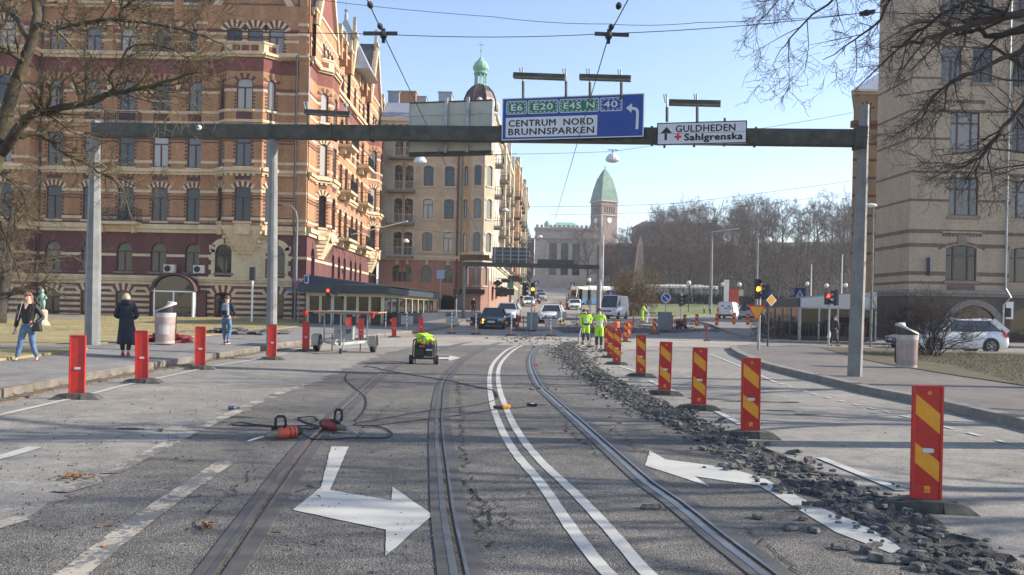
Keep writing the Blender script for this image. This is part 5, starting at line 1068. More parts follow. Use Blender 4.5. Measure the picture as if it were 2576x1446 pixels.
# grass blades and fallen leaves
def blades(name, n, area, m, h):
    def g():
        x, y, z = area(); return Vector((x, y, z)), Vector((R.gauss(0, .5), R.gauss(0, .5), 1))
    brush(name, m, n, g, h, .006, 'stuff')
def rg():
    while True:
        y = 13 + 25 * R.random() ** .8; x = R.uniform(10.5, 24)
        q = F * x / y + CX
        if q < 2620 and x > lerp_tab([(13, 9.3), (16, 10.2), (22, 12.5), (28, 14.3), (38, 14.6)], y) + .4: return x, y, .15
GB1 = M('dry grass blades darkened for shade', (.085, .07, .03), .95, .5, 3); GB2 = M('yellow green grass blades', (.34, .285, .10), .95, .4, 3)  # GB1 is darkened to carry the shade lying on the right grass
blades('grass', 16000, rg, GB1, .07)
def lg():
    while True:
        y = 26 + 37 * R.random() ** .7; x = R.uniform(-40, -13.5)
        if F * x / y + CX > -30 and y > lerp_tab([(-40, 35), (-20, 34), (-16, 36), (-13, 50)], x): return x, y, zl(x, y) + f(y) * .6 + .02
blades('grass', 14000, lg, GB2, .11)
LEAF = M('dry brown leaves', (.20, .095, .035), .8, .5, 5)
b = MB()
for k in range(870):
    if k < 420: i = R.randrange(2, 22); p = Vector(KL[i][:2]).lerp(Vector(KL[i + 1][:2]), R.random()); x, y, z = p.x + R.gauss(.05, .14), p.y + R.gauss(0, .2), .03
    elif k < 800: x, y, z = rg(); z += .02
    elif k < 850: p = gp(R.gauss(205, 28), R.gauss(1203, 5)) if k % 3 else gp(R.gauss(520, 9), R.gauss(1333, 6)); x, y, z = p.x, p.y, .02
    else: p = gp(R.uniform(100, 900), R.uniform(1000, 1420)); x, y, z = p.x, p.y, .015
    a = R.uniform(0, 6.28); s = R.uniform(.02, .05); c, d = math.cos(a) * s, math.sin(a) * s
    b.face([(x - c, y - d, z), (x + d * .5, y - c * .5, z + R.uniform(0, .03)), (x + c, y + d, z + R.uniform(0, .02)), (x - d * .5, y + c * .5, z + R.uniform(0, .03))], LEAF)
b.build('fallen_leaves')['kind'] = 'stuff'
# broken asphalt
def chunkmat():
    m, t, p = nodes('broken asphalt'); tc = N(t, 'ShaderNodeNewGeometry'); n = noise(t, tc.outputs['Position'], 30, 6, .75); o = ramp(t, n, [(.3, (.03, .0285, .027)), (.7, (.11, .104, .096))])
    sx = N(t, 'ShaderNodeSeparateXYZ'); L(t, tc.outputs['Position'], sx.inputs[0]); o = mix(t, o, (.27, .25, .22), ramp(t, noise(t, tc.outputs['Position'], 9, 5, .7), [(.46, 0), (.64, .8)])); L(t, o, p.inputs['Base Color']); p.inputs['Roughness'].default_value = .9; bumpn(t, p, n, .8, .01); return m
CHK = chunkmat()
def chunk(b, c, s, rot):
    n = R.randint(5, 7); f1, f2 = R.uniform(.22, .48), R.uniform(.7, 1.0); top = []; bot = []
    for k in range(n):
        a = rot + 6.283 * (k + R.uniform(-.3, .3)) / n; r_ = s * R.uniform(.6, 1.1); ca, sa = math.cos(a), math.sin(a)
        bot.append((c[0] + r_ * ca, c[1] + r_ * sa * .8, c[2] - .01)); top.append((c[0] + r_ * f2 * ca + R.uniform(-.1, .1) * s, c[1] + r_ * f2 * sa * .8, c[2] + s * f1 * R.uniform(.6, 1.3)))
    b.rings([bot, top], CHK)
protoC = []
for k in range(8): b = MB(); chunk(b, (0, 0, 0), 1, 0); protoC.append(b.mesh('asphalt_chunk'))
rc = densify(RL[3], .2); rc = [p for p in rc if 4.6 < p.y < 50]
def rub(spread=.3):
    while True:
        p = R.choice(rc); near = p.y < 9
        w_ = 1.0 if p.y < 26 else 1.3
        q = p + Vector((R.gauss(.10 if p.y < 14 else .0, spread * w_), R.gauss(0, .25)))
        if p.y > 38 and R.random() < .5: continue
        return q
for k in range(230):
    q = rub(.3); s = R.uniform(.045, .12) * (1 if q.y > 9 else .85); o = link('asphalt_chunk', protoC[k % 8], None, (q.x, q.y, .014), R.uniform(0, 6.28)); o.scale = (s * R.uniform(.8, 1.3), s, s * R.uniform(.7, 1.2)); o.rotation_euler[0] = R.uniform(-.35, .35); o.rotation_euler[1] = R.uniform(-.35, .35)
    tag(o, 'dark broken asphalt chunk lying in the torn-up strip along the rail', 'asphalt chunk', 'broken asphalt chunks along the rail')
b = MB()
for k in range(2850):
    q = rub(.27) if k < 2600 else rub(.5); chunk(b, (q.x, q.y, .012 + R.random() * .03), R.uniform(.018, .06) * (.9 if k < 2600 else .6), R.uniform(0, 6))
for k in range(330):      # heap in the middle distance and around the second rail
    q = gp(R.gauss(1345, 45), R.gauss(850, 6)) if k < 200 else gp(R.gauss(1470, 50), R.gauss(880, 9)); chunk(b, (q.x, q.y, .01 + R.random() * .1 * (k < 200)), R.uniform(.04, .13), R.uniform(0, 6))
for k in range(260):
    q = gp(R.uniform(1420, 1850), R.uniform(808, 836)); chunk(b, (q.x, q.y, q.z + .01), R.uniform(.06, .22), R.uniform(0, 6))
b.build('rubble')['kind'] = 'stuff'
b = MB()
for k in range(900):     # grit scattered over the old tarmac
    u, v = R.uniform(-50, 2300), 860 + 600 * R.random() ** 1.3; q = gp(u, v)
    if (k % 5) and u > 1150: u = R.uniform(50, 1150); q = gp(u, v)
    if q.x < -8.4 or (q.x > 3 and k % 3): continue
    chunk(b, (q.x, q.y, .01), R.uniform(.004, .014), R.uniform(0, 6))
b.build('grit')['kind'] = 'stuff'
for u, v, s in ((1357, 979, .09), (1380, 980, .07), (1335, 981, .06), (1400, 981, .06), (1415, 1028, .05), (1342, 981, .06), (1095, 1092, .045), (1640, 1280, .1), (1905, 1306, .08), (1990, 1333, .09), (2050, 1340, .07), (2115, 1380, .11), (2215, 1412, .12), (2020, 1310, .06), (1560, 1065, .06), (1590, 1045, .06), (1540, 1085, .05), (405, 1085, .06), (395, 1115, .04), (1535, 1052, .05), (1990, 1330, .06)):
    q = gp(u, v); o = link('asphalt_chunk', protoC[int(u) % 8], None, (q.x, q.y, .014), u); o.scale = (s, s, s * .8); tag(o, 'loose dark asphalt chunk lying on the carriageway away from the torn strip', 'asphalt chunk', 'loose asphalt chunks on the carriageway')
# ================================================================ street furniture and the road works
def proj(p):
    a = F * p[0] / p[1]; b_ = F * (p[2] - CAMH) / p[1]; return CX + a * cs + b_ * sn, HZ - b_ * cs + a * sn
# ---- overhead gantry
G0 = at(240, 327, 27.5); G1 = at(2166, 348, 22.1); gd = (G1 - G0).normalized(); gyaw = math.atan2(gd.y, gd.x); gperp = Vector((math.sin(gyaw), -math.cos(gyaw), 0))
def beam(u, v, off=0.0):
    """point in the gantry's front plane, off metres in front of its axis, seen at u, v"""
    lo, hi = 0.0, 1.0
    for _ in range(40):
        t = (lo + hi) / 2; p = G0.lerp(G1, t) + gperp * off
        if proj(p)[0] < u: lo = t
        else: hi = t
    for _ in range(3): q = at(u, v, p.y); t += (q.x - p.x) / (G1.x - G0.x); p = G0.lerp(G1, t) + gperp * off
    return at(u, v, p.y)
gan = T('sign_gantry', 'long weathered steel gantry spanning the whole road on tall posts', 'gantry')
b = MB(); b.bar(G0, G1 + gd * .05, .40, .41, dsteel); bo = b.build('beam', gan)
for u in (424, 688, 840, 934, 1262, 1640, 1900):
    b = MB(); p = beam(u, 330); p.z = G0.z + (G1.z - G0.z) * (p.x - G0.x) / (G1.x - G0.x); b.bar(p - gd * .03, p + gd * .03, .44, .48, dsteel); b.build('joint_collar', bo)
PSTEEL = M('grey painted post with grime', (.19, .195, .195), .6, .2, 3, bump=.15, dirt=(.12, .115, .10), dirts=1.4)
def post(name, base, top, r0, r1, n, m, par, ph=0): b = MB(); rs = []; b.rings([[(c.x + r_ * math.cos(ph + 6.2832 * k / n), c.y + r_ * math.sin(ph + 6.2832 * k / n), c.z) for k in range(n)] for c, r_ in ((base, r0), (base.lerp(top, .38), r0 * .92 + r1 * .08), (top, r1))], m); return b.build(name, par)
lb0 = at(232, 876, 27.5); lb0.z = zl(lb0.x, 27.5) - .03; post('post', lb0, Vector((G0.x, G0.y, G0.z + .3)), .24, .14, 8, PSTEEL, gan, .39)
rb0 = at(2150, 947, 22.1); post('post', rb0, Vector((at(2175, 264, 22.1).x, 22.1, at(2175, 264, 22.1).z)), .185, .12, 8, PSTEEL, gan, .39)
mp = beam(688, 330); post('post', Vector((at(683, 880, mp.y).x, mp.y, .12)), Vector((mp.x, mp.y, G0.z - .1)), .165, .13, 12, PSTEEL, gan)
b = MB(); b.bar(G1 - gd * .18, G1 + gd * .12, .5, .56, dsteel); b.build('end_bracket', gan)
b = MB(); p = beam(501, 321, .3); b.ball(p, .085, .085, .085, white, 12, 8); b.bar(p, p - gperp * .25, .05, .05, white); q = p + gperp * .08; b.ball(q, .035, .02, .035, black, 8, 6); tag(b.build('traffic_camera', smooth=True), 'small white ball camera on the front of the gantry beam', 'camera')
# ---- direction signs (local frame: x along the sign, z up, y = 0 front face)
def sign_root(name, lbl, u0, v0, off, z=None):
    p = beam(u0, v0, off); return T(name, lbl, 'sign', p, gyaw)
K = .2703                                        # lettering was measured at this scale in the enlarged photograph
w1 = (beam(1618, 352, .3) - beam(1262, 352, .3)).length; h1 = w1 * 392 / 1318
S1 = sign_root('direction_sign', 'big blue direction sign with green route numbers and a left turn arrow', 1262, 353, .32)
mx = w1 / 1318; X_ = lambda zx: (zx - 125) * mx; Z_ = lambda zy: (762 - zy) * mx
b = MB(); b.box(0, w1, 0, .07, 0, h1, signblue); b.build('panel', S1)
b = MB(); t = .025
for q in ((0, w1, 0, t), (0, w1, h1 - t, h1), (0, t, t, h1 - t), (w1 - t, w1, t, h1 - t)): b.box(q[0], q[1], -.012, 0, q[2], q[3], signwhite)
b.build('border', S1)
def rr_poly(x0, x1, z0, z1, r): return [(cx + r * math.cos(a), cz + r * math.sin(a)) for cx, cz, s in ((x1 - r, z1 - r, 0), (x0 + r, z1 - r, 1), (x0 + r, z0 + r, 2), (x1 - r, z0 + r, 3)) for a in [math.pi / 2 * (s + k / 3) for k in range(4)]]
for x0, x1, txt, m, tx in ((165, 360, 'E6', signgreen, (212, 318)), (370, 657, 'E20', signgreen, (426, 606)), (668, 1035, 'E45 N', signgreen, (710, 993)), (1043, 1247, '40', signblue, (1078, 1202))):
    b = MB(); b.prism(rr_poly(X_(x0), X_(x1), Z_(522), Z_(397), .05), -.006, -.001, signwhite); r_ = b.build('route_panel', S1)
    b = MB(); b.prism(rr_poly(X_(x0 + 7), X_(x1 - 7), Z_(515), Z_(404), .045), -.010, -.006, m)
    a0, a1, c0, c1 = X_(x0 + 18), X_(x1 - 18), Z_(505), Z_(415); n = int((a1 - a0) / .115)
    for k in range(n): x = a0 + (a1 - a0) * (k + .2) / n; [b.box(x, x + .06, -.013, -.0105, z - .011, z + .011, signwhite) for z in (c0, c1)]
    for k in range(3): z = c0 + (c1 - c0) * (k + .15) / 3; [b.box(x - .011, x + .011, -.013, -.0105, z, z + .05, signwhite) for x in (a0, a1)]
    b.build('route_field', r_); text_mesh(txt, X_(tx[0]), X_(tx[1]), Z_(487), Z_(430), -.015, signwhite, 'lettering', r_, .007)
b = MB(); b.box(X_(162), X_(1022), -.008, -.001, Z_(737), Z_(553), signwhite); wp = b.build('white_panel', S1)
text_mesh('CENTRUM  NORD', X_(190), X_(985), Z_(637), Z_(577), -.011, signblack, 'lettering', wp, .008); text_mesh('BRUNNSPARKEN', X_(190), X_(993), Z_(716), Z_(657), -.011, signblack, 'lettering', wp, .008)
b = MB(); cl = [(1383, 690), (1386, 560), (1384, 530), (1372, 512), (1350, 504), (1325, 502)]
for i in range(len(cl) - 1):
    (xa, za), (xb_, zb_) = cl[i], cl[i + 1]; d = Vector((xb_ - xa, zb_ - za)).normalized(); n = Vector((d.y, -d.x)) * 12; d *= 3
    b.prism([(X_(xa + n.x - d.x), Z_(za + n.y - d.y)), (X_(xb_ + n.x + d.x), Z_(zb_ + n.y + d.y)), (X_(xb_ - n.x + d.x), Z_(zb_ - n.y + d.y)), (X_(xa - n.x - d.x), Z_(za - n.y - d.y))], -.006 - .0004 * i, -.001, signwhite)
b.prism([(X_(1283), Z_(498)), (X_(1330), Z_(544)), (X_(1336), Z_(456))], -.0095, -.001, signwhite); b.build('arrow', S1)
b = MB()
for zx in (325, 712, 933, 1212): b.box(X_(zx) - .03, X_(zx) + .03, .0702, .12, -.07, h1 + .01, dsteel)
b.build('bracket', S1)
w2_ = (beam(1878, 366, .3) - beam(1652, 366, .3)).length; m2 = w2_ / 837; X2 = lambda zx: (zx - 1568) * m2; Z2 = lambda zy: (806 - zy) * m2; h2_ = Z2(592)
S2 = sign_root('direction_sign', 'white direction sign with black border, straight arrow and red cross', 1652, 365, .32)
b = MB(); b.box(0, w2_, 0, .07, 0, h2_, signwhite); b.build('panel', S2); b = MB(); t = .026
for q in ((0, w2_, 0, t), (0, w2_, h2_ - t, h2_), (0, t, t, h2_ - t), (w2_ - t, w2_, t, h2_ - t)): b.box(q[0], q[1], -.006, 0, q[2], q[3], signblack)
b.build('border', S2); b = MB(); b.prism([(X2(1603), Z2(692)), (X2(1710), Z2(692)), (X2(1660), Z2(632))], -.005, 0, signblack); b.box(X2(1640), X2(1664), -.005, 0, Z2(760), Z2(694), signblack); b.build('arrow', S2)
b = MB(); redp = plain('red sign sheet', (.6, .02, .02), .5); b.box(X2(1735), X2(1800), -.005, 0, Z2(741), Z2(719), redp); b.box(X2(1757), X2(1779), -.0053, 0, Z2(763), Z2(698), redp); b.build('red_cross', S2)
text_mesh('GULDHEDEN', X2(1747), X2(2298), Z2(686), Z2(622), -.006, signblack, 'lettering', S2, .006); text_mesh('Sahlgrenska', X2(1830), X2(2365), Z2(787), Z2(706), -.006, signblack, 'lettering', S2, .014)
b = MB(); b.box(t, w2_ - t, -.003, 0, Z2(699), Z2(696), signblack); b.build('seam', S2)
b = MB()
for zx in (1640, 1920, 2200): b.box(X2(zx) - .03, X2(zx) + .03, .0702, .12, -.06, h2_ + (.1 if zx == 2200 else .01), dsteel)
b.build('bracket', S2)
# back of a sign for the oncoming lane
p0 = beam(1030, 387, -.55); wB = (beam(1234, 387, -.55) - p0).length; hB = wB * 122 / 204
S3 = T('gantry_sign', 'back of a large box sign with pale ribbed sheets behind the gantry beam', 'sign', p0, gyaw); BK = M('weathered pale sheet', (.46, .46, .40), .7, .15, 1.5, dirt=(.25, .25, .2), dirts=1.5)
b = MB(); b.box(0, wB, 0, .16, .05, hB, BK); b.build('panel', S3); b = MB(); b.box(-.02, wB + .02, -.02, .2, -.06, .05, dsteel); b.box(-.02, wB + .02, -.02, .2, hB, hB + .04, dsteel); b.box(-.03, 0, -.02, .2, .05, hB, steel); b.box(wB, wB + .03, -.02, .2, .05, hB, steel)
for k in range(1, 4): b.box(0, wB, -.02, 0, hB * k / 4, hB * k / 4 + .03, BK)
b.build('frame', S3)
for u in (1107, 1168):
    b = MB(); x = (beam(u, 330, -.55) - p0).length; b.box(x - .045, x + .045, -.1, -.02, .0, hB + .12, steel); b.build('bracket', S3)
def sign_light(lbl, u0, u1, v0, v1, posts, vb, off=.55):
    th = T('sign_light', lbl, 'lamp'); a, e = beam(u0, v0, off), beam(u1, v1, off); b = MB(); d = (e - a).normalized(); b.bar(a, e, .14, .12, dsteel)
    b.bar(a + Vector((0, 0, -.075)), e + Vector((0, 0, -.075)), .2, .03, M_FIX); b.build('fixture', th)
    for u, vt in posts:
        t_ = MB(); q = beam(u, vb, .34); k = beam(u, (v0 + v1) / 2, .34); tt = beam(u - 2, vt, .34); t_.tube([q, k, tt, tt + gperp * .12 + gd * -.06 + Vector((0, 0, -.05)), beam(u, (v0 + v1) / 2, off) + gd * -.05], [.03, .03, .022, .018, .018], 6, steel); t_.tube([q, q.lerp(k, .75)], .042, 6, dsteel); t_.build('support', th)
M_FIX = M('mossy fixture housing', (.20, .185, .13), .8, .4, 9, dirt=(.06, .06, .05), dirts=4)
sign_light('mossy strip light on stalks over the left half of the blue sign', 1292, 1422, 188, 193, [(1316, 170), (1424, 172)], 247)
sign_light('mossy strip light on stalks over the right half of the blue sign', 1458, 1587, 192, 196, [(1484, 173), (1563, 174)], 247)
sign_light('mossy strip light on stalks over the white sign', 1683, 1813, 256, 259, [(1678, 236), (1754, 236)], 306)
sign_light('strip light on two stalks standing on the gantry beam before the brick building', 768, 882, 280, 286, [(775, 256), (872, 259)], 312)
# ---- overhead tram wires
def wire(name, pts, r, lbl, cat, sag=0, m=black):
    b = MB(); out = []
    for p, q in zip(pts, pts[1:]):
        for k in range(8): t = k / 8; out.append(p.lerp(q, t) - Vector((0, 0, sag * 4 * t * (1 - t))))
    out.append(pts[-1]); b.tube(out, r, 4, m); return b, out
YW = 13.2
def hanger(b, p, s):
    for k in range(3): b.ball(p + Vector((0, -.9 * k - .35, .02)), .045, .1, .045, black, 8, 6)
    b.ball(p, .06, .09, .07, blackgloss, 8, 6); b.bar(p + Vector((-.32 * s, 0, .02)), p + Vector((.22 * s, 0, .03)), .05, .05, dsteel); b.bar(p + Vector((0, 0, -.12)), p + Vector((0, 0, .1)), .05, .05, black)
for lbl, u, v, far, sd_ in (('overhead contact wire above the left tram track', 965, 88, (1232, 645, 64), 1), ('overhead contact wire above the right tram track', 1531, 90, (1396, 552, 46), -1)):
    p = at(u, v, YW); q = at(*far); n = p + (p - q) * (14 / (q.y - p.y)); n = Vector((p.x + (.01 if u < 1000 else .9), -1, p.z + .1)) if u > 1000 else Vector((p.x, -1, p.z + .05))
    b, o_ = wire('w', [n, p, q], .009, lbl, 'wire'); hanger(b, p, sd_); tag(b.build('contact_wire'), lbl, 'wire')
def span(lbl, pts, r=.006, sag=.12, m=black): b, o_ = wire('s', [at(*p) for p in pts], r, lbl, 'wire', sag, m); tag(b.build('span_wire'), lbl, 'wire')
span('span wire holding both contact wires across the road', [(-60, 44, 16), (965, 86, 13.2), (1531, 84, 13.2), (2185, 30, 12.5), (2700, 20, 12)], .006, .05)
span('upper thin cable sagging across the top of the sky', [(700, -14, 22), (1240, 42, 21), (1530, 60, 20.5), (1760, 56, 20), (2190, 30, 18)], .007, .05)
b = MB(); p = at(2180, 32, 12.5); b.bar(p - Vector((.1, 0, .02)), p + Vector((.12, 0, .02)), .05, .06, blackgloss); b.ball(p, .06, .05, .05, black, 8, 6); tag(b.build('insulator'), 'dark insulator clamp hanging on the span wire near the buff building', 'insulator')
span('thin lamp cable passing below the gantry to the right', [(1240, 388, 36), (1540, 381, 36), (1900, 325, 36), (2145, 283, 36)], .008, .02)
span('long thin cable high over the wooded slope', [(1320, 520, 58), (1694, 512, 58), (2140, 455, 58)], .012, .05); span('lower thin cable before the wooded slope', [(1380, 540, 72), (1760, 530, 72), (2140, 486, 72)], .012, .05)
span('cable strung from the beige corner house over the junction', [(985, 560, 90), (1160, 585, 80), (1360, 590, 110)], .015, .3); span('cable with lamp before the beige apartment building', [(860, 300, 66), (1057, 393, 40), (1300, 386, 36)], .008, .05)
def flag_arm(lbl, a, e, w): b = MB(); b.tube([at(*a), at(*e)], w, 6, white); tag(b.build('wall_bracket'), lbl, 'bracket')
flag_arm('pale wall bracket reaching out from the brick building', (883, 590, 75), (1025, 556, 72), .05)
LAMPW = M('white lamp housing', (.62, .63, .62), .45, .08, 4)
def pend(lbl, u, v, Y, s=1.0):
    th = T('street_lamp', lbl, 'lamp', at(u, v, Y), 0, 'lamps hung over the road'); b = MB(); b.lathe([(.12, .2), (.17, .17), (.24, .09), (.30, 0), (.31, -.07), (.27, -.12)], 12, LAMPW, (0, 0, 0), s, s * .8); b.build('housing', th, smooth=False)
    b = MB(); b.lathe([(.27 * s, -.12), (.15 * s, -.17)], 12, signwhite); b.build('lens', th); b = MB(); b.bar((0, 0, .2), (0, 0, .36), .03, .03, black); b.bar((-.22, 0, .36), (.22, 0, .36), .03, .03, black); b.build('hanger', th)
for lbl, u, v, Y in (('white lamp hung on a cable just below the blue sign', 1541, 398, 36), ('white lamp hung below the sign back', 1057, 403, 40), ('white lamp hung against the sky over the trees', 1694, 524, 58), ('white lamp hung before the wooded slope', 1933, 603, 68), ('white lamp hung against the beige side street front', 1271, 528, 78), ('white lamp hung in front of the museum', 1359, 595, 112), ('round white lamp on the bracket cable before the beige balconies', 1021, 606, 78)): pend(lbl, u, v, Y)
# ---- posts and lamps
def pole(name, lbl, u, vb, vt, Y, r=.07, m=steel, cat='post', dz=.1):
    th = T(name, lbl, cat); B = at(u, vb, Y); B.z = f(Y) + dz; t = at(u + (vb - vt) * sn, vt, Y); post('pole', Vector((B.x, Y, B.z)), Vector((B.x, Y, t.z)), r * 1.15, r * .8, 10, m, th); return th, B, t
th, B, t = pole('street_lamp', 'tall grey lamp post with arm curving left before the brick building corner', 742, 822, 548, 59.5, .085, PSTEEL, 'lamp', .3)
b = MB(); b.tube([Vector((B.x, 59.5, t.z - .1)), Vector((B.x - .1, 59.5, t.z + .45)), Vector((B.x - .4, 59.5, t.z + .8)), Vector((B.x - 1.1, 59.5, t.z + .92))], [.07, .06, .05, .045], 8, PSTEEL); b.build('arm', th); b = MB(); b.ball((B.x - 1.35, 59.5, t.z + .93), .36, .15, .11, dsteel, 10, 6); b.build('lamp_head', th)
th, B, t = pole('lamp_post', 'slim pale lamp post behind the tall right gantry post', 2190, 868, 520, 47, .06, PSTEEL, 'lamp', .0); b = MB(); b.ball((B.x - .12, 47, t.z + .08), .34, .16, .12, LAMPW, 10, 6); b.build('lamp_head', th)
pole('tram_pole', 'tall pale tram wire mast in the junction right of the far gantry', 1507, 806, 540, 76, .14, M('pale mast paint', (.42, .42, .38), .6, .1, 2)); pole('tram_pole', 'thick grey mast before the wood with an arm to the right', 1787, 778, 590, 120, .2, PSTEEL); pole('tram_pole', 'grey mast rising behind the amber signal on the right', 1902, 770, 598, 105, .17, PSTEEL)
b = MB(); b.tube([at(1788, 584, 120), at(1860, 574, 120)], .08, 6, steel); tag(b.build('crossbar'), 'pale horizontal arm high on the mast before the wood', 'mast arm')
for lbl, u, vb, vt, Y in (('thin white flag pole left of the kiosk roof', 2040, 745, 665, 120), ('thin white flag pole beside the ochre building', 2117, 745, 640, 110), ('thin white pole right behind the tall pale mast', 1515, 760, 592, 100)): pole('flag_pole', lbl, u, vb, vt, Y, .07, white)
for lbl, u, v, Y in (('globe lamp left of the red poster pillar', 1818, 720, 118), ('globe lamp over the pale notice board', 1860, 720, 118), ('globe lamp beside the flag pole left of the kiosk', 2030, 718, 118), ('globe lamp above the kiosk roof', 2079, 723, 112), ('globe lamp next to the right flag pole', 2127, 722, 112), ('globe lamp in front of the white bus', 1733, 716, 112), ('globe lamp before the blue bus by the bush', 1482, 708, 128)):
    th = T('globe_lamp', lbl, 'lamp', (0, 0, 0), 0, 'globe lamps around the square'); p = at(u, v, Y); b = MB(); b.tube([(p.x, Y, f(Y)), p], [.07, .05], 6, black); b.build('pole', th); b = MB(); b.ball(p + Vector((0, 0, .25)), .3, .3, .3, signwhite, 10, 8); b.build('globe', th)
# ---- far gantry
fg = T('sign_gantry', 'second smaller gantry with sign backs farther down by the beige building', 'gantry'); YG = 76; a, e = at(1166, 664, YG), at(1506, 672, YG); b = MB(); b.bar(a, e, .35, .38, dsteel); b.build('beam', fg)
for u, vb in ((1168, 796), (1506, 806)): q = at(u, 670, YG); post('post', Vector((q.x, YG, .6)), Vector((q.x, YG, q.z)), .15, .13, 8, PSTEEL, fg)
q0, q1 = at(1238, 661, YG - .3), at(1331, 622, YG - .3); DB = M('dark sign back sheet', (.075, .085, .075), .6, .2, 3)
sb = T('gantry_sign', 'dark back of a wide sign with pale stiffeners on the far gantry', 'sign'); b = MB(); b.box(q0.x, q1.x, YG + .25, YG + .35, q0.z, q1.z, DB); b.build('panel', sb)
for k in range(5): b = MB(); x = q0.x + (q1.x - q0.x) * (k + .3) / 4.6; b.box(x - .05, x + .05, YG + .15, YG + .25, q0.z - .3, q1.z + .05, steel); b.build('stiffener', sb)
for k in range(3): b = MB(); z = q0.z + (q1.z - q0.z) * (k + 1) / 4; b.box(q0.x, q1.x, YG + .2, YG + .249, z, z + .05, steel); b.build('rib', sb)
q0, q1 = at(1352, 665, YG), at(1444, 653, YG); sb = T('gantry_sign', 'low dark back of a second sign on the far gantry', 'sign'); b = MB(); b.box(q0.x, q1.x, YG + .25, YG + .33, q0.z, q1.z, DB); b.build('panel', sb)
# ---- traffic signals
SGR = plain('dark grey signal housing', (.03, .033, .036), .5)
def head(th, p, n, lit, yaw=0, sc=1.0, lamp=None, wide=.26):
    hh = .29 * n * sc; w = wide * sc; b = MB(); b.box(-w / 2, w / 2, -.09, .1, 0, hh, SGR); 
    h = b.build('signal_head', th, loc=p, rotz=yaw, bevel=.02)
    for k in range(n):
        z = hh * (n - k - .5) / n; on = k == lit; g = MB(); g.disc((0, -.1, z), .095 * sc, 14, lamp if on else blackgloss, 'y', .03, .095 * sc); g.build('lens', h)
        v = MB(); v.rings([[(.11 * sc * math.cos(t), y, z + .11 * sc * math.sin(t)) for t in [math.pi * (j / 8) * 1.3 - .47 for j in range(9)]] for y in (-.09, -.27)], SGR, False, False); v.build('visor', h)
    return h
def sig(lbl, u, vb, Y, dz, heads, vt, r=.055, m=steel):
    th = T('traffic_signal', lbl, 'traffic light'); B = at(u, vb, Y); base = Vector((B.x, Y, f(Y) + dz)); tp = at(u, vt, Y); post('pole', base, Vector((B.x, Y, tp.z)), r, r, 10, m, th)
    for (hu, hv, n, lit, yaw, sc, lamp) in heads:
        p = at(hu, hv, Y - .12); head(th, p, n, lit, yaw, sc, lamp); b = MB(); b.bar(p + Vector((0, .12, .1)), Vector((B.x, Y, p.z + .1)), .04, .04, SGR); b.build('bracket', th)
    return th
sig('amber lit signal on the island by the dark car', 1336, 829, 58, .13, [(1340, 744, 3, 1, 0, 1.05, amber), (1319, 744, 3, -1, .9, 1.05, None)], 725)
sig('amber lit signal on the right corner post', 1908, 879, 38, .13, [(1905, 752, 3, 1, 0, 1.05, amber), (1872, 782, 2, -1, 1.6, .9, None)], 712, .065)
sig('signal showing a red man before the restaurant pavilion', 833, 828, 55.5, .2, [(825, 748, 2, 0, .1, 1.05, redlamp), (846, 743, 3, -1, -1.4, .9, None)], 752)
sig('signal showing a red man before the glass kiosk', 2084, 868, 46, .02, [(2081, 766, 2, 0, 0, 1.1, redlamp), (2103, 768, 3, -1, -1.5, 1.0, None)], 755)
sig('dark signal head at the left of the tram mast', 1462, 800, 80, .13, [(1460, 752, 3, -1, .2, 1.1, None)], 740); sig('dark signal head right beside the tram mast', 1484, 802, 80, .13, [(1482, 754, 3, -1, -.2, 1.1, None)], 742); sig('dark signal on a post before the salmon arches', 1147, 800, 72, .14, [(1145, 752, 3, -1, .3, 1, None)], 740)
th = sig('dark side facing signal above the yellow diamond sign', 1931, 862, 42, .05, [(1932, 757, 3, -1, -1.5, 1.0, None)], 710, .045, SGR)
sig('dark signal on the lawn side post by the blue arrow sign', 1713, 818, 66, .1, [(1713, 770, 3, -1, .8, 1, None)], 735)
# ---- small signs
def disc_sign(name, lbl, u, v, Y, r, shape, face, rim=None, mark=None, vb=None, dz=.1, yaw=0, pr=.035, own=True):
    p = at(u, v, Y); th = T(name, lbl, 'sign', p, yaw); b = MB()
    if shape == 'round': pts = [(r * math.cos(6.2832 * k / 24), r * math.sin(6.2832 * k / 24)) for k in range(24)]
    elif shape == 'yield': pts = [(-r, r * .87), (r, r * .87), (0, -r * .87)]
    elif shape == 'diamond': pts = [(0, r), (r, 0), (0, -r), (-r, 0)]
    else: pts = [(-r, -r), (r, -r), (r, r), (-r, r)]
    b.prism(pts, -.03, 0, rim or face); b.build('panel', th)
    if rim: b = MB(); b.prism([(x * .8, z * .8 + (.0 if shape != 'yield' else .02 * r)) for x, z in pts], -.034, -.029, face); b.build('face', th)
    if mark == 'arrow': b = MB(); b.bar((-r * .5, -.036, r * .5), (r * .3, -.036, -r * .3), .004, r * .18, signwhite, (0, 0, 1)); b.prism([(r * .55, -r * .55), (r * .5, r * .0), (0, -r * .5)], -.037, -.031, signwhite); b.build('arrow', th)
    if mark == 'walk': b = MB(); b.prism([(-r * .75, -r * .65), (r * .75, -r * .65), (0, r * .75)], -.036, -.03, signwhite); b.build('triangle', th); b = MB(); b.prism([(-.3 * r, -.55 * r), (-.1 * r, -.55 * r), (.0, -.1 * r), (.15 * r, -.55 * r), (.3 * r, -.55 * r), (.1 * r, .1 * r), (0, .3 * r), (-.1 * r, .1 * r)], -.039, -.037, signblack); b.build('pictogram', th)
    if mark == 'stop': b = MB(); b.bar((-r * .6, -.037, r * .6), (r * .6, -.037, -r * .6), .004, r * .22, redp); b.build('bar', th)
    if own: b = MB(); zz = f(Y) + dz - p.z; b.tube([(0, .03, zz), (0, .03, r * .9)], pr, 8, steel); b.build('pole', th)
    return th
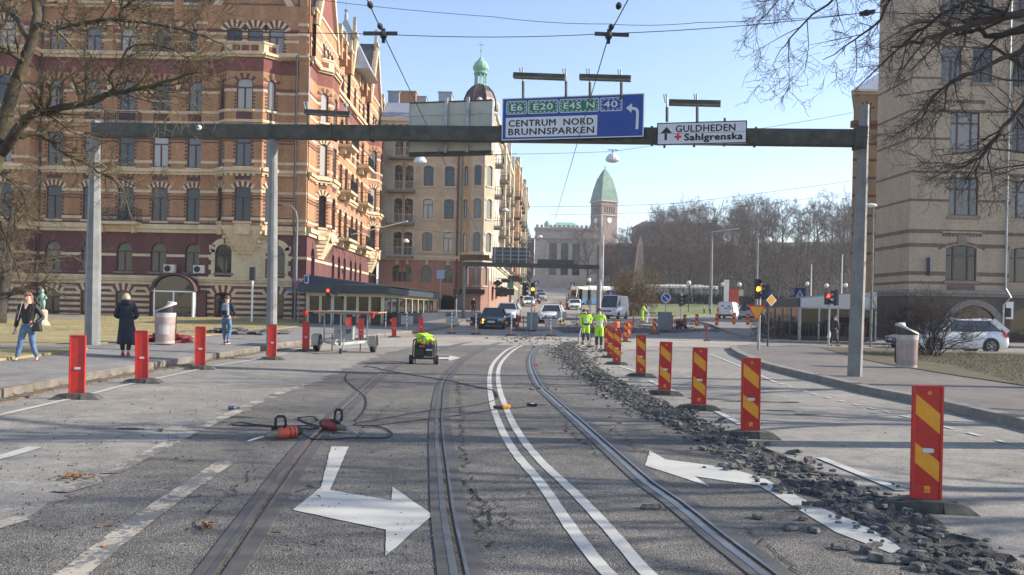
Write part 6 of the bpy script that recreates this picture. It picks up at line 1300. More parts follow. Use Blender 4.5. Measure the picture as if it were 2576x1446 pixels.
disc_sign('arrow_sign', 'round blue sign with white arrow pointing down right', 1675, 749, 62, .36, 'round', signblue, signwhite, 'arrow', dz=.13); disc_sign('yield_sign', 'inverted yellow triangle with red border below the right amber signal', 1903, 788, 37.7, .42, 'yield', yellow, redp, own=False, yaw=.05)
disc_sign('priority_sign', 'yellow diamond sign below the dark side facing signal', 1940, 755, 41.8, .3, 'diamond', yellow, signwhite, own=False, yaw=.3); disc_sign('crossing_sign', 'blue square crossing sign right of the tram mast by the blue bus', 1536, 737, 92, .32, 'square', signblue, None, 'walk'); disc_sign('crossing_sign', 'blue square crossing sign by the museum wall', 1440, 716, 150, .45, 'square', signblue, None, 'walk'); disc_sign('crossing_sign', 'blue square crossing sign up the hill on the left pavement', 1349, 712, 135, .4, 'square', signblue, None, 'walk'); disc_sign('crossing_sign', 'blue crossing sign behind the kiosk roof', 2012, 738, 90, .6, 'square', signblue, None, 'walk')
disc_sign('parking_sign', 'round red and blue no stopping sign beside the curved lamp post', 751, 715, 59, .3, 'round', signblue, redp, 'stop', dz=.3, yaw=-.6); disc_sign('bus_sign', 'blue plate sign over the corner of the restaurant pavilion', 771, 702, 57.5, .28, 'square', signblue, signwhite, dz=.3, yaw=-.8); disc_sign('parking_sign', 'pale blue plate sign on a post before the salmon arches', 1108, 690, 76, .4, 'square', plain('faded blue sheet', (.3, .4, .65), .5), dz=.3, yaw=-.5)
disc_sign('destination_sign', 'blue guide board behind the right amber signal', 1925, 745, 95, .75, 'square', signblue); 
th = T('meter_post', 'grey box on a white post standing on the left grass', 'post', (at(633, 819, 57).x, 57, zl(-18, 57) + f(57) * .6)); b = MB(); b.tube([(0, 0, -.1), (0, 0, 2.9)], .07, 8, white); b.build('pole', th); b = MB(); b.box(-.19, .19, -.15, .15, 2.85, 3.75, SGR); b.build('box', th, bevel=.03)
for lbl, u, v, Y, w, h, m in (('red poster panel by the right white van', 1846, 748, 112, .65, 1.1, plain('red poster', (.5, .06, .04), .5)), ('white information pillar beside the red poster', 1827, 742, 112, .3, 2, white), ('pale green notice board under a globe lamp', 1860, 737, 116, .5, .4, plain('pale green board', (.5, .6, .35), .5)), ('grey control cabinet on the island by the blue arrow sign', 1672, 812, 62, .5, .75, PSTEEL), ('grey control cabinet on the island by the amber signal', 1339, 813, 58.6, .38, .72, PSTEEL)):
    p = at(u, v, Y); th = T('cabinet' if 'cabinet' in lbl else 'notice_board', lbl, 'cabinet' if 'cabinet' in lbl else 'board', (p.x, Y, f(Y) + .1)); b = MB(); zc = p.z - f(Y) - .1
    b.box(-w, w, -.15, .15, max(.05, zc - h) if 'cabinet' not in lbl else 0, zc + h, m); b.build('panel', th, bevel=.03); b = MB(); b.box(-w - .03, w + .03, -.18, .18, zc + h, zc + h + .05, m); b.build('cap', th); b = MB(); b.box(-w * .7, w * .7, -.1, .1, -.1, max(.06, zc - h + .02), SGR); b.build('foot', th)
# ---- road work delineators
RUB = rubberbase
def delineator(lbl, striped, loc, yaw, grp, h=1.0):
    t = T('traffic_delineator', lbl, 'delineator', loc, yaw, grp); w = .118; z0 = .10; b = MB()
    b.box(-w, w, -.012, .012, z0, z0 + h, red); b.build('panel', t)
    b = MB()
    for s in (-1, 1): b.box(s * w - .012, s * w + .012, -.026, .026, z0, z0 + h, red)
    b.box(-w + .012, w - .012, -.024, .024, z0 + h - .015, z0 + h + .004, red); b.build('rim', t, bevel=.004)
    zt = z0 + h
    if striped:
        W_ = w - .014; b = MB(); dk = bpy.data.materials.get('dark red reflective sheet') or M('dark red reflective sheet', (.42, .015, .012), .35, .1, 12)
        b.box(-W_, W_, -.0155, -.0122, z0 + .12, zt - .03, dk); b.build('sheet', t)
        for l0, l1, q0, q1 in ((.93, .75, .755, .575), (.50, .32, .33, .15)):
            b = MB(); b.prism([(-W_, z0 + l1 * h), (W_, z0 + q1 * h), (W_, z0 + q0 * h), (-W_, z0 + l0 * h)], -.018, -.0156, yellow); b.build('stripe', t)
        b = MB(); b.box(-.02, .028, -.0195, -.0122, z0 + .055, z0 + .115, yellow); b.box(-.012, -.002, -.0205, -.0196, z0 + .068, z0 + .085, orange); b.box(.006, .014, -.0205, -.0196, z0 + .068, z0 + .085, signblue); b.build('sticker', t)
        b = MB(); b.disc((.01, -.018, zt - .06), .018, 12, yellow, 'y', .006); b.bar((-.002, -.0215, zt - .05), (.02, -.0215, zt - .07), .003, .006, redp); b.build('roundel', t)
    b = MB(); zz = z0 + h * .43; b.prism([(x * .055 / .055, z) for x, z in rr_poly(-.045, .055, zz - .02, zz + .02, .019)], -.024, -.0125, reflex); b.build('reflector', t)
    b = MB(); n = 0
    for s in (-1, 1):
        b.hexa([(s * .10, -.17, 0), (s * .40, -.17, 0), (s * .40, .17, 0), (s * .10, .17, 0), (s * .10, -.14, .10), (s * .31, -.10, .075), (s * .31, .10, .075), (s * .10, .14, .10)], RUB)
        b.box(s * .2 - .05, s * .2 + .05, -.06, -.03, .085, .092, black)
    b.box(-.1, .1, -.14, .14, 0, .10, RUB); b.build('base', t, bevel=.008, fix=True); return t
dproto = {}
def place_del(lbl, striped, u, v, yaw, grp, dz=0, Y=None):
    q = gp(u, v, dz) if Y is None else Vector((at(u, v, Y).x, Y, f(Y) + dz))
    if striped not in dproto: dproto[striped] = delineator(lbl, striped, q, yaw, grp); return
    o = dup(dproto[striped], q, yaw, lbl, grp); o.rotation_euler[0] = R.gauss(0, .012); o.rotation_euler[1] = R.gauss(0, .014)
GR_ = 'yellow striped delineators along the torn strip'; GL_ = 'red delineators seen from behind along the left side'
for lbl, u, v, yaw in (('nearest and largest red and yellow striped delineator at the lower right', 2328, 1282, -.12), ('second red and yellow striped delineator from the camera, by the end of the rubble', 1887, 1100, -.12), ('third red and yellow striped delineator from the camera', 1757, 1031, -.1), ('fourth red and yellow striped delineator from the camera', 1671, 993, -.1), ('fifth red and yellow striped delineator, left of the fourth', 1612, 947, -.1), ('sixth striped delineator, tallest of the bunch by the workers', 1551, 917, -.1), ('striped delineator half hidden in the bunch behind the sixth', 1536, 900, -.1), ('striped delineator at the left end of the bunch', 1527, 884, -.08)): place_del(lbl, True, u, v, yaw, GR_)
for lbl, u, v, yaw in (('striped delineator just right of the bunch by the workers', 1573, 861, -.1), ('striped delineator tucked behind the right one of the bunch', 1582, 852, .3), ('small striped delineator on the far side, left of the blue arrow sign', 1646, 841, 0), ('small striped delineator right of the blue arrow sign', 1689, 830, 0), ('small striped delineator before the dark generator', 1722, 826, 0), ('small striped delineator on the far side right of the generator', 1753, 824, 0), ('small striped delineator by the rear of the white van', 1803, 823, 0), ('small striped delineator at the right of the white van', 1846, 819, 0), ('small striped delineator beside the right signal posts', 1881, 821, 0)): place_del(lbl, True, u, v, yaw, 'small striped delineators beyond the junction')
for lbl, u, v, yaw in (('nearest red delineator back on the left edge line', 193, 1003, .2), ('second red delineator back, right of the nearest one', 357, 963, .2), ('third red delineator back, below the left litter bin', 503, 929, .2), ('red delineator back under the middle gantry post', 684, 905, .2), ('red delineator back at the left wheel of the trailer', 769, 884, .15), ('red delineator back standing behind the trailer', 908, 856, .1), ('small leaning red delineator back behind the trailer cabinet', 877, 850, .3), ('red delineator back right of the trailer', 991, 849, .1), ('red delineator back behind the generator', 1059, 845, .1), ('red delineator back right of the dark car', 1301, 832, 0)): place_del(lbl, False, u, v, yaw, GL_)
for lbl, u, v, yaw in (('small red delineator left of the white estate car', 1345, 783, 1.2), ('small red delineator behind the white estate car bonnet', 1410, 780, 0), ('small red delineator up the street before the parked cars', 1425, 777, 0), ('small red delineator by the white parked car', 1450, 779, 1.0), ('thin edge-on red delineator on the island by the amber signal', 1316, 833, 1.5), ('thin edge-on red delineator left of the near worker', 1449, 835, 1.5), ('thin edge-on red delineator right of the bunch', 1592, 836, 1.5), ('thin edge-on red delineator standing alone on the far right asphalt', 1778, 858, 1.45), ('thin edge-on red delineator beside the right gantry post', 2172, 868, 1.5)): place_del(lbl, False, u, v, yaw, 'red delineators scattered about the junction')
# ---- portable sign stands seen from behind
GB = plain('grey sign back', (.33, .33, .33), .5); 
def stand(lbl, u, v, kind, Y=None):
    q = gp(u, v); t = T('sign_stand', lbl, 'sign stand', q, R.uniform(-.15, .15), 'portable sign stands across the closed lane'); b = MB(); b.tube([(0, 0, .05), (0, 0, .42)], .042, 8, yellow); b.tube([(0, 0, .42), (0, 0, 1.35)], .036, 8, white); b.build('post', t)
    for z in (.75, .95, 1.15): b = MB(); b.box(-.038, .038, -.04, .04, z, z + .05, black); b.build('clip', t)
    b = MB(); b.box(-.33, .33, -.2, .2, 0, .09, RUB, .06, .05); b.build('base', t)
    for s in (-1, 1):
        b = MB()
        if kind != 'tabs': b.box(s * .22 - .17, s * .22 + .17, .042, .06, .55, 1.1, GB if kind == 'grey' else signblack); b.build('board', t); b = MB()
        b.box(s * .31 - .055, s * .31 + .055, .03, .041, .72, .86, yellow); b.build('reflector', t)
for lbl, u, v, k in (('sign stand with bare post and two yellow tabs before the pavilion', 970, 836, 'tabs'), ('sign stand with grey board left of the red delineator behind the generator', 1023, 838, 'grey'), ('sign stand with grey board before the pavement corner', 1136, 839, 'grey'), ('sign stand with black board left of the dark car', 1197, 841, 'black'), ('sign stand with black board in front of the dark car', 1286, 844, 'black'), ('sign stand with grey board below the white estate car', 1385, 845, 'grey'), ('sign stand with grey board at the right of the white estate car', 1412, 818, 'grey')): stand(lbl, u, v, k)
# ---- litter bins
BINR = plain('faded red bin stripe', (.30, .14, .12), .6)
def litter_bin(lbl, q, s, yaw):
    t = T('litter_bin', lbl, 'litter bin', q, yaw); t.scale = (s,) * 3; b = MB(); n = 56; BW = bpy.data.materials.get('pale bin panel') or M('pale bin panel', (.47, .43, .41), .6, .1, 4, dirt=(.25, .22, .2), dirts=3)
    b.lathe([(.29, 0), (.30, .05), (.325, .95)], 28, BW); b.build('body', t)
    b = MB()
    for k in range(n):
        a = 6.2832 * k / n; fr = abs(((a - 4.712 + 3.1416) % 6.2832) - 3.1416) < .55
        for z0, z1 in (((.08, .3), (.62, .86)) if fr else ((.08, .86),)):
            for_ = lambda z: .2965 + .025 * z / .95; c, d = math.cos(a), math.sin(a); b.bar((for_(z0) * c, for_(z0) * d, z0), (for_(z1) * c, for_(z1) * d, z1), .012, .010, BINR, (c, d, 0))
    b.build('slats', t)
    b = MB(); b.rings([[(.33 * math.cos(a), .33 * math.sin(a), z + tl_ * (.5 + .5 * math.cos(a))) for a in [6.2832 * j / 28 for j in range(28)]] for z, tl_ in ((.95, 0), (1.0, .0))] , BW, False); b.rings([[(r_ * math.cos(a) + ox_, r_ * math.sin(a), z + tl_ * (.5 + .5 * math.cos(a))) for a in [6.2832 * j / 28 for j in range(28)]] for r_, ox_, z, tl_ in ((.34, 0, 1.0, .28), (.33, .01, 1.06, .28), (.2, .03, 1.1, .27), (.02, .04, 1.12, .26))], BW, False); b.build('hood', t, smooth=True)
    b = MB(); b.rings([[(.30 * math.cos(a), .30 * math.sin(a), z + tl_ * (.5 + .5 * math.cos(a))) for a in [6.2832 * j / 20 for j in range(20)]] for z, tl_ in ((.94, 0), (1.0, .28))], blackgloss, True); b.build('opening', t)
    b = MB(); b.box(.28, .34, -.02, .02, .15, .9, black); b.build('hinge', t)
q = Vector((at(415, 856, 29).x, 29, zl(-12.2, 29) + .0)); litter_bin('pale striped litter bin with tilted hood on the left pavement edge', q, 1.06, .3); q = gp(2280, 924, .14); litter_bin('pale striped litter bin with tilted hood on the right grass edge', q, 1.03, 2.9)
# ---- heaps on the left grass
SL = M('grey stone slab', (.09, .09, .088), .85, .3, 4, bump=.4, dirt=(.2, .19, .17), dirts=2); RDM = M('dark red mesh', (.19, .02, .022), .8, .3, 9)
def slabs(lbl, u, Y, n, wx, m, name='stone_pile', zz=.05):
    c = Vector((at(u, 840, Y).x, Y)); zg_ = zl(c.x, Y) + f(Y) * .6; b = MB()
    for k in range(n):
        x, y = c.x + R.gauss(0, wx), c.y + R.gauss(0, .35); z = zg_ + R.random() * zz * 5 * max(0, 1 - abs(x - c.x) / wx / 2); a = R.uniform(0, 3); s = R.uniform(.2, .45); d = Vector((math.cos(a), math.sin(a), R.uniform(-.2, .2))) * s; b.bar((x - d.x, y - d.y, z - d.z), (x + d.x, y + d.y, z + d.z), s * 1.1, zz, m)
    tag(b.build(name), lbl, 'pile')
slabs('heap of grey broken stone slabs on the grass near the man with a backpack', 575, 39, 42, .75, SL); slabs('small scatter of grey slabs on the grass before the middle gantry post', 672, 41, 16, .5, SL); slabs('heap of dark red netting behind the left litter bin', 425, 31, 40, .38, RDM, 'netting_pile', .07)
# ---- statue
st_ = T('statue', 'small green bronze figure on a pale plinth on the left lawn', 'statue', (at(106, 820, 44).x, 44, zl(-30, 44) + f(44) * .6)); b = MB(); b.lathe([(.42, 0), (.34, .12), (.24, .3), (.26, .75), (.20, .85)], 12, GRN); b.build('plinth', st_)
PAT = M('green bronze', (.25, .38, .31), .6, .35, 7); b = MB(); b.tube([(.05, 0, .85), (.06, 0, 1.15), (.0, 0, 1.4), (-.02, 0, 1.62), (-.02, 0, 1.72)], [.06, .085, .11, .13, .05], 10, PAT); b.tube([(-.1, 0, .85), (-.07, .02, 1.1), (-.03, 0, 1.4)], [.05, .07, .09], 8, PAT); b.tube([(-.15, 0, 1.6), (-.27, -.05, 1.4), (-.2, -.1, 1.25)], [.045, .04, .03], 6, PAT); b.tube([(.11, 0, 1.6), (.24, -.06, 1.45), (.12, -.1, 1.38)], [.045, .04, .03], 6, PAT); b.ball((-.02, -.02, 1.83), .085, .095, .11, PAT, 10, 8); b.build('figure', st_, smooth=True)
# ---- trailer with a folded-down arrow board
tq = gp(863, 886); tr = T('sign_trailer', 'grey two wheeled road works trailer with its red edged arrow board folded flat', 'trailer', tq, 0); DY = .0
GRYB = M('grey painted cabinet', (.30, .32, .31), .5, .1, 5, dirt=(.2, .2, .19), dirts=3)
for s in (-1, 1):
    x = s * 1.05; b = MB(); b.lathe([(.16, -.09), (.27, -.095), (.3, -.06), (.3, .06), (.27, .095), (.16, .09)], 20, black); o = b.build('wheel', tr, loc=(x, .35, .30)); o.rotation_euler = (0, math.pi / 2, 0); r_ = MB(); r_.lathe([(.02, -.05), (.17, -.05), (.17, .05), (.02, .05)], 14, steel); r_.build('rim', o)
    b = MB(); b.rings([[(x + w_, .35 + .36 * math.cos(a), .30 + .36 * math.sin(a) + .0) for w_ in (-.13, .13)] for a in [math.pi * (-.06 + 1.12 * k / 10) for k in range(11)]], GRYB, False, False); b.box(x - .13, x + .13, -.02, -.005, .28, .62, GRYB); b.build('mudguard', tr); b = MB(); b.box(x - .1, x + .1, -.03, -.021, .40, .44, yellow); b.build('reflector', tr)
b = MB(); b.bar((-.98, .35, .38), (.98, .35, .38), .08, .08, steel)
for s in (-1, 1): b.bar((s * .95, .2, .42), (s * .06, -1.0, .35), .07, .1, steel); b.bar((s * .75, .1, .45), (s * .75, 1.3, .45), .06, .08, steel)
b.bar((-.75, 1.3, .45), (.75, 1.3, .45), .06, .08, steel); b.bar((0, -.9, .34), (0, -1.35, .36), .07, .09, steel); b.bar((-.75, .25, .68), (.75, .25, .68), .03, .03, steel); b.build('chassis', tr)
b = MB(); b.ball((0, -1.4, .37), .06, .1, .06, steel, 8, 6); b.bar((-.02, -1.36, .4), (.05, -1.3, .55), .03, .03, steel); b.build('coupling', tr)
b = MB(); b.tube([(.22, -1.0, .55), (.19, -1.0, .16)], .025, 8, steel); jw = b.build('jockey_leg', tr); b = MB(); b.disc((.12, -1.03, .1), .1, 16, black, 'x', .07); b.build('jockey_wheel', jw)
b = MB(); b.box(-.35, .36, -.05, .38, .46, .94, GRYB); cb = b.build('cabinet', tr, bevel=.015); b = MB(); b.box(-.37, .38, -.07, .4, .94, .965, GRYB); b.build('lid', cb)
text_mesh('27', .10, .29, .71, .84, -.054, signblack, 'lettering', cb, .015); b = MB(); b.prism([(-.3, .76), (-.21, .76), (-.255, .84)], -.054, -.0505, orange); b.build('warning_sticker', cb); b = MB(); b.disc((-.14, -.053, .77), .045, 14, signblue, 'y', .005); b.build('round_sticker', cb)
b = MB(); b.bar((-.07, -.15, .4), (-.07, -.15, 1.45), .06, .06, steel); b.bar((.08, -.02, 1.0), (.08, -.02, 1.5), .04, .04, steel); b.build('mast', tr)
for x in (-.78, .82): b = MB(); b.bar((x, .3, .45), (x, .3, 1.42), .045, .045, steel); b.build('upright', tr)
for x in (-.6, .47): b = MB(); b.bar((x, .9, 0), (x, .9, .62), .035, .035, dsteel); b.build('prop_stand', tr)
b = MB(); b.box(-1.05, 1.15, -.3, 1.4, 1.42, 1.46, steel); b.box(-1.3, 1.35, -.45, 1.6, 1.475, 1.51, plain('salmon board edge', (.62, .25, .14), .5)); bd = b.build('arrow_board', tr)
b = MB(); b.box(-.5, .6, -.47, -.44, 1.511, 1.545, signwhite); b.build('cover_strip', bd)
for x in (-1.32, 1.12): b = MB(); b.lathe([(.05, 0), (.075, .06), (.11, .17), (.11, .2)], 12, red, (x, -.42, 1.29)); b.build('beacon', tr)
for x in (-.72, .42, .62): b = MB(); b.ball((x, -.3, 1.38), .06, .06, .05, steel, 8, 6); b.build('clamp', tr)
# ---- generator
gq = gp(1065, 917); ge = T('generator', 'black wheeled generator in a tube frame with red and blue sockets', 'generator', gq, 0); b = MB()
for y in (0, .62): b.tube([(-.32, y, .0), (-.32, y, .62), (-.28, y, .74), (-.2, y, .78), (.2, y, .78), (.28, y, .74), (.32, y, .62), (.32, y, .0)], .02, 8, black)
for z in (.19, .72): [b.bar((s * .32, 0, z), (s * .32, .62, z), .03, .03, black) for s in (-1, 1)]
b.bar((-.32, .0, .19), (.32, .0, .19), .05, .06, black); b.build('frame', ge, smooth=False)
for s in (-1, 1): b = MB(); b.disc((s * .39, .12, .14), .14, 20, black, 'x', .09, .14); b.build('wheel', ge)
b = MB(); b.box(-.29, .02, .02, .55, .22, .5, plain('dark green black engine', (.018, .022, .02), .5)); b.build('engine', ge, bevel=.04); b = MB(); b.box(.06, .26, .0, .5, .24, .5, blackgloss); b.box(.07, .25, -.006, .0, .42, .47, reflex); b.build('control_box', ge, bevel=.0)
b = MB(); b.box(-.29, .29, .03, .5, .505, .60, black); b.build('socket_panel', ge); b = MB(); b.box(-.24, .24, .06, .55, .605, .70, plain('red fuel tank', (.32, .02, .02), .4)); b.build('fuel_tank', ge, bevel=.03)
b = MB(); b.box(-.05, .035, -.01, .03, .505, .595, redp); b.build('socket', ge)
for x in (.10, .18, .25): b = MB(); b.box(x - .033, x + .033, 0, .03, .515, .59, signblue); b.build('socket', ge)
b = MB(); b.box(-.12, -.085, .02, .03, .53, .565, white); b.build('switch', ge)
# folded jackets lying on top
def lump(b, c, rx, ry, rz, m, amp=.25, n=22, k=14):
    s = R.uniform(0, 9); rs = []
    for i in range(k + 1):
        a = .06 + (math.pi - .12) * i / k; ring = []
        for j in range(n):
            t = 6.2832 * j / n; d = Vector((math.sin(a) * math.cos(t), math.sin(a) * math.sin(t), -math.cos(a))); q = 1 + amp * (math.sin(5 * d.x + s) * math.sin(4 * d.y + 2 * s + 3 * d.z) + .5 * math.sin(11 * d.x + 7 * d.z + s))
            ring.append((c[0] + rx * d.x * q, c[1] + ry * d.y * q, c[2] + rz * d.z * q))
        rs.append(ring)
    b.rings(rs, m)
def tapes(par, l):
    for p, q, w_, m in l: b = MB(); b.bar(p, q, w_, .015, m, (0, 1, 0)); b.build('tape', par)
jk = T('work_jacket', 'crumpled yellow green high visibility jackets lying on the generator', 'jacket', gq); b = MB(); lump(b, (-.05, .2, .86), .24, .3, .075, hivis); lump(b, (.03, .05, .74), .23, .14, .12, hivis, .3); lump(b, (.22, .0, .74), .08, .07, .05, hivis, .3); b.build('cloth', jk, smooth=True); tapes(jk, [((-.03, -.1, .84), (-.035, -.1, .68), .035, orange), ((.02, -.1, .84), (.03, -.1, .66), .035, reflex), ((.2, -.06, .71), (.26, -.05, .63), .05, orange)])
# second generator far away
g2 = dup(ge, gp(1716, 828, .0), .3, 'small dark generator between striped delineators beyond the junction')
# ---- breakers
def breaker(lbl, loc, yaw, col):
    t = T('breaker_hammer', lbl, 'power tool', loc, yaw); b = MB(); ax = lambda prof: [[(x, r_ * math.cos(a), z0 + r_ * math.sin(a)) for a in [6.2832 * j / 16 for j in range(16)]] for x, r_, z0 in prof]
    b.rings(ax([(0, .03, .085), (.01, .06, .085), (.05, .078, .085), (.12, .08, .085), (.2, .075, .085), (.28, .07, .08), (.31, .055, .078), (.32, .03, .078)]), col); b.build('housing', t, smooth=True)
    b = MB(); b.rings(ax([(.30, .05, .078), (.34, .052, .075), (.37, .045, .072), (.42, .04, .068), (.45, .03, .062), (.47, .025, .06)]), M_NOSE); b.build('nose', t, smooth=True)
    b = MB(); b.tube([(.46, 0, .06), (.58, 0, .04), (.68, 0, .018), (.70, 0, .012)], [.014, .013, .012, .004], 8, steel); b.build('chisel', t)
    b = MB(); b.tube([(.22, .02, .14), (.2, .03, .19), (.21, .03, .27), (.235, .03, .295), (.31, .03, .30), (.335, .03, .28), (.34, .03, .2), (.33, .02, .15)], .018, 8, black); b.tube([(.2, -.03, .15), (.36, -.03, .14)], .022, 8, black); b.build('handle', t, smooth=True)
    b = MB(); b.rings(ax([(-.03, .03, .085), (-.025, .055, .085), (.02, .066, .085), (.04, .079, .085), (.05, .0795, .085)]), black); b.build('rear_cap', t, smooth=True)
    for x in (.09, .15): b = MB(); b.rings(ax([(x - .006, .0805, .085), (x + .006, .0815, .085)]), bpy.data.materials['black plastic']); b.build('vent_ring', t)
M_NOSE = M('dusty metal nose', (.16, .14, .12), .7, .3, 12); ORH = M('dusty orange red housing', (.55, .085, .04), .6, .15, 12, dirt=(.3, .12, .08), dirts=6); DRH = M('dusty dark red housing', (.33, .03, .025), .6, .2, 12, dirt=(.2, .06, .05), dirts=6)
a, e = gp(752, 1101), gp(634, 1112); breaker('orange red demolition hammer on the asphalt left of the rail', a, math.atan2(e.y - a.y, e.x - a.x), ORH)
a, e = gp(813, 1081), gp(934, 1100); breaker('dark red demolition hammer lying across the left rail', a, math.atan2(e.y - a.y, e.x - a.x), DRH)
# ---- cables on the ground
def cable(lbl, px, r=.009, lift=.012):
    c = densify([gp(u, v)[:2] for u, v in px], .06); b = MB(); b.tube([(p.x, p.y, lift + .006 + .003 * math.sin(i * .7)) for i, p in enumerate(c)], r, 6, black); tag(b.build('power_cable', smooth=True), lbl, 'cable')
ZC = lambda l: [(573.3 + x * .2544, 819 + y * .2544) for x, y in l]
cable('black cable from the orange hammer round to its right', ZC([(720, 1060), (780, 1110), (850, 1140), (1000, 1135), (1200, 1125), (1400, 1125), (1580, 1115), (1625, 1090), (1610, 1060), (1555, 1030), (1480, 1010), (1410, 1000), (1330, 1015)]))
cable('black cable coiled behind the two hammers', ZC([(20, 985), (120, 970), (250, 985), (420, 1005), (600, 1000), (780, 1005), (880, 1020), (860, 1035), (700, 1025), (480, 1010), (200, 1000), (40, 992)])); cable('thick black cable end left of the dark red hammer', ZC([(690, 925), (740, 955), (820, 985), (900, 1010), (890, 1030), (820, 1034)]), .012); cable('cable from the yellow plug behind the dark red hammer', ZC([(690, 920), (760, 915), (850, 912), (900, 960), (830, 965), (840, 985)]))
cable('long cable from the dark red hammer up to the trailer side', ZC([(1260, 950), (1330, 880), (1370, 800), (1365, 730), (1310, 670), (1230, 600), (1165, 530), (1200, 460)]), .008); cable('long cable running from the hammers to the yellow plug', ZC([(1240, 990), (1320, 1000), (1500, 990), (1800, 955), (2100, 920), (2576, 850)]) + [(1265, 1031)], .008); cable('long cable crossing the left track toward the double line', ZC([(1260, 975), (1500, 935), (1800, 880), (2100, 835), (2400, 800), (2600, 755)]) + [(1252, 1003), (1245, 993)], .008); cable('black cable from the generator across the rails to the double line', ZC([(1350, 410), (1450, 420), (1600, 455), (1900, 505), (2200, 555), (2400, 600), (2576, 635)]) + [(1243, 985), (1252, 998)], .01); cable('cable curling from the generator foot', [(1040, 916), (1010, 912), (970, 910), (930, 917), (915, 925)], .008); cable('cable from the yellow plug to the second rail', [(1275, 1030), (1310, 1027), (1340, 1022), (1375, 1020)], .008)
p = gp(1273, 1031); th = T('cable_plug', 'yellow and black cable connector lying on the double line', 'plug', (p.x, p.y, .02), .2); b = MB(); b.lathe([(.028, -.07), (.036, -.05), (.036, .05), (.03, .07)], 10, yellow); o = b.build('body', th, loc=(0, 0, .035)); o.rotation_euler = (0, math.pi / 2, 0); b = MB(); b.lathe([(.02, -.08), (.03, -.06), (.03, .06), (.02, .08)], 10, black); o = b.build('socket', th, loc=(-.14, 0, .03)); o.rotation_euler = (0, math.pi / 2, 0)
p = gp(1338, 1023); b = MB(); b.box(p.x - .09, p.x + .09, p.y - .03, p.y + .03, .012, .06, black); b.box(p.x - .03, p.x + .05, p.y - .032, p.y + .032, .055, .062, offw); tag(b.build('cable_box', bevel=.01), 'small black cable box near the right rail', 'cable box')
p = gp(585, 1033); b = MB(); b.tube([(p.x - .07, p.y, .045), (p.x + .02, p.y + .02, .045), (p.x + .05, p.y + .03, .045), (p.x + .1, p.y + .04, .045)], [.033, .033, .015, .013], 10, plain('crushed blue bottle', (.06, .07, .14), .3)); tag(b.build('bottle'), 'crushed bluish bottle lying on the worn lane line', 'bottle')
for u, v, lbl in ((1345, 920, 'small red plastic scrap beside the right track'), ): p = gp(u, v); b = MB(); b.hexa([(p.x - .12, p.y - .03, .013), (p.x + .12, p.y - .03, .013), (p.x + .12, p.y + .05, .013), (p.x - .12, p.y + .04, .013), (p.x - .1, p.y - .02, .03), (p.x + .1, p.y - .02, .05), (p.x + .1, p.y + .03, .045), (p.x - .1, p.y + .03, .03)], redp); tag(b.build('plastic_scrap'), lbl, 'litter')
# ================================================================ vehicles
CARGL = plain('car glass', (.018, .022, .025), .05, ior=1.9); TYRE = plain('tyre rubber', (.02, .02, .021), .8); ALLOY = plain('alloy rim', (.45, .46, .47), .35, .6); HEADL = plain('headlamp glass', (.55, .57, .6), .12, ior=1.8); TAILL = plain('red tail lamp', (.5, .015, .012), .2); TRIM = plain('black car trim', (.02, .02, .022), .5)
def carpaint(n, c): return plain(n, c, .3, coat=.6)
CW = carpaint('white car paint', (.74, .74, .74)); CD = carpaint('black blue car paint', (.015, .017, .024)); CS = carpaint('silver car paint', (.36, .38, .40)); CG = carpaint('grey blue car paint', (.12, .15, .18)); CR = carpaint('dark red car paint', (.16, .02, .02))
SED = dict(low=[(0, .52, .78), (.012, .60, .86), (.05, .70, .94), (.14, .78, .98), (.29, .92, 1), (.5, .96, 1), (.8, 1.0, 1), (.93, .98, .96), (.985, .85, .9), (1, .62, .84)], gh=(.26, .42, .76, .93), belt=.92)
SUV = dict(low=[(0, .60, .8), (.012, .75, .88), (.05, .88, .95), (.14, .98, .98), (.28, 1.08, 1), (.5, 1.10, 1), (.85, 1.14, 1), (.96, 1.12, .96), (.99, .95, .93), (1, .7, .88)], gh=(.25, .39, .83, .97), belt=1.08)
VAN = dict(low=[(0, .7, .84), (.008, .9, .92), (.03, 1.05, .97), (.12, 1.18, 1), (.2, 1.3, 1), (.5, 1.32, 1), (.98, 1.32, 1), (1, 1.3, .99)], gh=(.09, .27, .985, 1.0), belt=1.28)
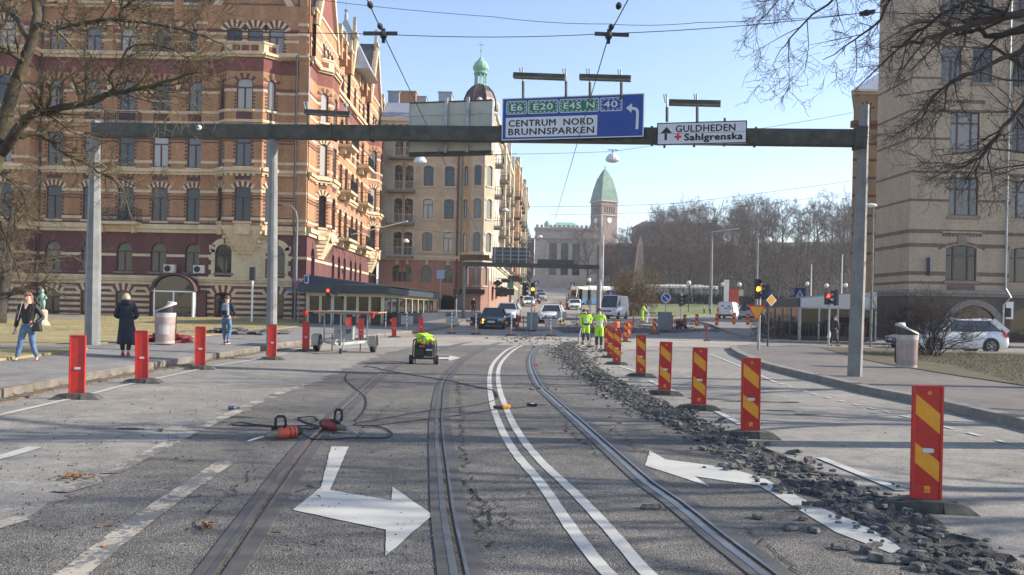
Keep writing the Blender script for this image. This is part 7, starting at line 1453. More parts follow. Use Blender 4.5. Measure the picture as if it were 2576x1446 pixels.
def car(lbl, name, cat, P, paint, Lg, Wd, Ht, loc, yaw, van=False, lights=None, group=None, plate=True, rails=False):
    th = T(name, lbl, cat, loc, yaw, group); hw = Wd / 2; Y_ = lambda t: (t - .5) * Lg; b = MB(); rs = []
    for t, zt, wf in P['low']:
        h = hw * wf; zb = .2 if .03 < t < .97 else .28
        rs.append([(-h * .9, Y_(t), zb), (-h, Y_(t), zb + .14), (-h, Y_(t), (zb + zt) / 2 + .08), (-h * .97, Y_(t), zt - .07), (-h * .86, Y_(t), zt), (0, Y_(t), zt + .03), (h * .86, Y_(t), zt), (h * .97, Y_(t), zt - .07), (h, Y_(t), (zb + zt) / 2 + .08), (h, Y_(t), zb + .14), (h * .9, Y_(t), zb)])
    b.rings(rs, paint); b.build('body', th, smooth=True)
    t0, t1, t2, t3 = P['gh']; bl = P['belt'] - .04; wb, wt = hw * .95, hw * (.74 if not van else .84); g = MB(); H_ = Ht - .03
    b4 = [(-wb * .97, Y_(t0), bl), (wb * .97, Y_(t0), bl), (wb, Y_(t3), bl), (-wb, Y_(t3), bl)]; u4 = [(-wt * .95, Y_(t1), H_), (wt * .95, Y_(t1), H_), (wt * .95, Y_(t2), H_), (-wt * .95, Y_(t2), H_)]
    if van:
        cm = paint; k = .36; mid0 = (wb * (1 - 0) , 0); c = MB(); tm = t1 + .12
        g.hexa(b4[:2] + [(wb, Y_(tm), bl), (-wb, Y_(tm), bl)] + u4[:2] + [(wt, Y_(tm), H_), (-wt, Y_(tm), H_)], CARGL); c.hexa([(-wb * 1.01, Y_(tm), bl - .1), (wb * 1.01, Y_(tm), bl - .1), (wb * 1.01, Y_(t3), bl - .1), (-wb * 1.01, Y_(t3), bl - .1), (-wt * 1.02, Y_(tm), Ht), (wt * 1.02, Y_(tm), Ht), (wt * 1.02, Y_(t2), Ht), (-wt * 1.02, Y_(t2), Ht)], paint); c.build('cargo_box', th, bevel=.08)
    else: g.hexa(b4 + u4, CARGL)
    g.build('windows', th)
    r = MB(); te = (t1 + .12) if van else t2
    r.hexa([(-wt * .97, Y_(t1) - .03, H_ - .01), (wt * .97, Y_(t1) - .03, H_ - .01), (wt * .97, Y_(te) + .04, H_ - .01), (-wt * .97, Y_(te) + .04, H_ - .01), (-wt * .8, Y_(t1) + .06, Ht + .02), (wt * .8, Y_(t1) + .06, Ht + .02), (wt * .8, Y_(te) - .05, Ht + .02), (-wt * .8, Y_(te) - .05, Ht + .02)], paint); r.build('roof', th)
    if rails:
        for s in (-1, 1): r = MB(); r.tube([(s * wt * .88, Y_(t1) + .1, Ht), (s * wt * .9, Y_(t1) + .3, Ht + .06), (s * wt * .9, Y_(t2) - .2, Ht + .06), (s * wt * .88, Y_(t2), Ht)], .02, 6, ALLOY); r.build('roof_rail', th)
    for s in (-1, 1):
        pl = MB(); tb = (t1 + t2) / 2 if not van else t1 + .1
        pl.bar((s * wb * .97, Y_(t0), bl), (s * wt * .95, Y_(t1), H_), .07, .06, paint); pl.bar((s * wb * 1.0, Y_(tb), bl), (s * wt * .97, Y_(tb), H_), .03, .09, TRIM if not van else paint, (0, 1, 0)); pl.bar((s * wb, Y_(t3), bl), (s * wt * .95, Y_(t2), H_), .12, .34 if P is SUV else .14, paint); pl.build('pillar', th)
        m = MB(); m.ball((s * (hw + .1), Y_(t0 + .06), bl + .1), .11, .07, .08, paint, 8, 6); m.build('mirror', th)
        hl = MB(); zh = P['low'][1][1] + (.02 if not van else .0); hl.ball((s * hw * .68, Y_(.022), zh), hw * .2, .1, .075 if not van else .16, HEADL, 10, 6); hl.build('headlight', th)
        if lights == 'head': q = MB(); q.ball((s * hw * .7, Y_(.005), zh), .07, .05, .05, DRL, 8, 6); q.build('headlight_lamp', th)
        if lights == 'blink' and s < 0: q = MB(); q.ball((s * hw * .7, Y_(.002), zh), .1, .06, .06, BLINK, 8, 6); q.build('indicator', th); q = MB(); q.ball((s * hw * .68, Y_(.002), .42), .06, .04, .05, BLINK, 8, 6); q.build('fog_lamp', th)
        tl_ = MB(); zt_ = P['low'][-2][1]
        if P is SUV: tl_.hexa([(s * hw * 1.0, Y_(.945), zt_ - .14), (s * hw * .62, Y_(.985), zt_ - .12), (s * hw * .62, Y_(1.0), zt_ - .12), (s * hw * .97, Y_(.998), zt_ - .14), (s * hw * .99, Y_(.915), zt_ + .06), (s * hw * .8, Y_(.965), zt_ + .06), (s * hw * .8, Y_(.985), zt_ + .06), (s * hw * .98, Y_(.965), zt_ + .06)], TAILL); tl_.bar((s * hw * .97, Y_(.945), zt_ + .04), (s * wt * 1.0, Y_(.862), Ht - .22), .07, .12, TAILL)
        elif van: tl_.box(s * hw - .07 * s - .06, s * hw - .07 * s + .06, Y_(1.0) - .02, Y_(1.0) + .025, .7, 1.4, TAILL)
        else: tl_.ball((s * hw * .72, Y_(.985), zt_ - .05), hw * .2, .08, .09, TAILL, 10, 6)
        tl_.build('tail_light', th)
        for tw in (.17, .79):
            rw = .33 if P is SED else .36; ar = MB(); ar.disc((s * (hw - .035), Y_(tw), rw), rw + .07, 24, TRIM, 'x', .09); ar.build('wheel_arch', th)
            wl = MB(); wl.lathe([(rw * .62, -.1), (rw * .95, -.11), (rw, -.07), (rw, .07), (rw * .95, .11), (rw * .62, .1)], 24, TYRE); o = wl.build('wheel', th, loc=(s * (hw - .06), Y_(tw), rw)); o.rotation_euler = (0, math.pi / 2, 0)
            ri = MB()
            for k in range(6): a = 6.283 * k / 6; ri.bar((.04 * math.cos(a), .04 * math.sin(a), s * .095), (rw * .6 * math.cos(a), rw * .6 * math.sin(a), s * .098), .03, .1, ALLOY, (0, 0, 1))
            ri.lathe([(rw * .6, -.1), (rw * .65, -.1), (rw * .65, .105), (rw * .6, .105)], 20, ALLOY, cap=False); ri.lathe([(.06, -.08), (.06, .11)], 10, ALLOY); ri.build('rim', o)
    gr = MB(); zg_ = P['low'][1][1]; gr.box(-hw * .45, hw * .45, Y_(0) - .025, Y_(.02), zg_ - .16, zg_ - .02, TRIM); gr.build('grille', th); gr = MB(); gr.box(-hw * .7, hw * .7, Y_(0) - .02, Y_(.02), .3, .42, TRIM); gr.build('bumper_intake', th)
    b = MB(); b.ball((0, Y_(0) - .03, zg_ - .08), .06, .015, .06, ALLOY, 10, 6); b.build('badge', th)
    if plate: b = MB(); b.box(-.26, .26, Y_(0) - .035, Y_(0) + .02, .44, .55, signwhite); b.build('number_plate', th)
    b = MB(); zt_ = P['low'][-2][1]; b.box(-.26, .26, Y_(1) - .02, Y_(1) + .03, zt_ - .22 if not van else .75, zt_ - .11 if not van else .86, signwhite); b.build('number_plate', th)
    b = MB(); b.box(-hw * .88, hw * .88, Y_(.995), Y_(1.0) + .03, .3, .48, TRIM); b.build('rear_bumper', th); return th
BLINK = EM('amber indicator', (1, .35, .03), 5); DRL = EM('daylight running lamp', (1, .95, .85), 2.5)
def gcar(u, v, Y, dz=0): return Vector((at(u, v, Y).x, Y, f(Y) + dz))
car('dark hatchback with amber indicator lit coming down between the stands', 'car', 'car', SED, CD, 4.25, 1.8, 1.48, gcar(1241, 820, 62), -.05, lights='blink'); car('silver estate car just behind the dark hatchback', 'car', 'car', SUV, CS, 4.6, 1.82, 1.6, gcar(1277, 805, 70), -.1, lights='head')
wc = car('white estate car driving toward the junction by the grey stand', 'car', 'car', SED, CW, 4.6, 1.86, 1.5, gcar(1388, 800, 71), -.12); car('white parked car at the right kerb up the street', 'car', 'car', SED, CW, 4.5, 1.82, 1.46, gcar(1446, 775, 118), -.1)
car('dark blue grey car parked behind the white parked car', 'car', 'car', SED, CG, 4.5, 1.8, 1.46, gcar(1443, 760, 131), -.1); car('dark red car parked second behind the white parked car', 'car', 'car', SUV, CR, 4.5, 1.8, 1.6, gcar(1441, 752, 142), -.1); car('grey car farthest back in the right row of parked cars', 'car', 'car', SUV, CS, 4.5, 1.8, 1.6, gcar(1438, 745, 155), -.1)
car('white taxi with lit headlamps up the street on the left', 'car', 'car', SED, CW, 4.5, 1.82, 1.5, gcar(1329, 766, 128), .05, lights='head'); car('silver car coming down the hill at the left kerb', 'car', 'car', SUV, CS, 4.6, 1.85, 1.62, gcar(1361, 753, 155), .0); car('grey blue car farthest up the hill on the left', 'car', 'car', SUV, CG, 4.5, 1.8, 1.6, gcar(1358, 742, 178), .0); car('dark car half hidden behind the amber signal', 'car', 'car', SED, CR, 4.4, 1.8, 1.48, gcar(1344, 760, 142), .05)
car('big white delivery van with dark grille behind the workers', 'delivery_van', 'van', VAN, CW, 5.2, 2.0, 2.42, gcar(1543, 803, 87), -.38, True, plate=False)
rvn = car('white service van with blue markings seen from behind', 'delivery_van', 'van', VAN, CW, 4.4, 1.85, 1.85, gcar(1834, 804, 98), math.pi - .45, True); b = MB()
for x, z, w_, h_ in ((-.55, 1.35, .3, .12), (.2, 1.4, .28, .14), (-.3, 1.15, .5, .05), (-.62, 1.1, .14, .1)): b = MB(); b.box(x, x + w_, 2.2, 2.235, z, z + h_, signblue); b.build('blue_mark', rvn)
b = MB(); b.box(-.7, .7, -.6, 2.0, 1.88, 1.95, ALLOY); b.build('roof_rack', rvn)
car('silver car right of the white service van', 'car', 'car', SUV, CS, 4.5, 1.85, 1.62, gcar(1882, 800, 92), math.pi - .3)
car('white sports utility car parked side on behind the bare shrub', 'car', 'car', SUV, CW, 4.62, 1.89, 1.68, Vector((at(2402, 880, 43.4).x, 43.4, 0)), -math.pi / 2, rails=True); car('silver car whose nose shows beside the right litter bin', 'car', 'car', SED, CS, 4.4, 1.8, 1.45, Vector((at(2338, 860, 47.2).x, 47.2, 0)), -math.pi / 2)
BUSB = plain('blue bus paint', (.03, .16, .42), .35, coat=.4); BUSW = plain('cream bus paint', (.66, .65, .58), .35, coat=.4)
def bus(lbl, u, Y, yaw, L_, low, dz=0):
    X = at(u, 730, Y).x; th = T('city_bus', lbl, 'bus', (X, Y, f(Y) + dz), yaw); b = MB(); hw = 1.27; sec = lambda y, k: [(-hw * k, y, .35), (-hw * k, y, 1.15), (hw * k, y, 1.15), (hw * k, y, .35)]
    b.rings([sec(-L_ / 2, .9), sec(-L_ / 2 + .3, 1), sec(L_ / 2, 1)], low); b.build('body', th); g = MB(); s2 = lambda y, k, y2: [(-hw * k * .99, y, 1.15), (-hw * k * .97, y2, 2.55), (hw * k * .97, y2, 2.55), (hw * k * .99, y, 1.15)]
    g.rings([s2(-L_ / 2 + .02, .9, -L_ / 2 + .25), s2(-L_ / 2 + .35, .99, -L_ / 2 + .4), s2(L_ / 2 - .05, .99, L_ / 2 - .05)], CARGL); g.build('windows', th)
    r = MB(); s3 = lambda y, k: [(-hw * k, y, 2.5), (-hw * k * .98, y, 2.85), (-hw * .8 * k, y, 3.05), (hw * .8 * k, y, 3.05), (hw * .98 * k, y, 2.85), (hw * k, y, 2.5)]; r.rings([s3(-L_ / 2 + .15, .86), s3(-L_ / 2 + .5, 1), s3(L_ / 2, 1)], BUSW); r.box(-.8, .8, -L_ * .3, L_ * .2, 3.05, 3.25, BUSW); r.build('roof', th)
    for k in range(7):
        for s in (-1, 1): p = MB(); y = -L_ / 2 + 1 + k * (L_ - 1.4) / 6.5; p.box(s * hw - .03, s * hw + .03, y - .05, y + .05, 1.1, 2.6, TRIM); p.build('window_pillar', th)
    for s in (-1, 1):
        p = MB(); p.bar((s * hw * .9, -L_ / 2, 1.1), (s * hw * .87, -L_ / 2 + .22, 2.6), .12, .12, BUSW); p.build('front_pillar', th)
        for y in (-L_ / 2 + 2.4, L_ / 2 - 3): w_ = MB(); w_.disc((s * (hw - .1), y, .48), .48, 18, TYRE, 'x', .3); w_.build('wheel', th)
bus('cream roofed blue city bus turning in front of the museum', 1520, 142, -1.15, 12, BUSB, -.1); bus('cream roofed dark city bus behind the hedge of the lawn', 1712, 157, math.pi / 2 + .1, 14, TRIM, .4)
# ================================================================ people
def skin_mesh(nodes, edges, root, mats_fn, name, sub=2):
    """nodes: list of (x, y, z, r); one continuous limbed surface grown round the edges"""
    me = bpy.data.meshes.new('skeleton'); me.from_pydata([n[:3] for n in nodes], edges, []); o = bpy.data.objects.new('skeleton', me); C.objects.link(o)
    o.modifiers.new('skin', 'SKIN'); sv = me.skin_vertices[0].data
    for k, n in enumerate(nodes): sv[k].radius = (n[3], n[4] if len(n) > 4 else n[3]); sv[k].use_root = k == root
    s = o.modifiers.new('sub', 'SUBSURF'); s.levels = s.render_levels = sub
    dg = bpy.context.evaluated_depsgraph_get(); m2 = bpy.data.meshes.new_from_object(o.evaluated_get(dg)); bpy.data.objects.remove(o); m2.name = name
    m2.polygons.foreach_set('use_smooth', [True] * len(m2.polygons)); return m2
def V(*a): return Vector(a)
def person(lbl, loc, yaw, H=1.72, pose=None, top=None, legs=None, shoes=None, hair=None, hairlen='short', sleeve=1.0, knee=None, coat=None, bulk=1.0, face=True, glove=None, lean=0):
    """front of the figure looks along -y; pose overrides joints (metres, for a 1.72 m figure)"""
    k = H / 1.72; th = T('person', lbl, 'person', loc, yaw); th.scale = (k, k, k)
    J = dict(pel=V(0, 0, .93), sp=V(0, .01, 1.14), ch=V(0, 0, 1.32), nk=V(0, .0, 1.46), hd=V(0, -.02, 1.585), shR=V(-.175, .0, 1.40), elR=V(-.24, .04, 1.12), wrR=V(-.26, -.06, .88), shL=V(.175, .0, 1.40), elL=V(.24, .04, 1.12), wrL=V(.26, -.06, .88),
             hiR=V(-.09, 0, .88), knR=V(-.10, -.02, .48), anR=V(-.10, .02, .09), hiL=V(.09, 0, .88), knL=V(.10, -.02, .48), anL=V(.10, .02, .09)); J.update(pose or {})
    # continuous body: torso, neck, head, arms, legs and feet in one surface
    names = ['pel', 'sp', 'ch', 'nk', 'hd', 'shR', 'elR', 'wrR', 'shL', 'elL', 'wrL', 'hiR', 'knR', 'anR', 'hiL', 'knL', 'anL']
    rad = dict(pel=.125, sp=.115, ch=.125, nk=.05, hd=.085, shR=.058, elR=.042, wrR=.03, shL=.058, elL=.042, wrL=.03, hiR=.085, knR=.055, anR=.038, hiL=.085, knL=.055, anL=.038)
    nodes_ = [tuple(J[n]) + (rad[n],) for n in names]; ix = {n: i for i, n in enumerate(names)}; ed = [(ix[a], ix[b_]) for a, b_ in (('pel', 'sp'), ('sp', 'ch'), ('ch', 'nk'), ('nk', 'hd'), ('ch', 'shR'), ('shR', 'elR'), ('elR', 'wrR'), ('ch', 'shL'), ('shL', 'elL'), ('elL', 'wrL'), ('pel', 'hiR'), ('hiR', 'knR'), ('knR', 'anR'), ('pel', 'hiL'), ('hiL', 'knL'), ('knL', 'anL'))]
    hu = (J['hd'] - J['nk']).normalized(); nodes_.append(tuple(J['hd'] + hu * .085) + (.08,)); ed.append((ix['hd'], len(nodes_) - 1))
    for s in 'RL':
        fd = J.get('ft' + s, V(0, -1, 0)); nodes_.append(tuple(J['an' + s] + fd * .09 + V(0, 0, -.05)) + (.022,)); ed.append((ix['an' + s], len(nodes_) - 1))
        d = (J['wr' + s] - J['el' + s]).normalized(); nodes_.append(tuple(J['wr' + s] + d * .08) + (.04, .024)); ed.append((ix['wr' + s], len(nodes_) - 1))
    me = skin_mesh(nodes_, ed, 0, None, 'body'); bm = bmesh.new(); bm.from_mesh(me); mb = MB()
    fwd = J.get('look', V(0, -1, 0)).normalized(); side = fwd.cross(hu).normalized(); fwd = hu.cross(side).normalized(); hc = J['hd'] + hu * .035
    P_ = lambda x, y, z: hc + side * x + fwd * y + hu * z
    if face:          # brow, eyes, nose, mouth, ears
        mb.rings([[P_(.0, .085, .03), P_(.006, .088, .02), P_(-.006, .088, .02)], [P_(.0, .118, -.018), P_(.018, .098, -.03), P_(-.018, .098, -.03)]], skin)
        for s in (-1, 1): mb.ball(P_(s * .034, .083, .022), .014, .012, .009, signblack, 8, 6); mb.ball(P_(s * .088, -.005, .0), .014, .024, .032, skin, 8, 6); mb.bar(P_(s * .018, .09, .042), P_(s * .05, .082, .042), .012, .012, hair or skin)
        mb.bar(P_(-.024, .09, -.052), P_(.024, .09, -.052), .012, .012, plain('lips', (.35, .12, .1), .5) if 'lips' not in bpy.data.materials else bpy.data.materials['lips'])
    for s in 'RL':    # five fingers
        d = (J['wr' + s] - J['el' + s]).normalized(); pw = J['wr' + s] + d * .095; ac = d.cross(V(0, 0, 1) if abs(d.z) < .8 else V(0, 1, 0)).normalized(); cu = d.cross(ac).normalized(); m_ = glove or skin
        for j in range(4): b0 = pw + ac * (.018 * (j - 1.5)); ln = (.06, .07, .066, .05)[j]; mb.tube([b0, b0 + d * ln * .5 + cu * .006, b0 + d * ln * .85 + cu * .024], [.009, .0085, .006], 6, m_)
        b0 = J['wr' + s] + d * .045 + ac * .028; mb.tube([b0, b0 + ac * .02 + d * .03, b0 + ac * .022 + d * .06 + cu * .012], [.011, .01, .007], 6, m_)
    mats = [skin]; m0 = mb.mesh('x'); me.materials.clear(); me.materials.append(skin)
    bm.to_mesh(me)
    n0 = len(bm.verts); off = {}
    for m in mb.mats:
        if m.name not in [x.name for x in me.materials]: me.materials.append(m)
    mi = {m.name: i for i, m in enumerate(me.materials)}; vs = [bm.verts.new(v) for v in mb.v]
    for fc, m in zip(mb.f, mb.m):
        try: q = bm.faces.new([vs[i] for i in fc]); q.material_index = mi[mb.mats[m].name]; q.smooth = True
        except ValueError: pass
    bm.to_mesh(me); bm.free(); bpy.data.meshes.remove(m0); link('body', me, th)
    lerp = lambda a, b_, t: a + (b_ - a) * t
    # trousers
    if legs:
        nd = [tuple(J['pel'] + V(0, .01, .08)) + (.135 * bulk,), tuple(J['pel']) + (.14 * bulk,)]; e2 = [(0, 1)]
        for s in 'RL':
            i = len(nd); nd += [tuple(J['hi' + s] + V(0, 0, -.06)) + (.098 * bulk,), tuple(lerp(J['hi' + s], J['kn' + s], .5)) + (.088 * bulk,), tuple(J['kn' + s]) + (.07 * bulk,), tuple(lerp(J['kn' + s], J['an' + s], .5)) + (.064 * bulk,), tuple(J['an' + s] + V(0, 0, .04)) + (.058 * bulk,)]
            e2 += [(1, i), (i, i + 1), (i + 1, i + 2), (i + 2, i + 3), (i + 3, i + 4)]
        tr_m = skin_mesh(nd, e2, 1, None, 'trousers'); tr_m.materials.clear(); tr_m.materials.append(legs)
        if knee:
            tr_m.materials.append(knee)
            for p in tr_m.polygons:
                if p.center.z < .52: p.material_index = 1
        link('trousers', tr_m, th)
    if shoes:
        for s in 'RL':
            fd = J.get('ft' + s, V(0, -1, 0)); a = J['an' + s]; b = MB(); sd_ = fd.cross(V(0, 0, 1)).normalized(); u_ = sd_.cross(fd).normalized(); rs = []
            for t, w_, h_ in ((-.09, .025, .03), (-.075, .04, .09), (-.02, .045, .10), (.05, .045, .08), (.12, .045, .05), (.17, .035, .035), (.185, .015, .02)):
                c = a + fd * t - u_ * .085; rs.append([c + sd_ * (w_ * math.cos(x)) + u_ * (h_ * max(0, math.sin(x)) if True else 0) for x in [math.pi * j / 6 for j in range(7)]])
            b.rings(rs, shoes[0]); o = b.build('shoe', th, smooth=True); b = MB(); b.rings([[c0 + u_ * z for c0 in ()] or [a + fd * t - u_ * .088 + sd_ * w_ * x - u_ * z for x, z in ((-1, .012), (-1, -.016), (1, -.016), (1, .012))] for t, w_ in ((-.093, .03), (-.07, .046), (.12, .048), (.19, .022))], shoes[1]); b.build('sole', o)
    # upper garment
    if top:
        nd = [tuple(J['pel'] + V(0, .01, .02)) + (.15 * bulk,), tuple(J['sp']) + (.142 * bulk,), tuple(J['ch']) + (.145 * bulk,), tuple(lerp(J['ch'], J['nk'], .75)) + (.085,)]; e2 = [(0, 1), (1, 2), (2, 3)]
        for s in 'RL':
            i = len(nd); w_ = lerp(J['el' + s], J['wr' + s], .92); nd += [tuple(J['sh' + s]) + (.08 * bulk,), tuple(lerp(J['sh' + s], J['el' + s], .55)) + (.068 * bulk,)]
            e2 += [(2, i), (i, i + 1)]
            if sleeve > .6: nd += [tuple(J['el' + s]) + (.062 * bulk,), tuple(w_) + (.05 * bulk,)]; e2 += [(i + 1, i + 2), (i + 2, i + 3)]
        jm = skin_mesh(nd, e2, 1, None, 'jacket'); jm.materials.clear(); jm.materials.append(top[0])
        if len(top) > 1:
            jm.materials.append(top[1])
            for p in jm.polygons:
                z = p.center.z; inner = abs(p.center.x) < .2
                if (1.0 < z < 1.045 or 1.15 < z < 1.195) and inner: p.material_index = 1
            if len(top) > 2:
                jm.materials.append(top[2])
                for p in jm.polygons:
                    if p.center.z > 1.42 or (p.center.z < .93 and abs(p.center.x) < .19): p.material_index = 2
        link('jacket', jm, th)
    if coat:
        b = MB(); rs = []
        for t, rx, ry in ((0, .17, .13), (.15, .18, .14), (.4, .2, .16), (.65, .235, .19), (.85, .27, .22), (1, .3, .25)):
            z = 1.15 - t * .83; sway = V(-.09, .02, 0) * t * t; ring = []
            for j in range(36): a = 6.2832 * j / 36; w_ = 1 + .07 * t * math.sin(a * 7 + t) + .04 * t * math.sin(a * 3); ring.append((rx * w_ * math.cos(a) + sway.x, ry * w_ * math.sin(a) + sway.y, z + .03 * t * math.sin(a * 2)))
            rs.append(ring)
        b.rings(rs, coat, cap=False); b.build('coat_skirt', th, smooth=True); b = MB(); c = J['nk']; b.lathe([(.13, -.07), (.15, 0), (.13, .06), (.1, .09)], 16, coat, c); b.build('collar', th, smooth=True)
    if hair:
        b = MB(); n = 18; rs = []
        for i in range(9):
            a = .05 + 1.75 * i / 8; ring = []
            for j in range(n):
                t = 6.2832 * j / n; back = -math.sin(t); aa = a * (1.0 if back > .0 else .62) if hairlen != 'cap' else a * .8
                aa = a * (.98 + .0 * back) if back > -.1 else a * .55; q = P_(.1 * math.sin(aa) * math.cos(t), .108 * math.sin(aa) * math.sin(t) * 1.0 - .012, .105 * math.cos(aa) + .018); ring.append(q)
            rs.append(ring)
        b.rings(rs, hair)
        if hairlen == 'long': b.rings([[P_(x * w_, -.05 + y * w_ - .01, z) for x, y in [(math.cos(6.2832 * j / 12), .6 * math.sin(6.2832 * j / 12)) for j in range(12)]] for w_, z in ((.085, .02), (.1, -.05), (.1, -.12), (.085, -.2), (.04, -.27))], hair)
        if hairlen == 'bob': b.rings([[P_(x * w_, -.035 + y * w_, z) for x, y in [(math.cos(6.2832 * j / 14), .85 * math.sin(6.2832 * j / 14)) for j in range(14)]] for w_, z in ((.09, .06), (.108, .0), (.112, -.06), (.1, -.11), (.07, -.13))], hair)
        b.build('hair', th, smooth=True)
    return th, J, P_
HBR = M('brown hair', (.09, .05, .03), .6, .3, 20); HBL = M('pale blonde hair', (.40, .32, .21), .6, .25, 25); HDK = M('dark hair', (.03, .022, .016), .6, .3, 20); HRD = M('reddish hair', (.22, .10, .05), .6, .3, 20)
shoeB = (bcloth, white); shoeR = (plain('red shoe', (.4, .04, .03), .6), plain('dark sole', (.1, .05, .04), .7)); boot = (plain('dark boot', (.03, .03, .032), .7), black); wgrey = M('dark grey work cloth', (.05, .055, .055), .85, .3, 8); glove = plain('dark glove', (.03, .03, .04), .7)
q = at(68, 908, 20.4); q.z = .16
th, J, P_ = person('woman in black jacket and blue jeans striding along the left pavement', q, .12, 1.70, dict(wrR=V(-.30, .02, .84), elR=V(-.26, .06, 1.10), elL=V(.33, .06, 1.12), wrL=V(.21, -.12, .98), knR=V(-.13, -.09, .47), anR=V(-.19, -.12, .09), knL=V(.12, .0, .47), anL=V(.19, .10, .10), ftR=V(-.25, -.95, .12), ftL=V(.2, -.98, -.15)), (bcloth,), denim, shoeB, HRD, 'long', bulk=.97)
b = MB(); b.hexa([(.17, -.2, .78), (.38, -.16, .78), (.38, -.02, .78), (.17, -.06, .78), (.15, -.19, 1.0), (.33, -.15, 1.02), (.33, -.03, 1.02), (.15, -.06, 1.0)], bcloth); hb = b.build('handbag', th, bevel=.03); b = MB(); b.tube([(.17, -.12, 1.0), (.1, -.13, 1.3), (.12, .0, 1.46), (.2, .08, 1.3), (.3, .02, 1.0)], .012, 6, bcloth); b.build('strap', th); b = MB(); b.tube([J['hd'] + V(-.085, -.02, 0), V(-.1, -.13, 1.42), V(-.12, -.17, 1.25), V(-.17, -.16, 1.05)], .003, 5, white); b.build('earphone_cord', th)
b = MB(); b.hexa([(-.012, -.158, 1.33), (.012, -.158, 1.33), (.04, -.1, 1.45), (-.04, -.1, 1.45), (-.012, -.14, 1.33), (.012, -.14, 1.33), (.04, -.07, 1.46), (-.04, -.07, 1.46)], skin); b.build('neckline', th)
q = at(316, 895, 22.8); q.z = zl(q.x, 22.8)
person('blonde woman in long dark navy coat and red shoes seen from behind', q, math.pi + .35, 1.70, dict(knR=V(-.09, -.02, .48), anR=V(-.07, .06, .10), anL=V(.08, -.06, .09), wrR=V(-.17, -.2, 1.02), elR=V(-.27, .02, 1.08), wrL=V(.17, -.2, 1.05), elL=V(.27, .02, 1.08), hd=V(.01, -.045, 1.575)), (dnavy,), bcloth, shoeR, HBL, 'bob', coat=dnavy, bulk=1.08)
q = at(569, 862, 30.5); q.z = zl(q.x, 30.5) - .02
th, J, P_ = person('man with grey backpack and blue jeans walking away on the left pavement', q, math.pi + .05, 1.76, dict(knR=V(-.1, -.06, .48), anR=V(-.09, .1, .12), knL=V(.1, -.05, .48), anL=V(.08, -.12, .09), elR=V(-.27, .02, 1.12), wrR=V(-.2, -.16, 1.0), elL=V(.27, .02, 1.12), wrL=V(.2, -.16, 1.0)), (dnavy,), denim, shoeB, HBR, 'short')
bp = M('grey blue backpack cloth', (.16, .19, .23), .8, .2, 8); b = MB(); b.hexa([(-.15, .13, 1.0), (.15, .13, 1.0), (.14, .31, 1.02), (-.14, .31, 1.02), (-.13, .12, 1.46), (.13, .12, 1.46), (.1, .26, 1.44), (-.1, .26, 1.44)], bp); bo_ = b.build('backpack', th, bevel=.05); b = MB(); b.box(-.1, .1, .29, .335, 1.04, 1.2, dnavy); b.build('pocket', bo_, bevel=.015)
for s in (-1, 1): b = MB(); b.tube([(s * .1, .14, 1.44), (s * .12, .02, 1.475), (s * .13, -.12, 1.36), (s * .14, -.05, 1.1), (s * .12, .13, 1.05)], .022, 6, dnavy); b.build('strap', bo_)
# workers
q = gp(1473, 864)
th, J, P_ = person('worker in yellow green high visibility suit with bowed head holding a tool in the rubble', q, .1, 1.86, dict(hd=V(-.09, -.1, 1.55), nk=V(-.02, -.04, 1.46), look=V(-.55, -1, -.45), elR=V(-.27, .02, 1.13), wrR=V(-.25, -.12, .9), elL=V(.28, .0, 1.14), wrL=V(.15, -.17, 1.0), knR=V(-.12, -.04, .48), anR=V(-.13, .0, .09), knL=V(.11, -.04, .48), anL=V(.13, -.05, .09)), (hivis, reflex, bcloth), hivis, boot, HDK, 'short', 1.0, wgrey, None, 1.22, glove=glove)
b = MB(); b.tube([(-.255, -.17, .8), (-.3, -.2, .6), (-.36, -.24, .32)], [.02, .018, .018], 8, reflex); b.tube([(-.36, -.24, .32), (-.4, -.27, .08)], [.05, .055], 8, M('dusty tool', (.3, .28, .25), .7)); b.build('hand_tool', th)
for s in (-1, 1): b = MB(); c = J['hd'] + V(s * .09, .0, .04); b.ball(c, .035, .045, .05, black, 10, 6); b.build('ear_defender', th)
b = MB(); b.box(-.17, .17, .13, .3, .98, 1.42, M('engine pack', (.05, .06, .08), .6)); pk = b.build('backpack_blower', th, bevel=.05)
b = MB(); b.box(.07, .16, .2, .32, 1.38, 1.66, black); b.box(.085, .145, .195, .2, 1.45, 1.6, orange); b.build('tube', pk); b = MB(); b.lathe([(.17, .90), (.178, .92), (.178, .965), (.17, .985)], 18, bcloth, (0, .01, 0), 1.02, .95); b.build('belt', th)
q = gp(1523, 884)
th, J, P_ = person('worker in yellow green short sleeved suit seen from behind beside the delineators', (q.x, 38.4, 0), math.pi - .15, 1.84, dict(elR=V(-.3, .04, 1.14), wrR=V(-.22, -.16, .98), elL=V(.3, .04, 1.14), wrL=V(.24, -.16, .98), hd=V(.0, -.06, 1.575)), (hivis, reflex), hivis, boot, HDK, 'short', .4, wgrey, None, 1.2)
for s in (-1, 1): b = MB(); b.ball(J['hd'] + V(s * .095, .0, .04), .035, .045, .05, black, 10, 6); b.build('ear_defender', th)
b = MB(); b.tube([(.24, -.22, .95), (.34, -.3, .5), (.42, -.4, .12)], .016, 6, black); b.box(.34, .52, -.46, -.3, .02, .1, black); b.build('broom', th)
b = MB(); p = at(1549, 860, 36); p.z = 0; b.lathe([(.15, 0), (.15, .2), (.12, .26)], 14, orange, (p.x, p.y, 1.02)); b.lathe([(.04, 0), (.04, 1.02)], 8, steel, p); tag(b.build('warning_light'), 'orange red barrel light standing behind the bunch of delineators', 'warning light')
q = at(1615, 814, 76); q.z = f(76)
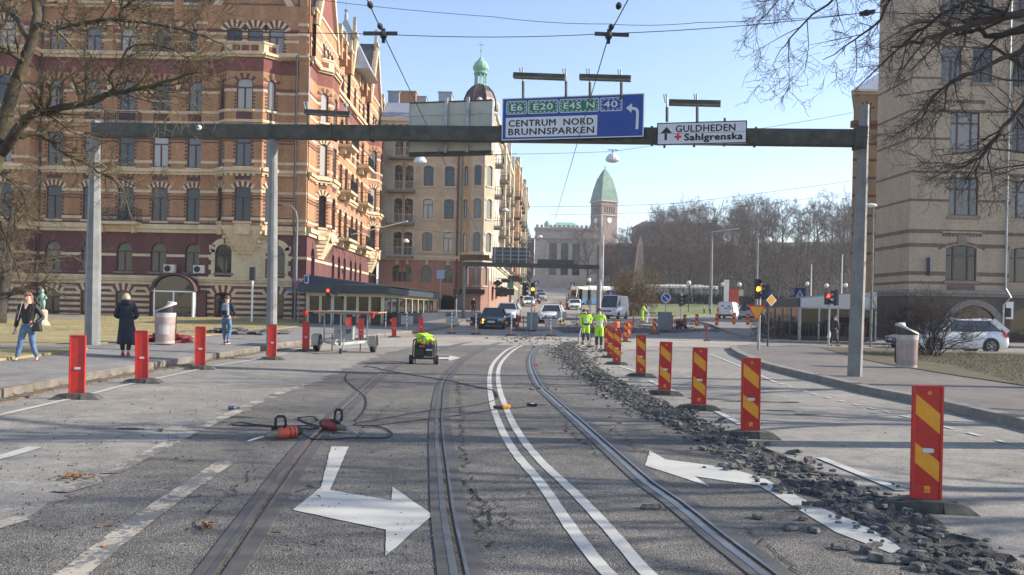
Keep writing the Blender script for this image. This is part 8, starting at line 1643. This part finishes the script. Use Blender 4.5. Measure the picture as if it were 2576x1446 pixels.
person('far worker in full yellow suit and red helmet bending over by the tripod', q, 1.3, 1.74, dict(ch=V(0, -.1, 1.3), nk=V(0, -.17, 1.43), hd=V(0, -.25, 1.52), shR=V(-.17, -.1, 1.37), shL=V(.17, -.1, 1.37), elR=V(-.2, -.25, 1.15), wrR=V(-.15, -.38, .98), elL=V(.2, -.25, 1.15), wrL=V(.15, -.38, .98), anR=V(-.1, .12, .1), anL=V(.1, -.14, .09)), (hivis, reflex), hivis, boot, plain('red helmet', (.6, .06, .05), .4), 'short', bulk=1.2)
q = at(1631, 815, 75); b = MB(); z0 = f(75)
for a in (0, 2.1, 4.2): b.bar((q.x + .3 * math.cos(a), 75 + .3 * math.sin(a), z0), (q.x, 75, z0 + 1.0), .05, .05, white)
b.box(q.x - .13, q.x + .13, 74.87, 75.13, z0 + .95, z0 + 1.45, white); tag(b.build('survey_tripod'), 'white tripod with a box beside the far worker', 'tripod')
for lbl, u, Y, yaw, top_, hh in (('pedestrian in dark clothes by the salmon doorway', 1190, 88, 2.6, bcloth, 1.8), ('man in dark clothes standing on the far path at the lawn', 1787, 122, .3, bcloth, 1.8), ('pedestrian far up the left pavement in black', 1311, 125, .2, bcloth, 1.75), ('pedestrian leaning by the silver estate car', 1302, 84, 1.9, dnavy, 1.7), ('two tone dressed pedestrian by the blue bus', 1577, 112, .4, dnavy, 1.7)):
    q = at(u, 790, Y); person(lbl, (q.x, Y, f(Y) + .13), yaw, hh, dict(anR=V(-.1, -.12, .1), anL=V(.1, .12, .1), knR=V(-.1, -.1, .48)), (top_,), bcloth if top_ is dnavy else wgrey, boot, HDK)
q = at(2100, 864, 47.5); th, J, P_ = person('pedestrian in black carrying a white bag past the glass kiosk', (q.x, 47.5, .02), -1.3, 1.74, dict(anR=V(-.1, -.2, .1), anL=V(.1, .2, .11), knR=V(-.1, -.14, .48), wrR=V(-.27, -.18, .9)), (bcloth,), bcloth, boot, HDK); b = MB(); b.hexa([(-.36, -.28, .45), (-.2, -.28, .45), (-.2, -.02, .45), (-.36, -.02, .45), (-.29, -.2, .86), (-.25, -.2, .86), (-.25, -.14, .86), (-.29, -.14, .86)], white); tag(b.build('carrier_bag', th), None)
# ================================================================ the faint haze that pales the wooded hill and the tower
hm = bpy.data.materials.new('thin spring haze'); hm.use_nodes = True; t = hm.node_tree; t.nodes.clear()
ho = N(t, 'ShaderNodeOutputMaterial'); pv = N(t, 'ShaderNodeVolumePrincipled'); pv.inputs['Color'].default_value = (.86, .91, 1, 1); pv.inputs['Density'].default_value = .0004; pv.inputs['Anisotropy'].default_value = .2; L(t, pv.outputs[0], ho.inputs['Volume'])
b = MB(); b.box(-310, 340, -45, 530, -2, 75, hm); b.build('haze')['kind'] = 'stuff'
